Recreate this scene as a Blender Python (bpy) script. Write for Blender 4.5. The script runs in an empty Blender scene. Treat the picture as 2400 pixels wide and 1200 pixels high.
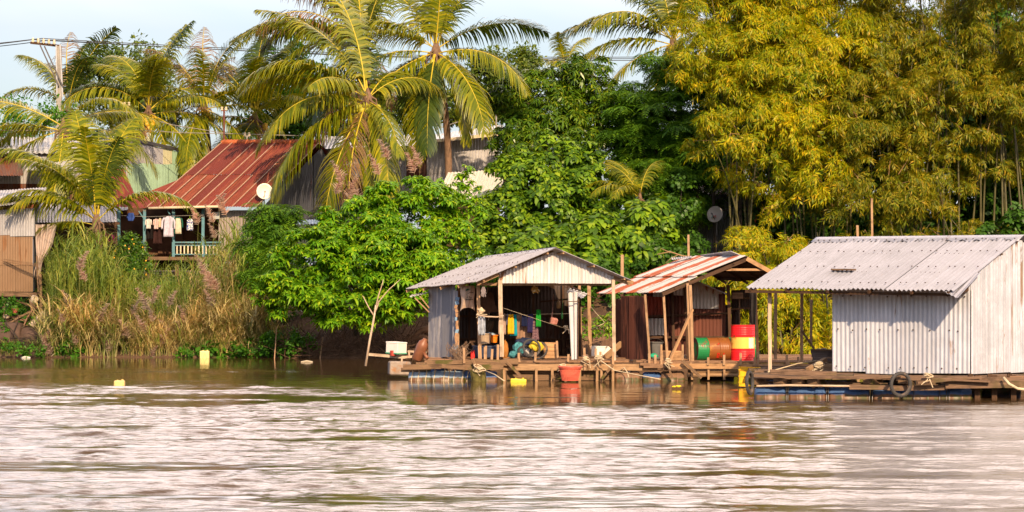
import bpy, math, random
import numpy as np
from mathutils import Vector, Matrix
R = math.radians
F = 6500.0; HZ = 660.0; CH = 2.4          # focal length in photo pixels, horizon row, eye height
def P(px, py, Y): return Vector(((px-1200)*Y/F, Y, CH-(py-HZ)*Y/F))
sc = bpy.context.scene
COL = sc.collection
ORG = {}
V = Vector

# ------------------------------------------------------------------ nodes
def new_mat(name):
    m = bpy.data.materials.new(name); m.use_nodes = True
    nt = m.node_tree
    for n in list(nt.nodes): nt.nodes.remove(n)
    return m, nt
def N(nt, t, ins=None, **kw):
    n = nt.nodes.new(t)
    for k, v in kw.items(): setattr(n, k, v)
    if ins:
        for k, v in ins.items():
            s = n.inputs[k]
            if hasattr(v, 'is_output') or isinstance(v, bpy.types.NodeSocket): nt.links.new(v, s)
            else: s.default_value = v
    return n
def c4(c): return (c[0], c[1], c[2], 1.0)
def ramp(nt, fac, stops, interp='LINEAR'):
    r = nt.nodes.new('ShaderNodeValToRGB'); r.color_ramp.interpolation = interp
    el = r.color_ramp.elements
    while len(el) < len(stops): el.new(0.5)
    for e, (p, c) in zip(el, stops):
        e.position = p; e.color = c4(c) if len(c) == 3 else c
    nt.links.new(fac, r.inputs[0])
    return r.outputs[0]
def bw(a, b, x=0.0): return [(a, (x, x, x)), (b, (1, 1, 1))]
def mixc(nt, fac, a, b, mode='MIX'):
    n = nt.nodes.new('ShaderNodeMix'); n.data_type = 'RGBA'; n.blend_type = mode
    for s, v in ((n.inputs[0], fac), (n.inputs[6], a), (n.inputs[7], b)):
        if isinstance(v, bpy.types.NodeSocket): nt.links.new(v, s)
        elif isinstance(v, (int, float)): s.default_value = v
        else: s.default_value = c4(v)
    return n.outputs[2]
def noise(nt, vec, scale, detail=4, rough=0.55, dist=0.0):
    n = N(nt, 'ShaderNodeTexNoise', {'Scale': scale, 'Detail': detail, 'Roughness': rough, 'Distortion': dist})
    if vec is not None: nt.links.new(vec, n.inputs['Vector'])
    return n.outputs[0]
def mapping(nt, vec, scale=(1, 1, 1), rot=(0, 0, 0), loc=(0, 0, 0)):
    n = N(nt, 'ShaderNodeMapping', {'Scale': scale, 'Rotation': rot, 'Location': loc})
    nt.links.new(vec, n.inputs['Vector']); return n.outputs[0]
def finish(nt, surf):
    o = nt.nodes.new('ShaderNodeOutputMaterial'); nt.links.new(surf, o.inputs[0])
def island(nt):
    return nt.nodes.new('ShaderNodeNewGeometry').outputs['Random Per Island']
def bump(nt, h, strength=0.4, dist=0.01):
    return N(nt, 'ShaderNodeBump', {'Height': h, 'Strength': strength, 'Distance': dist}).outputs[0]

def leaf_mat(name, cols, trans=0.35, rough=0.45, spec=0.35):
    m, nt = new_mat(name)
    rnd = island(nt)
    k = len(cols)
    c = ramp(nt, rnd, [(i/(k-1) if k > 1 else 0, cols[i]) for i in range(k)])
    tc = nt.nodes.new('ShaderNodeTexCoord').outputs['Object']
    nz = noise(nt, tc, 0.9, 3)
    c2 = mixc(nt, 1.0, c, ramp(nt, nz, [(0.3, (0.62, 0.72, 0.7)), (0.7, (1.35, 1.2, 1.0))]), 'MULTIPLY')
    b = N(nt, 'ShaderNodeBsdfPrincipled', {'Base Color': c2, 'Roughness': rough, 'Specular IOR Level': spec})
    hs = N(nt, 'ShaderNodeHueSaturation', {'Hue': 0.485, 'Saturation': 1.15, 'Value': 1.35, 'Color': c2})
    t = N(nt, 'ShaderNodeBsdfTranslucent', {'Color': hs.outputs[0]})
    mx = N(nt, 'ShaderNodeMixShader', {0: trans}); nt.links.new(b.outputs[0], mx.inputs[1]); nt.links.new(t.outputs[0], mx.inputs[2])
    finish(nt, mx.outputs[0]); return m

def wood_mat(name, light, dark, rough=0.8, moss=0.0):
    m, nt = new_mat(name)
    uv = nt.nodes.new('ShaderNodeUVMap').outputs[0]
    tc = nt.nodes.new('ShaderNodeTexCoord').outputs['Object']
    g = noise(nt, mapping(nt, uv, (1.3, 22, 1)), 1.6, 6, 0.65, 0.4)
    rnd = island(nt)
    c = ramp(nt, g, [(0.3, dark), (0.62, light)])
    f = ramp(nt, rnd, [(0, (0.55, 0.52, 0.5)), (0.5, (0.95, 0.95, 0.95)), (1, (1.35, 1.25, 1.12))])
    c = mixc(nt, 1.0, c, f, 'MULTIPLY')
    st = noise(nt, tc, 3.5, 5, 0.6)
    c = mixc(nt, ramp(nt, st, [(0.52, (0, 0, 0)), (0.68, (0.55, 0.55, 0.55))]), c, [x*0.45 for x in dark])
    if moss:
        ms = noise(nt, tc, 2.2, 4, 0.6)
        c = mixc(nt, ramp(nt, ms, [(0.55, (0, 0, 0)), (0.62, (moss, moss, moss))]), c, (0.07, 0.075, 0.012))
    b = N(nt, 'ShaderNodeBsdfPrincipled', {'Base Color': c, 'Roughness': rough, 'Specular IOR Level': 0.2, 'Normal': bump(nt, g, 0.6, 0.01)})
    finish(nt, b.outputs[0]); return m

def tin_mat(name, base, rust=0.0, var=0.25, metal=0.35, rough=0.42, streak=(0.8, 0.8, 0.8), rustcol=(0.20, 0.055, 0.02)):
    m, nt = new_mat(name)
    uv = nt.nodes.new('ShaderNodeUVMap').outputs[0]
    tc = nt.nodes.new('ShaderNodeTexCoord').outputs['Object']
    rnd = island(nt)
    f = ramp(nt, rnd, [(0, (1-var,)*3), (1, (1+var*0.5, 1+var*0.5, 1+var*0.55))])
    c = mixc(nt, 1.0, base, f, 'MULTIPLY')
    s1 = noise(nt, mapping(nt, uv, (9, 0.5, 1)), 1.0, 5, 0.6, 0.3)
    c = mixc(nt, ramp(nt, s1, [(0.42, (0, 0, 0)), (0.7, (0.8, 0.8, 0.8))]), c, [a*b for a, b in zip(base, streak)])
    s2 = noise(nt, tc, 1.4, 5, 0.65)
    c = mixc(nt, ramp(nt, s2, [(0.45, (0, 0, 0)), (0.75, (0.5, 0.5, 0.5))]), c, [x*0.62 for x in base])
    rr = rough
    mt = metal
    if rust > 0:
        nd = nt.nodes.new('ShaderNodeMath'); nd.operation = 'ADD'
        s3 = noise(nt, mapping(nt, uv, (3.2, 0.45, 1), loc=(3.1, 1.7, 0)), 1.0, 6, 0.68, 0.6)
        nt.links.new(s3, nd.inputs[0])
        mm = nt.nodes.new('ShaderNodeMath'); mm.operation = 'MULTIPLY'; nt.links.new(rnd, mm.inputs[0]); mm.inputs[1].default_value = 0.22
        nt.links.new(mm.outputs[0], nd.inputs[1])
        th = 0.92-rust*0.55
        mask = ramp(nt, nd.outputs[0], [(max(th-0.03, 0), (0, 0, 0)), (min(th+0.04, 1), (1, 1, 1))])
        rc = ramp(nt, noise(nt, mapping(nt, uv, (14, 1.2, 1)), 1.3, 5, 0.7), [(0.3, [x*0.5 for x in rustcol]), (0.6, rustcol), (0.8, [min(1, x*1.8) for x in rustcol])])
        c = mixc(nt, mask, c, rc)
        iv = N(nt, 'ShaderNodeMapRange', {'From Min': 0, 'From Max': 1, 'To Min': metal, 'To Max': 0.0}); nt.links.new(mask, iv.inputs[0]); mt = iv.outputs[0]
        ir = N(nt, 'ShaderNodeMapRange', {'From Min': 0, 'From Max': 1, 'To Min': rough, 'To Max': 0.85}); nt.links.new(mask, ir.inputs[0]); rr = ir.outputs[0]
    dent = noise(nt, mapping(nt, tc, (1, 1, .6)), 2.6, 3, .5)
    b = N(nt, 'ShaderNodeBsdfPrincipled', {'Base Color': c, 'Roughness': rr, 'Metallic': mt, 'Normal': bump(nt, dent, .55, .06)})
    finish(nt, b.outputs[0]); return m

def plain_mat(name, col, rough=0.6, var=0.25, scale=6, metal=0.0, spec=0.4, dirt=None, bumps=0.15):
    m, nt = new_mat(name)
    tc = nt.nodes.new('ShaderNodeTexCoord').outputs['Object']
    g = noise(nt, tc, scale, 5, 0.6)
    c = ramp(nt, g, [(0.3, [x*(1-var) for x in col]), (0.7, [min(1, x*(1+var*0.6)) for x in col])])
    if dirt:
        d = noise(nt, mapping(nt, tc, loc=(5, 3, 1)), scale*0.6, 5, 0.7)
        c = mixc(nt, ramp(nt, d, [(0.52, (0, 0, 0)), (0.62, (0.85, 0.85, 0.85))]), c, dirt)
    b = N(nt, 'ShaderNodeBsdfPrincipled', {'Base Color': c, 'Roughness': rough, 'Metallic': metal, 'Specular IOR Level': spec, 'Normal': bump(nt, g, bumps, 0.01)})
    finish(nt, b.outputs[0]); return m
def cloth_mat(name, col, var=0.2):
    m, nt = new_mat(name)
    tc = nt.nodes.new('ShaderNodeTexCoord').outputs['Object']
    g = noise(nt, tc, 9, 4, 0.6)
    c = ramp(nt, g, [(0.3, [x*(1-var) for x in col]), (0.7, [min(1, x*(1+var)) for x in col])])
    b = N(nt, 'ShaderNodeBsdfPrincipled', {'Base Color': c, 'Roughness': 0.9, 'Specular IOR Level': 0.1})
    t = N(nt, 'ShaderNodeBsdfTranslucent', {'Color': c})
    mx = N(nt, 'ShaderNodeMixShader', {0: 0.15}); nt.links.new(b.outputs[0], mx.inputs[1]); nt.links.new(t.outputs[0], mx.inputs[2])
    finish(nt, mx.outputs[0]); return m

# ------------------------------------------------------------------ mesh builder
class MB:
    def __init__(s): s.v = []; s.f = []; s.m = []; s.uv = []; s.cur = 0; s.marks = []
    def add(s, vs, fs, uvs=None, m=None):
        o = len(s.v); s.marks.append((o, len(s.f))); s.v += [tuple(a) for a in vs]
        s.uv += uvs if uvs else [(a[0]+a[1]*0.3, a[2]) for a in vs]
        s.f += [tuple(i+o for i in f) for f in fs]
        s.m += [s.cur if m is None else m]*len(fs)
    def beam(s, a, b, w=0.06, h=None, m=None, jit=0.0, roll=0.0, taper=1.0):
        a = V(a); b = V(b); h = w if h is None else h
        d = b-a; L = d.length
        if L < 1e-5: return
        d = d/L
        up = V((0, 0, 1)) if abs(d.z) < 0.9 else V((0, 1, 0))
        x = d.cross(up).normalized(); z = x.cross(d).normalized()
        if roll:
            q = Matrix.Rotation(roll, 3, d); x = q @ x; z = q @ z
        n = 2 if jit == 0 else max(3, int(L/0.5)+1)
        vs = []; uvs = []; fs = []
        ph = random.random()*10
        for i in range(n):
            t = i/(n-1); p = a+d*L*t
            if jit: p = p+x*random.uniform(-jit, jit)+z*random.uniform(-jit, jit)
            k = 1+(taper-1)*t
            for j, (sx, sz) in enumerate(((-1, -1), (1, -1), (1, 1), (-1, 1))):
                vs.append(p+x*sx*w*0.5*k+z*sz*h*0.5*k); uvs.append((t*L+ph, ph+(j*0.13)))
        for i in range(n-1):
            for j in range(4):
                fs.append((i*4+j, i*4+(j+1) % 4, i*4+4+(j+1) % 4, i*4+4+j))
        fs.append((3, 2, 1, 0)); e = (n-1)*4; fs.append((e, e+1, e+2, e+3))
        s.add(vs, fs, uvs, m)
    def box(s, c, sx, sy, sz, rot=0, tilt=(0, 0), m=None):
        M = Matrix.Rotation(rot, 3, 'Z') @ Matrix.Rotation(tilt[0], 3, 'X') @ Matrix.Rotation(tilt[1], 3, 'Y')
        vs = [V(c)+M @ V((x*sx/2, y*sy/2, z*sz/2)) for z in (-1, 1) for y in (-1, 1) for x in (-1, 1)]
        uvs = [(x*sx/2+5, (y*sy+z*sz)/2) for z in (-1, 1) for y in (-1, 1) for x in (-1, 1)]
        s.add(vs, [(0, 2, 3, 1), (4, 5, 7, 6), (0, 1, 5, 4), (2, 6, 7, 3), (0, 4, 6, 2), (1, 3, 7, 5)], uvs, m)
    def tube(s, pts, rads, n=8, m=None, caps=True, tw=0):
        pts = [V(p) for p in pts]; k = len(pts)
        if not hasattr(rads, '__len__'): rads = [rads]*k
        vs = []; uvs = []; fs = []; L = 0; prev = None
        for i, p in enumerate(pts):
            d = (pts[min(i+1, k-1)]-pts[max(i-1, 0)])
            d = d.normalized() if d.length > 1e-9 else V((0, 0, 1))
            if prev is None:
                up = V((0, 0, 1)) if abs(d.z) < 0.9 else V((1, 0, 0))
                x = d.cross(up).normalized()
            else:
                x = (prev-d*prev.dot(d)); x = x.normalized() if x.length > 1e-6 else d.orthogonal().normalized()
            prev = x; y = d.cross(x)
            if i: L += (p-pts[i-1]).length
            for j in range(n):
                a = 2*math.pi*j/n
                vs.append(p+x*math.cos(a)*rads[i]+y*math.sin(a)*rads[i]); uvs.append((L, j/n*rads[0]*4))
        for i in range(k-1):
            for j in range(n): fs.append((i*n+j, i*n+(j+1) % n, (i+1)*n+(j+1) % n, (i+1)*n+j))
        if caps:
            fs.append(tuple(range(n-1, -1, -1))); fs.append(tuple((k-1)*n+j for j in range(n)))
        s.add(vs, fs, uvs, m)
    def lathe(s, c, prof, n=20, axis=(0, 0, 1), m=None, mats=None):
        """prof: list of (radius, height along axis)"""
        d = V(axis).normalized(); x = d.orthogonal().normalized() if abs(d.z) < 0.99 else V((1, 0, 0)); y = d.cross(x)
        vs = []; fs = []; uvs = []
        for r, h in prof:
            for j in range(n):
                a = 2*math.pi*j/n
                vs.append(V(c)+d*h+(x*math.cos(a)+y*math.sin(a))*r); uvs.append((j/n*2, h))
        o = len(s.f)
        for i in range(len(prof)-1):
            for j in range(n): fs.append((i*n+j, i*n+(j+1) % n, (i+1)*n+(j+1) % n, (i+1)*n+j))
        fs.append(tuple(range(n-1, -1, -1))); fs.append(tuple((len(prof)-1)*n+j for j in range(n)))
        s.add(vs, fs, uvs, m)
        if mats:
            for i in range(len(prof)-1):
                for j in range(n): s.m[o+i*n+j] = mats[i]
    def ring(s, c, R0, r, axis=(0, 1, 0), n=36, k=10, m=None, a0=0, a1=2*math.pi, sx=1.0):
        d = V(axis).normalized(); x = V((0, 0, 1)).cross(d)
        x = x.normalized() if x.length > 1e-3 else V((1, 0, 0)); y = d.cross(x)
        full = abs(a1-a0-2*math.pi) < 1e-4
        pts = []
        cnt = n if full else n+1
        vs = []; fs = []; uvs = []
        for i in range(cnt):
            a = a0+(a1-a0)*i/n
            o = x*math.cos(a)*sx+y*math.sin(a)
            p = V(c)+o*R0
            for j in range(k):
                b = 2*math.pi*j/k
                vs.append(p+o*math.cos(b)*r+d*math.sin(b)*r); uvs.append((a, b))
        for i in range(n if full else n):
            for j in range(k):
                i2 = (i+1) % cnt if full else i+1
                fs.append((i*k+j, i*k+(j+1) % k, i2*k+(j+1) % k, i2*k+j))
        s.add(vs, fs, uvs, m)
    def sheet(s, A, B, C, D, pitch=0.1, amp=0.012, sw=0.85, rows=1, seed=1, jit=0.02, mats=None, v1=None, v0=None, steps=6, vs_=3, lift=0.012, warp=0.0, flat=False):
        """corrugated sheets. A,B bottom edge, C,D top edge (D above A). ridges run from bottom to top"""
        A, B, C, D = V(A), V(B), V(C), V(D)
        rg = random.Random(seed)
        W = ((B-A).length+(C-D).length)/2; H = ((D-A).length+(C-B).length)/2
        nrm = (B-A).cross(D-A).normalized()
        nc = max(1, round(W/sw)); nr = rows
        def pt(u, v): return (A*(1-u)+B*u)*(1-v)+(D*(1-u)+C*u)*v
        for c in range(nc):
            ub, ue = c/nc, (c+1)/nc+(0.06/W if c < nc-1 else 0)
            for r in range(nr):
                j0 = rg.uniform(-jit, jit)/H; j1 = rg.uniform(-jit, jit)/H; sk = rg.uniform(-jit, jit)*0.7/H
                vb, ve = r/nr, (r+1)/nr
                if r > 0: vb -= 0.05/H
                off = lift*((c % 2)+1.6*r)+rg.uniform(0, 0.004)
                n = max(2, int((ue-ub)*W/pitch*(1 if flat else steps)))
                vs = []; uvs = []; fs = []
                wp = rg.uniform(-1, 1)*warp
                for i in range(n+1):
                    u = ub+(ue-ub)*i/n
                    ww = 0 if flat else amp*math.sin(u*W/pitch*2*math.pi)
                    lo = vb+(j0+sk*(i/n) if (r == 0) else 0); hi = ve+(j1 if r == nr-1 else 0)
                    if v0: lo = max(lo, v0(u))
                    if v1: hi = min(hi, v1(u))
                    hi = max(hi, lo+1e-4)
                    for k in range(vs_+1):
                        v = lo+(hi-lo)*k/vs_
                        vs.append(pt(u, v)+nrm*(ww+off+wp*math.sin(math.pi*(i/n))*(1-k/vs_))); uvs.append((u*W+seed*3.7, v*H+seed))
                for i in range(n):
                    for k in range(vs_):
                        a = i*(vs_+1)+k
                        fs.append((a, a+vs_+1, a+vs_+2, a+1))
                mi = None
                if mats: mi = mats[(c+r*nc) % len(mats)] if not callable(mats) else mats(c, r)
                s.add(vs, fs, uvs, mi)
    def build_each(s, name, mats, parent):
        """every piece added becomes a part of its own"""
        out = []; mk = s.marks+[(len(s.v), len(s.f))]
        for (v0, f0), (v1, f1) in zip(mk[:-1], mk[1:]):
            b = MB(); b.v = s.v[v0:v1]; b.uv = s.uv[v0:v1]; b.f = [tuple(i-v0 for i in f) for f in s.f[f0:f1]]; b.m = s.m[f0:f1]
            if b.f: out.append(b.build(name, mats, parent))
        return out
    def build(s, name, mats, parent=None, smooth=False, loc=None):
        if not isinstance(mats, (list, tuple)): mats = [mats]
        if parent is not None: o0 = ORG[parent.name]
        else:
            if loc is None and s.v:
                a = np.array(s.v); loc = (float(a[:, 0].mean()), float(a[:, 1].mean()), float(a[:, 2].min()))
            o0 = V(loc)
        me = bpy.data.meshes.new(name)
        vv = [(a[0]-o0.x, a[1]-o0.y, a[2]-o0.z) for a in s.v]
        me.from_pydata(vv, [], s.f)
        ul = me.uv_layers.new(name='UVMap')
        li = np.zeros(len(me.loops), dtype=np.int32); me.loops.foreach_get('vertex_index', li)
        ul.data.foreach_set('uv', np.array(s.uv, dtype=np.float32)[li].ravel())
        for m in mats: me.materials.append(m)
        if len(mats) > 1: me.polygons.foreach_set('material_index', s.m)
        if smooth: me.polygons.foreach_set('use_smooth', [True]*len(s.f))
        me.update()
        ob = bpy.data.objects.new(name, me); COL.objects.link(ob)
        if parent is not None: ob.parent = parent
        else: ob.location = o0
        ORG[ob.name] = o0
        return ob

def tag(o, label=None, cat=None, group=None, kind=None):
    if label: o['label'] = label
    if cat: o['category'] = cat
    if group: o['group'] = group
    if kind: o['kind'] = kind
    return o
def thing(name, label, cat, loc, group=None):
    o = bpy.data.objects.new(name, None); COL.objects.link(o); o.location = V(loc); o.empty_display_size = 0.2
    ORG[o.name] = V(loc); tag(o, label, cat, group); return o
def copy_tree(o, parent=None):
    c = o.copy(); COL.objects.link(c)
    if parent is not None: c.parent = parent
    for ch in [x for x in bpy.data.objects if x.parent == o and x is not c]: copy_tree(ch, c)
    return c

def arr_mesh(name, verts, faces, mats, parent=None, loc=(0, 0, 0), matidx=None, smooth=False):
    """verts (n,3) world, faces (m,4)"""
    me = bpy.data.meshes.new(name)
    o0 = ORG[parent.name] if parent is not None else V(loc)
    vv = np.asarray(verts, dtype=np.float32)-np.array(o0, dtype=np.float32)
    faces = np.asarray(faces, dtype=np.int32); k = faces.shape[1]
    me.vertices.add(len(vv)); me.vertices.foreach_set('co', vv.ravel())
    me.loops.add(faces.size); me.loops.foreach_set('vertex_index', faces.ravel())
    me.polygons.add(len(faces)); me.polygons.foreach_set('loop_start', np.arange(0, faces.size, k, dtype=np.int32))
    for m in (mats if isinstance(mats, (list, tuple)) else [mats]): me.materials.append(m)
    if matidx is not None: me.polygons.foreach_set('material_index', np.asarray(matidx, dtype=np.int32))
    if smooth: me.polygons.foreach_set('use_smooth', np.ones(len(faces), dtype=bool))
    me.update(calc_edges=True)
    ob = bpy.data.objects.new(name, me); COL.objects.link(ob)
    if parent is not None: ob.parent = parent
    else: ob.location = o0
    ORG[ob.name] = V(o0)
    return ob
# ------------------------------------------------------------------ camera, sun, sky
SUN_AZ, SUN_EL = R(12), R(28)
cam = bpy.data.cameras.new('camera'); co = bpy.data.objects.new('camera', cam); COL.objects.link(co)
cam.sensor_width = 36; cam.lens = F/2400*36; cam.shift_y = (HZ-600)/2400
co.location = (0, 0, CH); co.rotation_euler = (R(90), 0, 0); cam.clip_end = 6000; cam.clip_start = 0.5
sc.camera = co
sd = V((math.sin(SUN_AZ)*math.cos(SUN_EL), -math.cos(SUN_AZ)*math.cos(SUN_EL), math.sin(SUN_EL)))
sun = bpy.data.lights.new('sun', 'SUN'); sun.energy = 5.0; sun.angle = R(0.6); sun.color = (1.0, 0.74, 0.46)
so = bpy.data.objects.new('sun', sun); COL.objects.link(so); so.location = sd*50
so.rotation_euler = sd.to_track_quat('Z', 'Y').to_euler()
w = bpy.data.worlds.new('World'); sc.world = w; w.use_nodes = True; nt = w.node_tree
for n in list(nt.nodes): nt.nodes.remove(n)
sky = nt.nodes.new('ShaderNodeTexSky'); sky.sky_type = 'NISHITA'; sky.sun_disc = False
sky.sun_elevation = SUN_EL; sky.sun_rotation = R(168); sky.air_density = 1.2; sky.dust_density = 2.0
g = nt.nodes.new('ShaderNodeTexCoord').outputs['Generated']
sp = N(nt, 'ShaderNodeSeparateXYZ', {0: g})
cl = noise(nt, mapping(nt, g, (1, 1, 2.6)), 2.2, 6, 0.55, 0.3)
ns = nt.nodes.new('ShaderNodeMath'); ns.operation = 'MULTIPLY_ADD'; nt.links.new(sp.outputs[0], ns.inputs[0]); ns.inputs[1].default_value = 0.55; nt.links.new(cl, ns.inputs[2])
cover = ramp(nt, ns.outputs[0], [(0.26, (0.12,)*3), (0.54, (1, 1, 1))])
# added sky glow: bright above the frame for the water, dimmer fill behind camera
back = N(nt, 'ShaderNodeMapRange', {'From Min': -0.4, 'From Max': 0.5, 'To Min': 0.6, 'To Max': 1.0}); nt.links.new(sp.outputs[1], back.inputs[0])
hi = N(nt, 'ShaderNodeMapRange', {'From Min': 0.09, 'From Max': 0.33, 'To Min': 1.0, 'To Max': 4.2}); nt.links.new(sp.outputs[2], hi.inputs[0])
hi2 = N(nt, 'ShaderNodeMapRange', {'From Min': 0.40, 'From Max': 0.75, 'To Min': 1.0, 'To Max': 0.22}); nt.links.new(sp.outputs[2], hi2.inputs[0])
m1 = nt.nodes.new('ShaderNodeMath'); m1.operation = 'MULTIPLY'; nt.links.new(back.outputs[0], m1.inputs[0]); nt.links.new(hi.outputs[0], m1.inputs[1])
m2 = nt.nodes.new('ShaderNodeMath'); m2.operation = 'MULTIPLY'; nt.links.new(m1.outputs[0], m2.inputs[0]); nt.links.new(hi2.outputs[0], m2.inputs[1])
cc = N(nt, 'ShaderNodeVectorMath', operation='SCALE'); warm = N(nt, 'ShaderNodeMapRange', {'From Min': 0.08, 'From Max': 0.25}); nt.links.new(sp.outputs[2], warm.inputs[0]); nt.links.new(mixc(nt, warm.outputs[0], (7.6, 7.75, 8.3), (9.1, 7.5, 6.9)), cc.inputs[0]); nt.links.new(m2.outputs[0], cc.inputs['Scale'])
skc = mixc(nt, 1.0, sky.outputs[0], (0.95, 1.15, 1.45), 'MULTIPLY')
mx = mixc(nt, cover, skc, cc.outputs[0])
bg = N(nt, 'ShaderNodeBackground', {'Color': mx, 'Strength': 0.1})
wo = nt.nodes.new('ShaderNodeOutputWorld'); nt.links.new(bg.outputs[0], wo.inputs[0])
sc.view_settings.view_transform = 'Standard'; sc.view_settings.look = 'None'; sc.view_settings.exposure = 0.33; sc.view_settings.gamma = 1.0
sc.cycles.max_bounces = 7; sc.cycles.transmission_bounces = 4; sc.cycles.transparent_max_bounces = 4
sc.cycles.use_denoising = True; sc.cycles.caustics_reflective = False; sc.cycles.caustics_refractive = False
sc.cycles.sample_clamp_indirect = 6

# ------------------------------------------------------------------ value noise for terrain and masks
def vnoise(x, y, seed=0):
    xi = np.floor(x).astype(np.int64); yi = np.floor(y).astype(np.int64); fx = x-xi; fy = y-yi
    def h(a, b):
        n = (a*374761393+b*668265263+seed*974634777) & 0xffffffff
        n = ((n ^ (n >> 13))*1274126177) & 0xffffffff
        return ((n ^ (n >> 16)) & 0xffff)/65535.0
    u = fx*fx*(3-2*fx); v = fy*fy*(3-2*fy)
    return (h(xi, yi)*(1-u)+h(xi+1, yi)*u)*(1-v)+(h(xi, yi+1)*(1-u)+h(xi+1, yi+1)*u)*v
def fbm(x, y, seed=0, o=4):
    r = 0; a = 0.5
    for k in range(o): r = r+a*vnoise(x*2**k, y*2**k, seed+k); a *= 0.5
    return r
def sstep(a, b, x):
    t = np.clip((x-a)/(b-a), 0, 1); return t*t*(3-2*t)

# ------------------------------------------------------------------ river
def make_river():
    ys = [22.0]
    while ys[-1] < 90: ys.append(ys[-1]+0.032+0.0011*(ys[-1]-22)*1.0)
    ys = np.array(ys); xs = np.arange(-19, 19.01, 0.085)
    X, Y = np.meshgrid(xs, ys)
    rg = np.random.RandomState(4)
    px = 1200+X*F/Y; py = HZ+CH*F/Y
    # where the breeze and the boat's wake ruffle the surface
    wob = (fbm(X*0.12+3, Y*0.25, 5)-0.5)*60
    edge = np.where(px < 1000, 905, 958)+(np.clip((px-900)/120, 0, 1)*0)
    edge = 905+sstep(820, 1000, px)*52
    M = sstep(-24, 16, (py-edge)+wob*0.5)
    # calm slicks inside the ruffled water
    sl = fbm(X*0.16+9, Y*0.9, 11)
    M = M*(1-0.75*sstep(0.50, 0.60, sl)*sstep(0, 1, M))
    lee = np.exp(-((px-1720)/260)**2)*np.exp(-((py-1040)/75)**2)
    M = M*(1-0.6*lee)
    streak = np.exp(-((py-872-wob*0.12)/6)**2)*sstep(-200, 60, 600-px)*0.55
    sp2 = sstep(0.60, 0.68, fbm(X*0.8, Y*1.6, 21))*0.30*sstep(850, 880, py)
    M = np.clip(M+streak+sp2, 0, 1.1)
    rightcalm = sstep(1930, 2030, px)*0.45
    amp = 0.035+0.97*M*(1-rightcalm)
    Z = np.zeros_like(X)
    for i in range(72):
        lam = 0.15*(1.5/0.15)**rg.rand()
        ang = rg.normal(0, 0.26 if lam > 0.8 else 0.62)
        k = 2*math.pi/lam
        slope = 0.040*(0.85 if lam < 1.0 else 0.4)
        loc = 0.5+fbm(X*0.3+i, Y*0.5+i*2, i % 7, 2)
        Z += slope/k*np.cos(k*(X*math.sin(ang)+Y*math.cos(ang))+rg.rand()*6.28)*loc
    ed = sstep(0, 1.5, X+19)*sstep(0, 1.5, 19-X)*sstep(0, 1.0, Y-22)*sstep(0, 2, 90-Y)
    fade = 1-0.35*sstep(0.0, 1.0, (Y-50)/35)
    Z *= amp*ed*fade
    ny, nx = X.shape
    verts = np.stack([X.ravel(), Y.ravel(), Z.ravel()], 1)
    idx = np.arange(ny*nx).reshape(ny, nx)
    faces = np.stack([idx[:-1, :-1].ravel(), idx[:-1, 1:].ravel(), idx[1:, 1:].ravel(), idx[1:, :-1].ravel()], 1)
    # calm outer water joined at the rim
    y1 = float(ys[-1])
    ov = np.array([(-900, -300, 0), (900, -300, 0), (900, 22, 0), (-900, 22, 0), (-19, 22, 0), (19, 22, 0), (-900, y1, 0), (-19, y1, 0), (19, y1, 0), (900, y1, 0), (-900, 110, 0), (900, 110, 0)], float)
    ov[:, 2] = 0.0
    b = len(verts)
    of = np.array([(0, 1, 2, 3), (3, 4, 7, 6), (5, 2, 9, 8), (6, 9, 11, 10)])+b
    at = np.concatenate([(M*ed).ravel(), np.full(len(ov), 0.4)])
    m, nt = new_mat('river_water')
    tc = nt.nodes.new('ShaderNodeTexCoord').outputs['Object']
    a = N(nt, 'ShaderNodeAttribute'); a.attribute_name = 'chop'
    n1 = noise(nt, mapping(nt, tc, (3.4, 7.0, 1)), 1.2, 5, 0.6, 0.2)
    n2 = noise(nt, mapping(nt, tc, (10, 20, 1)), 1.0, 3, 0.6)
    n3 = mixc(nt, 0.35, n1, n2)
    st = N(nt, 'ShaderNodeMapRange', {'From Min': 0, 'From Max': 1, 'To Min': 0.018, 'To Max': 0.5}); nt.links.new(a.outputs['Fac'], st.inputs[0])
    bp = N(nt, 'ShaderNodeBump', {'Height': n3, 'Distance': 0.03}); nt.links.new(st.outputs[0], bp.inputs['Strength'])
    col = ramp(nt, noise(nt, tc, 0.15, 3), [(0.3, (0.058, 0.033, 0.012)), (0.7, (0.075, 0.042, 0.015))])
    p = N(nt, 'ShaderNodeBsdfPrincipled', {'Base Color': col, 'Roughness': 0.075, 'IOR': 1.33, 'Specular IOR Level': 0.5, 'Normal': bp.outputs[0]})
    finish(nt, p.outputs[0])
    ob = arr_mesh('river', np.concatenate([verts, ov]), np.concatenate([faces, of]), m, smooth=True)
    la = ob.data.attributes.new('chop', 'FLOAT', 'POINT'); la.data.foreach_set('value', at.astype(np.float32))
    tag(ob, 'rippled brown river with bright sky glints and calm reflections near the shore', 'river', kind='structure')
make_river()

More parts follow.
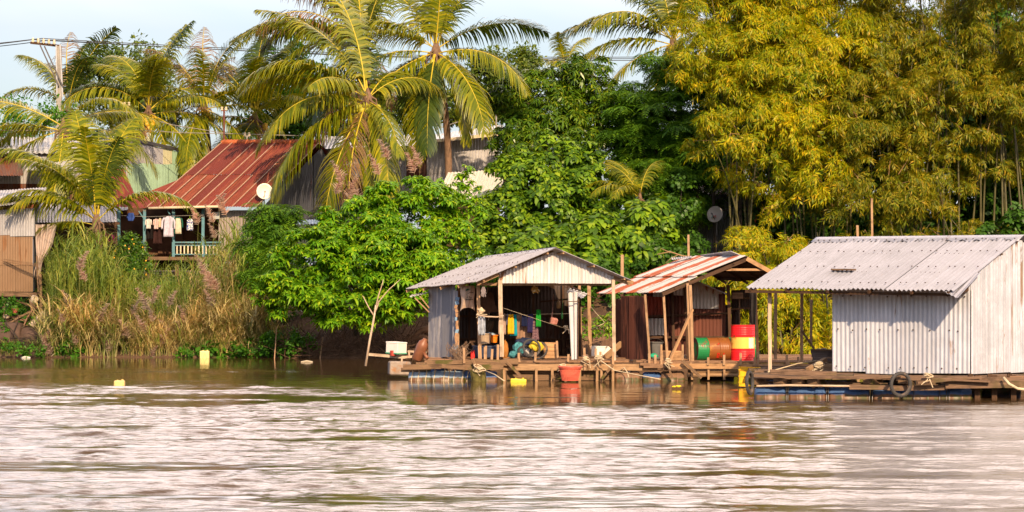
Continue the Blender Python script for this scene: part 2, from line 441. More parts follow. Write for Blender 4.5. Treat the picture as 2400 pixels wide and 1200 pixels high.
# ------------------------------------------------------------------ bank
def ground_h(x, y):
    x = np.asarray(x, float); y = np.asarray(y, float)
    px = 1200+x*F/np.maximum(y, 20)
    steep = sstep(600, 1000, px)
    n = (fbm(x*0.5, y*0.5, 3)-0.5)
    t = (y-87.6-(fbm(x*0.35, x*0+1, 8)-0.5)*1.6)
    gl = np.interp(t, [-40, -3, 0, 4.5, 9, 14, 40], [-4, -1.0, 0, 1.25, 2.2, 2.8, 3.2])
    gs = np.interp(t, [-40, -3, 0, 1.2, 3.2, 8, 40], [-4, -1.2, 0, 1.2, 2.1, 2.8, 3.2])
    return gl*(1-steep)+gs*steep+n*0.5*sstep(-1, 3, t)
def gz(px, Y): return float(ground_h(np.array([(px-1200)*Y/F]), np.array([Y]))[0])
def make_bank():
    xs = np.concatenate([np.linspace(-900, -24, 14), np.arange(-23, 23, 0.3), np.linspace(24, 900, 14)])
    ys = np.concatenate([np.array([70.0, 80, 84, 86]), np.arange(86.3, 100, 0.3), np.array([102, 106, 112, 125, 150, 220, 400, 900, 2500])])
    X, Y = np.meshgrid(xs, ys); Z = ground_h(np.clip(X, -30, 30), Y)
    ny, nx = X.shape; idx = np.arange(ny*nx).reshape(ny, nx)
    faces = np.stack([idx[:-1, :-1].ravel(), idx[:-1, 1:].ravel(), idx[1:, 1:].ravel(), idx[1:, :-1].ravel()], 1)
    m, nt = new_mat('bank_soil')
    tc = nt.nodes.new('ShaderNodeTexCoord').outputs['Object']
    a = noise(nt, tc, 1.1, 6, 0.65); b = noise(nt, tc, 9, 5, 0.6)
    c = ramp(nt, a, [(0.3, (0.055, 0.03, 0.016)), (0.5, (0.12, 0.065, 0.035)), (0.7, (0.2, 0.11, 0.06))])
    c = mixc(nt, 0.5, c, ramp(nt, b, [(0.3, (0.5, 0.5, 0.5)), (0.7, (1.3, 1.3, 1.3))]), 'MULTIPLY')
    p = N(nt, 'ShaderNodeBsdfPrincipled', {'Base Color': c, 'Roughness': 0.95, 'Normal': bump(nt, b, 0.9, 0.08)})
    finish(nt, p.outputs[0])
    ob = arr_mesh('river_bank', np.stack([X.ravel(), Y.ravel(), Z.ravel()], 1), faces, m, smooth=True)
    tag(ob, 'reddish brown earth bank rising from the river', 'river bank', kind='structure')
make_bank()
# ------------------------------------------------------------------ foliage clusters
def unit(v): return v/np.maximum(np.linalg.norm(v, axis=-1, keepdims=True), 1e-9)
def leafquad(base, d, L, w, droop, rg, segs=1):
    """one leaf as segs quads; returns verts list, quads list"""
    d = unit(np.array(d, float)); side = np.cross(d, [0, 0, 1.0]); side = unit(side) if np.linalg.norm(side) > 1e-3 else np.array([1.0, 0, 0])
    up = np.cross(side, d)
    base = np.array(base, float)
    if segs == 1:
        mid = base+d*L*0.5+np.array([0, 0, -droop*L*0.15]); tip = base+d*L+np.array([0, 0, -droop*L*0.5])
        return [base, mid-side*w/2, tip, mid+side*w/2], [(0, 1, 2, 3)]
    m1 = base+d*L*0.3+np.array([0, 0, -droop*L*0.05]); m2 = base+d*L*0.7+np.array([0, 0, -droop*L*0.25]); tip = base+d*L+np.array([0, 0, -droop*L*0.55])
    b2 = base+side*0.004
    return [base, b2, m1+side*w*0.45, m1-side*w*0.45, m2+side*w*0.42, m2-side*w*0.42, tip+side*0.003, tip], [(0, 1, 2, 3), (3, 2, 4, 5), (5, 4, 6, 7)]
def proto(parts):
    vs = []; fs = []
    for v, f in parts:
        o = len(vs); vs += v; fs += [tuple(i+o for i in q) for q in f]
    return np.array(vs, float), np.array(fs, int)
def P_lance(rg, k=9, L=0.24, w=0.055, el=0.15, droop=0.9, segs=1):
    out = []
    for i in range(k):
        a = 2*math.pi*i/k+rg.uniform(-.4, .4); e = el+rg.uniform(-.35, .35); l = L*rg.uniform(.7, 1.15)
        out.append(leafquad((0, 0, 0), (math.cos(a)*math.cos(e), math.sin(a)*math.cos(e), math.sin(e)), l, w*rg.uniform(.8, 1.2), droop, rg, segs))
    return proto(out)
def P_spray(rg, k=6, L=0.42, pairs=7, lw=0.035, ll=0.10):
    """umbrella of feather leaves, each a drooping rachis with leaflets"""
    out = []
    for i in range(k):
        a = 2*math.pi*i/k+rg.uniform(-.3, .3); l = L*rg.uniform(.7, 1.1); e0 = rg.uniform(0.1, 0.5)
        p = np.zeros(3)
        dr = np.array([math.cos(a), math.sin(a), 0]); sd_ = np.array([-math.sin(a), math.cos(a), 0])
        for j in range(pairs):
            t = (j+0.6)/pairs; e = e0-1.3*t
            p = p+(dr*math.cos(e)+np.array([0, 0, math.sin(e)]))*l/pairs
            wl = ll*(0.5+1.1*math.sin(math.pi*min(1, t*0.85+0.1)))
            for s in (-1, 1):
                d = sd_*s*0.8+dr*0.6+np.array([0, 0, -0.18])
                out.append(leafquad(p, d, wl, lw, 0.4, rg))
    return proto(out)
def P_bamboo(rg, k=9, L=0.26, w=0.034):
    out = []
    tw = np.array([0.0, 0, 0])
    for i in range(k):
        a = rg.uniform(0, 6.28); t = i/k
        base = np.array([0.30*t, 0, -0.10*t*t])
        d = np.array([0.7, math.cos(a)*0.8, math.sin(a)*0.6-0.45])
        out.append(leafquad(base, d, L*rg.uniform(.6, 1.15), w*rg.uniform(.8, 1.2), 0.5, rg))
    return proto(out)
def P_small(rg, k=10, L=0.09, w=0.05, r=0.12):
    out = []
    for i in range(k):
        d = rg.normal(0, 1, 3); d = d/np.linalg.norm(d); b = d*r*rg.uniform(.2, 1)
        d2 = d+rg.normal(0, .5, 3)+np.array([0, 0, -.3])
        out.append(leafquad(b, d2, L*rg.uniform(.7, 1.2), w, 0.3, rg))
    return proto(out)
def P_broad(rg, k=6, L=0.26, w=0.17):
    out = []
    for i in range(k):
        a = 2*math.pi*i/k+rg.uniform(-.4, .4)
        b = np.array([math.cos(a), math.sin(a), 0.1])*0.06
        out.append(leafquad(b, (math.cos(a), math.sin(a), rg.uniform(-.1, .5)), L*rg.uniform(.6, 1.1), w*rg.uniform(.7, 1.1), 1.1, rg, 2))
    return proto(out)

def scatter(protos, pos, nrm, rg, smin=0.75, smax=1.25, upright=0.6, face_bias=0.0):
    """place clusters; local +Z follows a blend of up and the outward normal, spin free"""
    n = len(pos); which = rg.randint(0, len(protos), n)
    z = unit(nrm*(1-upright)+np.array([0, 0, 1.0])*upright+rg.normal(0, .18, (n, 3)))
    a = rg.normal(0, 1, (n, 3)); x = unit(a-z*np.sum(a*z, 1, keepdims=True)); 
    if face_bias > 0:
        a = nrm*face_bias+rg.normal(0, .5, (n, 3)); x = unit(a-z*np.sum(a*z, 1, keepdims=True))
    y = np.cross(z, x); sc_ = rg.uniform(smin, smax, n)
    M = np.stack([x, y, z], 2)*sc_[:, None, None]
    VV = []; FF = []; o = 0
    for p, (pv, pf) in enumerate(protos):
        sel = np.where(which == p)[0]
        if not len(sel): continue
        vv = np.einsum('nij,vj->nvi', M[sel], pv)+pos[sel][:, None, :]
        ff = pf[None]+(np.arange(len(sel))*len(pv))[:, None, None]+o
        VV.append(vv.reshape(-1, 3)); FF.append(ff.reshape(-1, 4)); o += len(sel)*len(pv)
    return np.concatenate(VV), np.concatenate(FF)

def blob_points(blobs, n, rg, sub=0.33, nsub=26, fill=0.12, camside=0.55, flat=0.8, lower=0.45):
    """blobs: (center, rx, ry, rz). knobbly crown made of small tufts on the big blobs"""
    C = np.array([list(b[0]) for b in blobs]); Rr = np.array([[b[1], b[2], b[3]] for b in blobs])
    area = Rr[:, 0]*Rr[:, 2]; pr = area/area.sum()
    S = []; 
    for i in range(len(blobs)):
        k = max(4, int(nsub*len(blobs)*pr[i]))
        d = unit(rg.normal(0, 1, (k*4, 3)))
        keep = (rg.rand(len(d)) < np.where(d[:, 1] < 0.25, 1, 1-camside)) & (rg.rand(len(d)) < np.where(d[:, 2] > -0.35, 1, lower))
        d = d[keep][:k]
        rad = rg.uniform(0.70, 1.02, (len(d), 1))
        c = C[i]+d*Rr[i]*rad
        r = sub*Rr[i].min()*rg.uniform(.6, 1.35, len(d))
        S += [(c[j], r[j], d[j]) for j in range(len(d))]
    sc_ = np.array([s[0] for s in S]); sr = np.array([s[1] for s in S]); sdv = np.array([s[2] for s in S])
    pr = sr**2/np.sum(sr**2)
    w = rg.choice(len(S), int(n*(1-fill)), p=pr)
    d = unit(rg.normal(0, 1, (len(w), 3))+sdv[w]*0.55+np.array([0, 0, .25]))
    rad = rg.uniform(0.55, 1.08, (len(w), 1))
    pos = sc_[w]+d*sr[w][:, None]*rad*np.array([1, 1, flat])
    nr = unit(d+sdv[w]*0.5)
    m = int(n*fill)
    if m:
        i = rg.choice(len(blobs), m, p=area/area.sum()); d2 = unit(rg.normal(0, 1, (m, 3)))
        p2 = C[i]+d2*Rr[i]*rg.uniform(.25, .85, (m, 1))
        pos = np.concatenate([pos, p2]); nr = np.concatenate([nr, d2])
    return pos, nr, S
def BL(px, py, Y, rpx, rpy=None, depth=0.8):
    k = Y/F; rpy = rpy or rpx
    return (P(px, py, Y), rpx*k, max(rpx, rpy)*k*depth, rpy*k)

def limbs(mb, base, targets, r0, rg, n=7, wob=0.15):
    base = V(base)
    if not targets: return
    fork = base.lerp(sum((V(t) for t in targets), V((0, 0, 0)))/len(targets), 0.45)
    fork.z = base.z+(max(t[2] for t in targets)-base.z)*0.35
    pts = [base.lerp(fork, i/5)+V((rg.normal(0, wob*.4), rg.normal(0, wob*.4), 0))*(0 if i in (0,) else 1) for i in range(6)]
    mb.tube([p for p in pts], [r0*(1.25 if i == 0 else 1-0.07*i) for i in range(6)], n)
    for t in targets:
        t = V(t); p = [pts[-1].lerp(t, i/5)+V((rg.normal(0, wob), rg.normal(0, wob), rg.normal(0, wob*.6)))*(0 if i == 0 else .7) for i in range(6)]
        mb.tube(p, [r0*0.62*(1-0.16*i) for i in range(6)], 6)
def tree(name, label, cat, base, blobs, protos, n, mat, bark, seed, group=None, trunk_r=0.14, ntgt=8, **kw):
    rg = np.random.RandomState(seed)
    up = kw.pop('upright', 0.6); smin = kw.pop('smin', 0.75); smax = kw.pop('smax', 1.25); fb = kw.pop('face_bias', 0.0)
    root = thing(name, label, cat, base, group)
    pos, nr, S = blob_points(blobs, n, rg, **kw)
    mb = MB()
    tg = [b[0] for b in blobs][:ntgt]
    ss = sorted(S, key=lambda s: -s[1])
    limbs(mb, base, [list(t) for t in tg], trunk_r, rg)
    for s in ss[:max(0, 26)]:
        c = min((V(b[0]) for b in blobs), key=lambda q: (q-V(s[0])).length)
        q = [c.lerp(V(s[0]), i/3)+V((rg.normal(0, .08), rg.normal(0, .08), rg.normal(0, .05))) for i in range(4)]
        mb.tube(q, [trunk_r*.28, trunk_r*.2, trunk_r*.13, trunk_r*.06], 5)
    mb.build('trunk', bark, root, smooth=True)
    v, f = scatter(protos, pos, nr, rg, smin, smax, up, fb)
    arr_mesh('crown', v, f, mat, root)
    return root

RG0 = np.random.RandomState(1)
PR_mango = [P_lance(RG0, 10, .27, .055, .1, 1.1) for _ in range(4)]
PR_spray = [P_lance(RG0, 10, .23, .06, .45, 1.25, 2) for _ in range(5)]
PR_sprayf = [P_spray(RG0, 5, .5, 6, .05, .11) for _ in range(3)]
PR_bam = [P_bamboo(RG0, 13, .19, .027) for _ in range(6)]
PR_small = [P_small(RG0) for _ in range(4)]
PR_smallb = [P_small(RG0, 12, .13, .06, .2) for _ in range(4)]
PR_broad = [P_broad(RG0, 6, .22, .13) for _ in range(4)]
PR_broadl = [P_broad(RG0, 6, .28, .17) for _ in range(3)]
PR_vine = [P_small(RG0, 9, .13, .12, .14) for _ in range(4)]

bark = plain_mat('bark', (0.085, 0.06, 0.042), 0.95, 0.5, 5, bumps=0.8)
bark_dark = plain_mat('dark_bark', (0.045, 0.032, 0.025), 0.95, 0.5, 5, bumps=0.8)
palm_bark = plain_mat('palm_bark', (0.20, 0.12, 0.075), 0.9, 0.45, 6, bumps=0.9)
L_mango = leaf_mat('mango_leaves', [(0.04, 0.10, 0.008), (0.065, 0.15, 0.010), (0.09, 0.19, 0.010), (0.12, 0.23, 0.014), (0.28, 0.34, 0.02)], .25, .32, .5)
L_bush = leaf_mat('feather_leaves', [(0.07, 0.22, 0.010), (0.11, 0.30, 0.012), (0.15, 0.35, 0.012), (0.19, 0.41, 0.014), (0.26, 0.47, 0.014), (0.44, 0.55, 0.02)], .35)
L_feather = leaf_mat('dark_feather_leaves', [(0.05, 0.13, 0.014), (0.07, 0.18, 0.016), (0.10, 0.24, 0.016), (0.18, 0.33, 0.02)], .3)
L_broad = leaf_mat('broad_leaves', [(0.04, 0.10, 0.010), (0.07, 0.16, 0.012), (0.12, 0.25, 0.012), (0.20, 0.36, 0.016), (0.28, 0.40, 0.02)], .35)
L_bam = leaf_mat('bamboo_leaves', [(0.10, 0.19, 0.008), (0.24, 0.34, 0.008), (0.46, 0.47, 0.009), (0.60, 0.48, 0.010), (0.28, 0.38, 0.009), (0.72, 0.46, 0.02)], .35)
L_bam2 = leaf_mat('shaded_bamboo_leaves', [(0.08, 0.13, 0.010), (0.15, 0.21, 0.010), (0.26, 0.28, 0.012), (0.38, 0.30, 0.014), (0.20, 0.26, 0.012), (0.50, 0.33, 0.03)], .35)  # darker copy of the bamboo leaves, shade of the right side put into the colour
L_far = leaf_mat('far_leaves', [(0.05, 0.10, 0.015), (0.09, 0.16, 0.02), (0.14, 0.20, 0.025), (0.18, 0.22, 0.03)], .4)
L_green = leaf_mat('plain_green_leaves', [(0.05, 0.16, 0.015), (0.07, 0.22, 0.02), (0.11, 0.28, 0.02)], .4)
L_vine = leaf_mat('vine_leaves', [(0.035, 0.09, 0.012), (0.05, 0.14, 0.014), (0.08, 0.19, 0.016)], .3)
L_flower = leaf_mat('flower_shrub_leaves', [(0.03, 0.09, 0.012), (0.05, 0.14, 0.014), (0.09, 0.2, 0.015), (0.16, 0.28, 0.02)], .3)
L_palm = leaf_mat('palm_leaves', [(0.10, 0.15, 0.010), (0.17, 0.21, 0.010), (0.26, 0.28, 0.012), (0.40, 0.37, 0.014)], .35, .35, .5)
L_palmdark = leaf_mat('dark_palm_leaves', [(0.035, 0.065, 0.014), (0.055, 0.095, 0.016), (0.085, 0.125, 0.018)], .3, .3, .6)
L_palmdry = leaf_mat('dry_palm_leaves', [(0.16, 0.09, 0.045), (0.25, 0.15, 0.075), (0.30, 0.20, 0.10)], .3)
L_rib = plain_mat('palm_rib', (0.55, 0.42, 0.03), 0.5, 0.2)

# ------------------------------------------------------------------ broadleaf trees
# round mango tree in the middle
tree('mango_tree', 'tall dark green mango tree with drooping glossy leaves in the middle of the bank', 'tree', P(1330, 560, 101)-V((0, 0, 1.0)),
     [BL(1250, 250, 101, 95, 85), BL(1365, 205, 101, 75, 75), BL(1400, 300, 101, 85, 90), BL(1290, 330, 100, 110, 90), BL(1200, 350, 100.5, 60, 80), BL(1330, 180, 102, 50, 55), BL(1420, 240, 102, 45, 60)],
     PR_mango, 3800, L_mango, bark, 11, trunk_r=.2, sub=.30, nsub=26, fill=.25, upright=.55, flat=.8)
tree('broadleaf_tree', 'bright green broad leaved tree standing in front of the mango tree', 'tree', P(1300, 690, 95.5),
     [BL(1300, 385, 95.5, 95, 65), BL(1230, 440, 95, 85, 75), BL(1370, 420, 95.5, 90, 70), BL(1200, 520, 94.5, 80, 70), BL(1310, 500, 94.5, 100, 80), BL(1410, 500, 95, 80, 70), BL(1150, 560, 94, 60, 60)],
     PR_broad, 3800, L_broad, bark, 12, trunk_r=.13, sub=.3, nsub=22, fill=.22, upright=.5)
tree('broadleaf_shrub', 'dense shrub of large bright leaves behind the roof of the open hut', 'shrub', P(1420, 720, 91),
     [BL(1400, 590, 91.5, 90, 70), BL(1490, 560, 92, 85, 75), BL(1340, 600, 91, 90, 60), BL(1240, 600, 90, 80, 60), BL(1530, 530, 92.5, 60, 70)],
     PR_broadl, 2000, L_broad, bark, 13, trunk_r=.08, sub=.32, nsub=20, fill=.2, upright=.5)
tree('feather_leaved_tree', 'dark tree of layered feathery leaves between the mango tree and the bamboo', 'tree', P(1560, 700, 98),
     [BL(1560, 420, 98, 110, 45), BL(1530, 240, 99, 85, 32), BL(1600, 300, 99, 110, 40), BL(1500, 320, 98.5, 70, 30), BL(1560, 150, 99.5, 60, 40), BL(1640, 400, 98, 90, 60), BL(1580, 490, 98, 70, 55), BL(1500, 430, 97.5, 55, 45), BL(1620, 210, 100, 70, 60), BL(1670, 480, 100, 60, 30), BL(1500, 400, 99.5, 60, 60), BL(1560, 330, 99.5, 110, 60), BL(1490, 250, 99.5, 60, 60)],
     PR_sprayf, 2200, L_feather, bark_dark, 14, trunk_r=.12, sub=.5, nsub=18, fill=.15, upright=.85, flat=.5)
# the big bush on the water
tree('spreading_bush_tree', 'large bright green feather leaved tree hanging low over the water left of the huts', 'tree', P(830, 815, 88.5),
     [BL(850, 535, 87, 105, 75), BL(960, 485, 88, 100, 75), BL(750, 600, 86, 105, 75), BL(930, 630, 85.5, 130, 95), BL(700, 690, 85.5, 100, 60), BL(830, 710, 84.8, 130, 58), BL(940, 720, 85, 90, 55), BL(1040, 590, 87, 85, 80), BL(1060, 500, 88.5, 60, 50), BL(655, 665, 86, 60, 42), BL(760, 745, 85.2, 70, 34), BL(880, 750, 85, 80, 34), BL(1000, 690, 85.5, 60, 70)],
     PR_spray, 6800, L_bush, bark, 15, trunk_r=.13, sub=.25, nsub=34, fill=.25, smin=.6, smax=1.45, upright=.8, flat=.6, lower=.3)
tree('leafy_sapling', 'slender sapling with a few feathery leaves rising before the white sheet roof', 'sapling', P(1075, 560, 89.5),
     [BL(1095, 400, 89.5, 20, 18), BL(1075, 430, 89.5, 26, 14), BL(1050, 440, 89.5, 25, 22), BL(1110, 450, 89.5, 28, 16), BL(1090, 490, 89.5, 40, 30), BL(1040, 480, 89, 30, 25)],
     PR_spray, 150, L_bush, bark, 16, trunk_r=.03, sub=.5, nsub=5, fill=.1, upright=.8)
tree('dark_conical_tree', 'small dark green tree hiding the right end of the rusty roofed house', 'tree', P(635, 760, 90),
     [BL(632, 510, 90, 42, 38), BL(625, 570, 89.5, 45, 45), BL(650, 620, 89, 50, 45), BL(640, 545, 90, 45, 40), BL(625, 650, 89, 40, 50), BL(690, 520, 90, 35, 35)],
     PR_sprayf, 420, L_feather, bark_dark, 17, trunk_r=.07, sub=.4, nsub=16, fill=.2, upright=.7)
tree('flowering_shrub', 'round dark green shrub with small yellow flowers in front of the blue porch', 'shrub', P(302, 690, 92),
     [BL(300, 590, 92, 38, 38), BL(290, 625, 91.6, 32, 36), BL(322, 620, 91.8, 28, 34), BL(305, 570, 92, 24, 22)],
     PR_small, 620, L_flower, bark_dark, 18, trunk_r=.04, sub=.35, nsub=14, fill=.2, upright=.4)
fl = MB(); rgf = random.Random(5)
shr = bpy.data.objects['flowering_shrub']
for i in range(16):
    p = P(rgf.uniform(265, 345), rgf.uniform(560, 655), 91.2); fl.lathe(p, [(.012, 0), (.028, .02), (.012, .03)], 6, axis=(rgf.uniform(-.5, .5), -1, .3))
b_ = fl.build('blossoms', plain_mat('yellow_petals', (0.75, 0.38, 0.02), .6), shr)
# background trees behind the palms and houses
far = [
 ('wispy yellow green tree with a ragged top behind the coconut palms on the left', 290, 560, 118, [(300, 150, 60, 50), (250, 190, 60, 60), (350, 200, 70, 60), (310, 260, 110, 60), (230, 120, 30, 25), (340, 115, 35, 30)], 900, 31, L_far),
 ('bushy bright green tree showing between the leftmost palms and the tallest pair', 700, 560, 112, [(700, 210, 75, 80), (650, 280, 80, 70), (750, 290, 80, 60), (690, 130, 40, 45), (800, 300, 60, 50)], 1300, 32, L_green),
 ('soft yellow green tree behind the dish pole, left of the mango tree', 1170, 560, 120, [(1150, 180, 50, 60), (1200, 170, 60, 60), (1120, 260, 60, 60), (1190, 250, 60, 60), (1240, 150, 35, 40), (1080, 230, 45, 60)], 1200, 33, L_far),
 ('low dark hedge like tree at the left edge behind the long metal house', 40, 560, 110, [(20, 240, 60, 30), (60, 280, 70, 40), (10, 300, 60, 40), (130, 270, 60, 40), (-130, 260, 110, 60), (-200, 400, 120, 110)], 1300, 34, L_green),
 ('dense green tree behind the bamboo at the right edge', 2150, 560, 118, [(2050, 100, 200, 180), (2300, 100, 200, 180), (2200, 300, 250, 160)], 1800, 35, L_far),
 ('green tree rising behind the grey metal building roof', 900, 560, 121, [(880, 250, 80, 60), (960, 230, 80, 60), (1030, 270, 70, 50)], 900, 36, L_far),
 ('dark tree behind the dark shed under the feathery tree', 1620, 600, 108, [(1600, 420, 110, 100), (1720, 380, 110, 110), (1540, 530, 80, 80)], 1300, 37, L_feather)]
for lab, px, py, Y, bl, n, sd_, mt in far:
    tree('background_tree', lab, 'tree', (P(px, py, Y).x, Y, 2.6), [BL(a, b, Y+rgf.uniform(-1, 1), c, d) for a, b, c, d in bl], PR_smallb, n, mt, bark, sd_, group='trees behind the village', trunk_r=.16, sub=.3, nsub=16, fill=.2, smin=1.0, smax=1.8, upright=.3)

# ------------------------------------------------------------------ bamboo
def bamboo(label, base, blobs, n, seed, culms, ctop, spread, group='bamboo clumps on the right bank', sub=.26, leafm=None):
    rg = np.random.RandomState(seed)
    root = thing('bamboo_clump', label, 'bamboo', base, group)
    blobs = [(b[0]+V((0, rg.uniform(-1.1, .7), 0)), b[1], b[2], b[3]) for b in blobs]
    pos, nr, S = blob_points(blobs, n, rg, sub=sub, nsub=26, fill=.07, camside=.5, flat=.75, lower=.8)
    v, f = scatter(PR_bam, pos, nr, rg, .75, 1.35, .55, 1.0)
    arr_mesh('crown', v, f, leafm or L_bam, root)
    mb = MB()
    for i in range(culms):
        b = V(base)+V((rg.uniform(-spread, spread), rg.uniform(-.8, .8), 0))
        b.z = gz(1200+b.x*F/b.y, b.y)-.1
        t = V(sorted(blobs, key=lambda q: abs(q[0].x-b.x)+rg.uniform(0, 1.2)-q[0].z*.15)[0][0])+V((rg.normal(0, .6), rg.normal(0, .4), rg.uniform(-.2, .8)))
        c = b.lerp(t, .5)+V((0, 0, (t-b).length*.16)); c.x = b.x*.7+t.x*.3
        pts = [(1-u)**2*b+2*u*(1-u)*c+u*u*t for u in [k/9 for k in range(10)]]
        mb.tube(pts, [.045*(1-.085*k) for k in range(10)], 6)
    mb.build('culms', bamboo_culm, root, smooth=True)
    mb = MB()
    for s in S[::2]:
        c = V(s[0]); d = V(s[2]); q = [c-d*.5+V((rg.normal(0, .1), 0, -.1)), c+V((0, 0, rg.uniform(0, .1))), c+d*s[1]*.9+V((0, 0, -.12))]
        mb.tube(q, [.014, .009, .004], 4)
    tag(mb.build('branches', bamboo_twig, root), kind='stuff')
    return root
bamboo_culm = plain_mat('bamboo_culm', (0.09, 0.08, 0.03), .5, .5, 3)
bamboo_twig = plain_mat('bamboo_twig', (0.34, 0.2, 0.09), .6, .3, 3)
bamboo('towering golden green bamboo clump filling the top centre right, its left edge against the sky', P(1850, 600, 95.5), 
       [BL(1650, 120, 95, 85, 80), BL(1760, 60, 95.5, 110, 90), BL(1700, 210, 94.5, 100, 70), BL(1850, 160, 95, 130, 90), BL(1760, 300, 94, 110, 70), BL(1680, 320, 95, 60, 50), BL(1950, 80, 96, 110, 90), BL(1880, 290, 93.8, 110, 70), BL(1800, 400, 94.5, 90, 50), BL(1900, 400, 94, 90, 60), BL(1820, 470, 94.5, 50, 50), BL(1720, 400, 96, 60, 30), BL(1830, -40, 96, 200, 90), BL(1690, 20, 95.5, 80, 60)],
       14500, 41, 26, 0, 2.2)
bamboo('deep golden bamboo clump at the right edge above the tin walled floating house', P(2230, 620, 95),
       [BL(2080, 130, 96, 120, 110), BL(2210, 80, 95.5, 120, 90), BL(2340, 60, 95, 110, 100), BL(2040, 300, 94, 120, 80), BL(2180, 260, 94.5, 120, 90), BL(2330, 240, 95, 110, 90), BL(2060, 430, 93.8, 110, 70), BL(1980, 500, 94, 80, 60), BL(2180, 420, 94.5, 110, 80), BL(2310, 390, 95.5, 90, 60), BL(2440, 150, 95, 100, 120), BL(2400, 330, 95.5, 80, 80), BL(2120, 530, 94.5, 90, 50), BL(2200, -50, 96, 220, 90), BL(1990, 190, 95, 90, 80)],
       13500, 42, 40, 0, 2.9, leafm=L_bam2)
bamboo('low pale green bamboo thicket behind the striped roof hut', P(1830, 830, 88.2),
       [BL(1740, 570, 89, 60, 38), BL(1820, 580, 89, 80, 50), BL(1900, 600, 89.5, 70, 50), BL(1720, 640, 88.5, 60, 40), BL(1800, 680, 88.5, 90, 60), BL(1900, 700, 89, 80, 60), BL(1840, 770, 88.2, 110, 60), BL(1740, 740, 88.6, 80, 60), BL(1950, 780, 88.6, 60, 60), BL(1660, 600, 89.5, 30, 24)],
       4000, 43, 16, 0, 1.6)
bamboo('dim bamboo thicket low behind the ridge of the tin walled house', P(2250, 700, 91.5),
       [BL(2080, 570, 92, 120, 40), BL(2250, 560, 92, 120, 45), BL(2390, 560, 92, 90, 40), BL(2010, 620, 91, 80, 50), BL(2200, 640, 91, 160, 70)],
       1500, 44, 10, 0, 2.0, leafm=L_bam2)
tree('background_tree', 'deep green tree in the shadow behind the right hand bamboo', 'tree', P(2250, 640, 101),
     [BL(2000, 250, 101, 160, 200), BL(2200, 250, 101, 180, 230), BL(2400, 250, 101, 180, 230), BL(1850, 350, 101, 120, 120), BL(2100, 520, 100, 200, 90), BL(2350, 520, 100, 200, 90), BL(2420, 470, 98, 120, 120), BL(2620, 300, 100, 200, 240), BL(2640, 540, 98, 190, 110), BL(2850, 400, 100, 170, 190), BL(1830, 120, 101, 150, 140), BL(1900, 500, 99, 150, 110), BL(1700, 250, 103, 110, 140), BL(2150, 600, 98, 300, 60)],
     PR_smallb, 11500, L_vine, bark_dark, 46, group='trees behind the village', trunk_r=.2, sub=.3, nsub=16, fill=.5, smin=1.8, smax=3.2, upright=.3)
# broad leaved shrub at right edge of the ridge
tree('bank_shrub', 'small broad leaved shrub poking above the roof ridge near the right edge', 'shrub', P(2350, 640, 90),
     [BL(2330, 545, 90, 40, 25), BL(2375, 510, 90, 30, 30), BL(2390, 550, 90, 35, 30)], PR_broad, 130, L_vine, bark_dark, 47, trunk_r=.05, sub=.4, nsub=8)
# vines
def vine(label, blobs, n, seed, base):
    rg = np.random.RandomState(seed)
    root = thing('hanging_vine', label, 'vine', base, 'creepers covering the bank')
    pos, nr, S = blob_points(blobs, n, rg, sub=.4, nsub=14, fill=.05, camside=.9)
    v, f = scatter(PR_vine, pos, nr, rg, .6, 1.2, .2)
    arr_mesh('leaves', v, f, L_vine, root)
    mb = MB()
    for b in blobs:
        c = V(b[0]); mb.tube([c+V((rg.normal(0, .1), 0, b[3])), c+V((rg.normal(0, .1), .05, 0)), c+V((rg.normal(0, .1), 0, -b[3]))], .015, 5)
    mb.build_each('stem', bark_dark, root)
vine('dense dark creeper draped down the bank left of the dark shed', [BL(1580, 540, 93, 40, 50), BL(1600, 470, 94, 40, 50), BL(1540, 610, 92, 60, 50), BL(1620, 590, 93, 40, 40), BL(1590, 640, 92, 60, 40), BL(1480, 650, 91, 70, 40)], 1100, 51, P(1580, 680, 93))
vine('leafy creeper hanging over the bank behind the open hut', [BL(1380, 650, 90, 80, 40), BL(1250, 640, 89.5, 80, 40), BL(1450, 690, 89.5, 40, 50), BL(1130, 620, 89.5, 60, 40), BL(1660, 640, 91.5, 50, 40), BL(1640, 690, 90, 50, 40)], 900, 52, P(1380, 700, 90))
# undergrowth on the bank: nobody could count it
def undergrowth():
    rg = np.random.RandomState(61)
    n = 12500
    x = rg.uniform(-28, 28, n); y = rg.uniform(88.0, 97, n); y[:260] = rg.uniform(87.4, 88.6, 260); x[:260] = (rg.uniform(90, 700, 260)-1200)*y[:260]/F
    px = 1200+x*F/y
    keep = (fbm(x*0.5, y*0.5, 31) > np.where((px > 1340) & (px < 1460), .60, .42)) & ~((px > 640) & (px < 1010) & (y < 90.5)) & ~((px < 130) & (y < 92.5) & (rg.rand(n) < .7))
    x = x[keep]; y = y[keep]; z = ground_h(x, y)+rg.uniform(0, .3, len(x))
    keep = (z > 0.05) | ((px[keep] < 700) & (z > -.1) & (y < 88.7)); x = x[keep]; y = y[keep]; z = z[keep]
    pos = np.stack([x, y, z], 1); nr = np.tile(np.array([[0, -.5, .8]]), (len(x), 1))
    v, f = scatter(PR_vine+PR_small, pos, nr, rg, .8, 2.0, .5)
    o = arr_mesh('undergrowth', v, f, L_green, None, (0, 90, 0)); tag(o, 'low green ground plants on the bank', 'undergrowth', kind='stuff')
undergrowth()
tree('bank_shrub', 'small leafy shrub seen through the open right side of the front hut', 'shrub', P(1390, 830, 86),
     [BL(1390, 770, 86, 34, 26), BL(1430, 770, 86, 24, 34), BL(1350, 800, 85.6, 24, 30), BL(1370, 740, 86.5, 14, 16)], PR_broad, 130, L_broad, bark_dark, 48, trunk_r=.03, sub=.4, nsub=8, smin=.5, smax=.8)
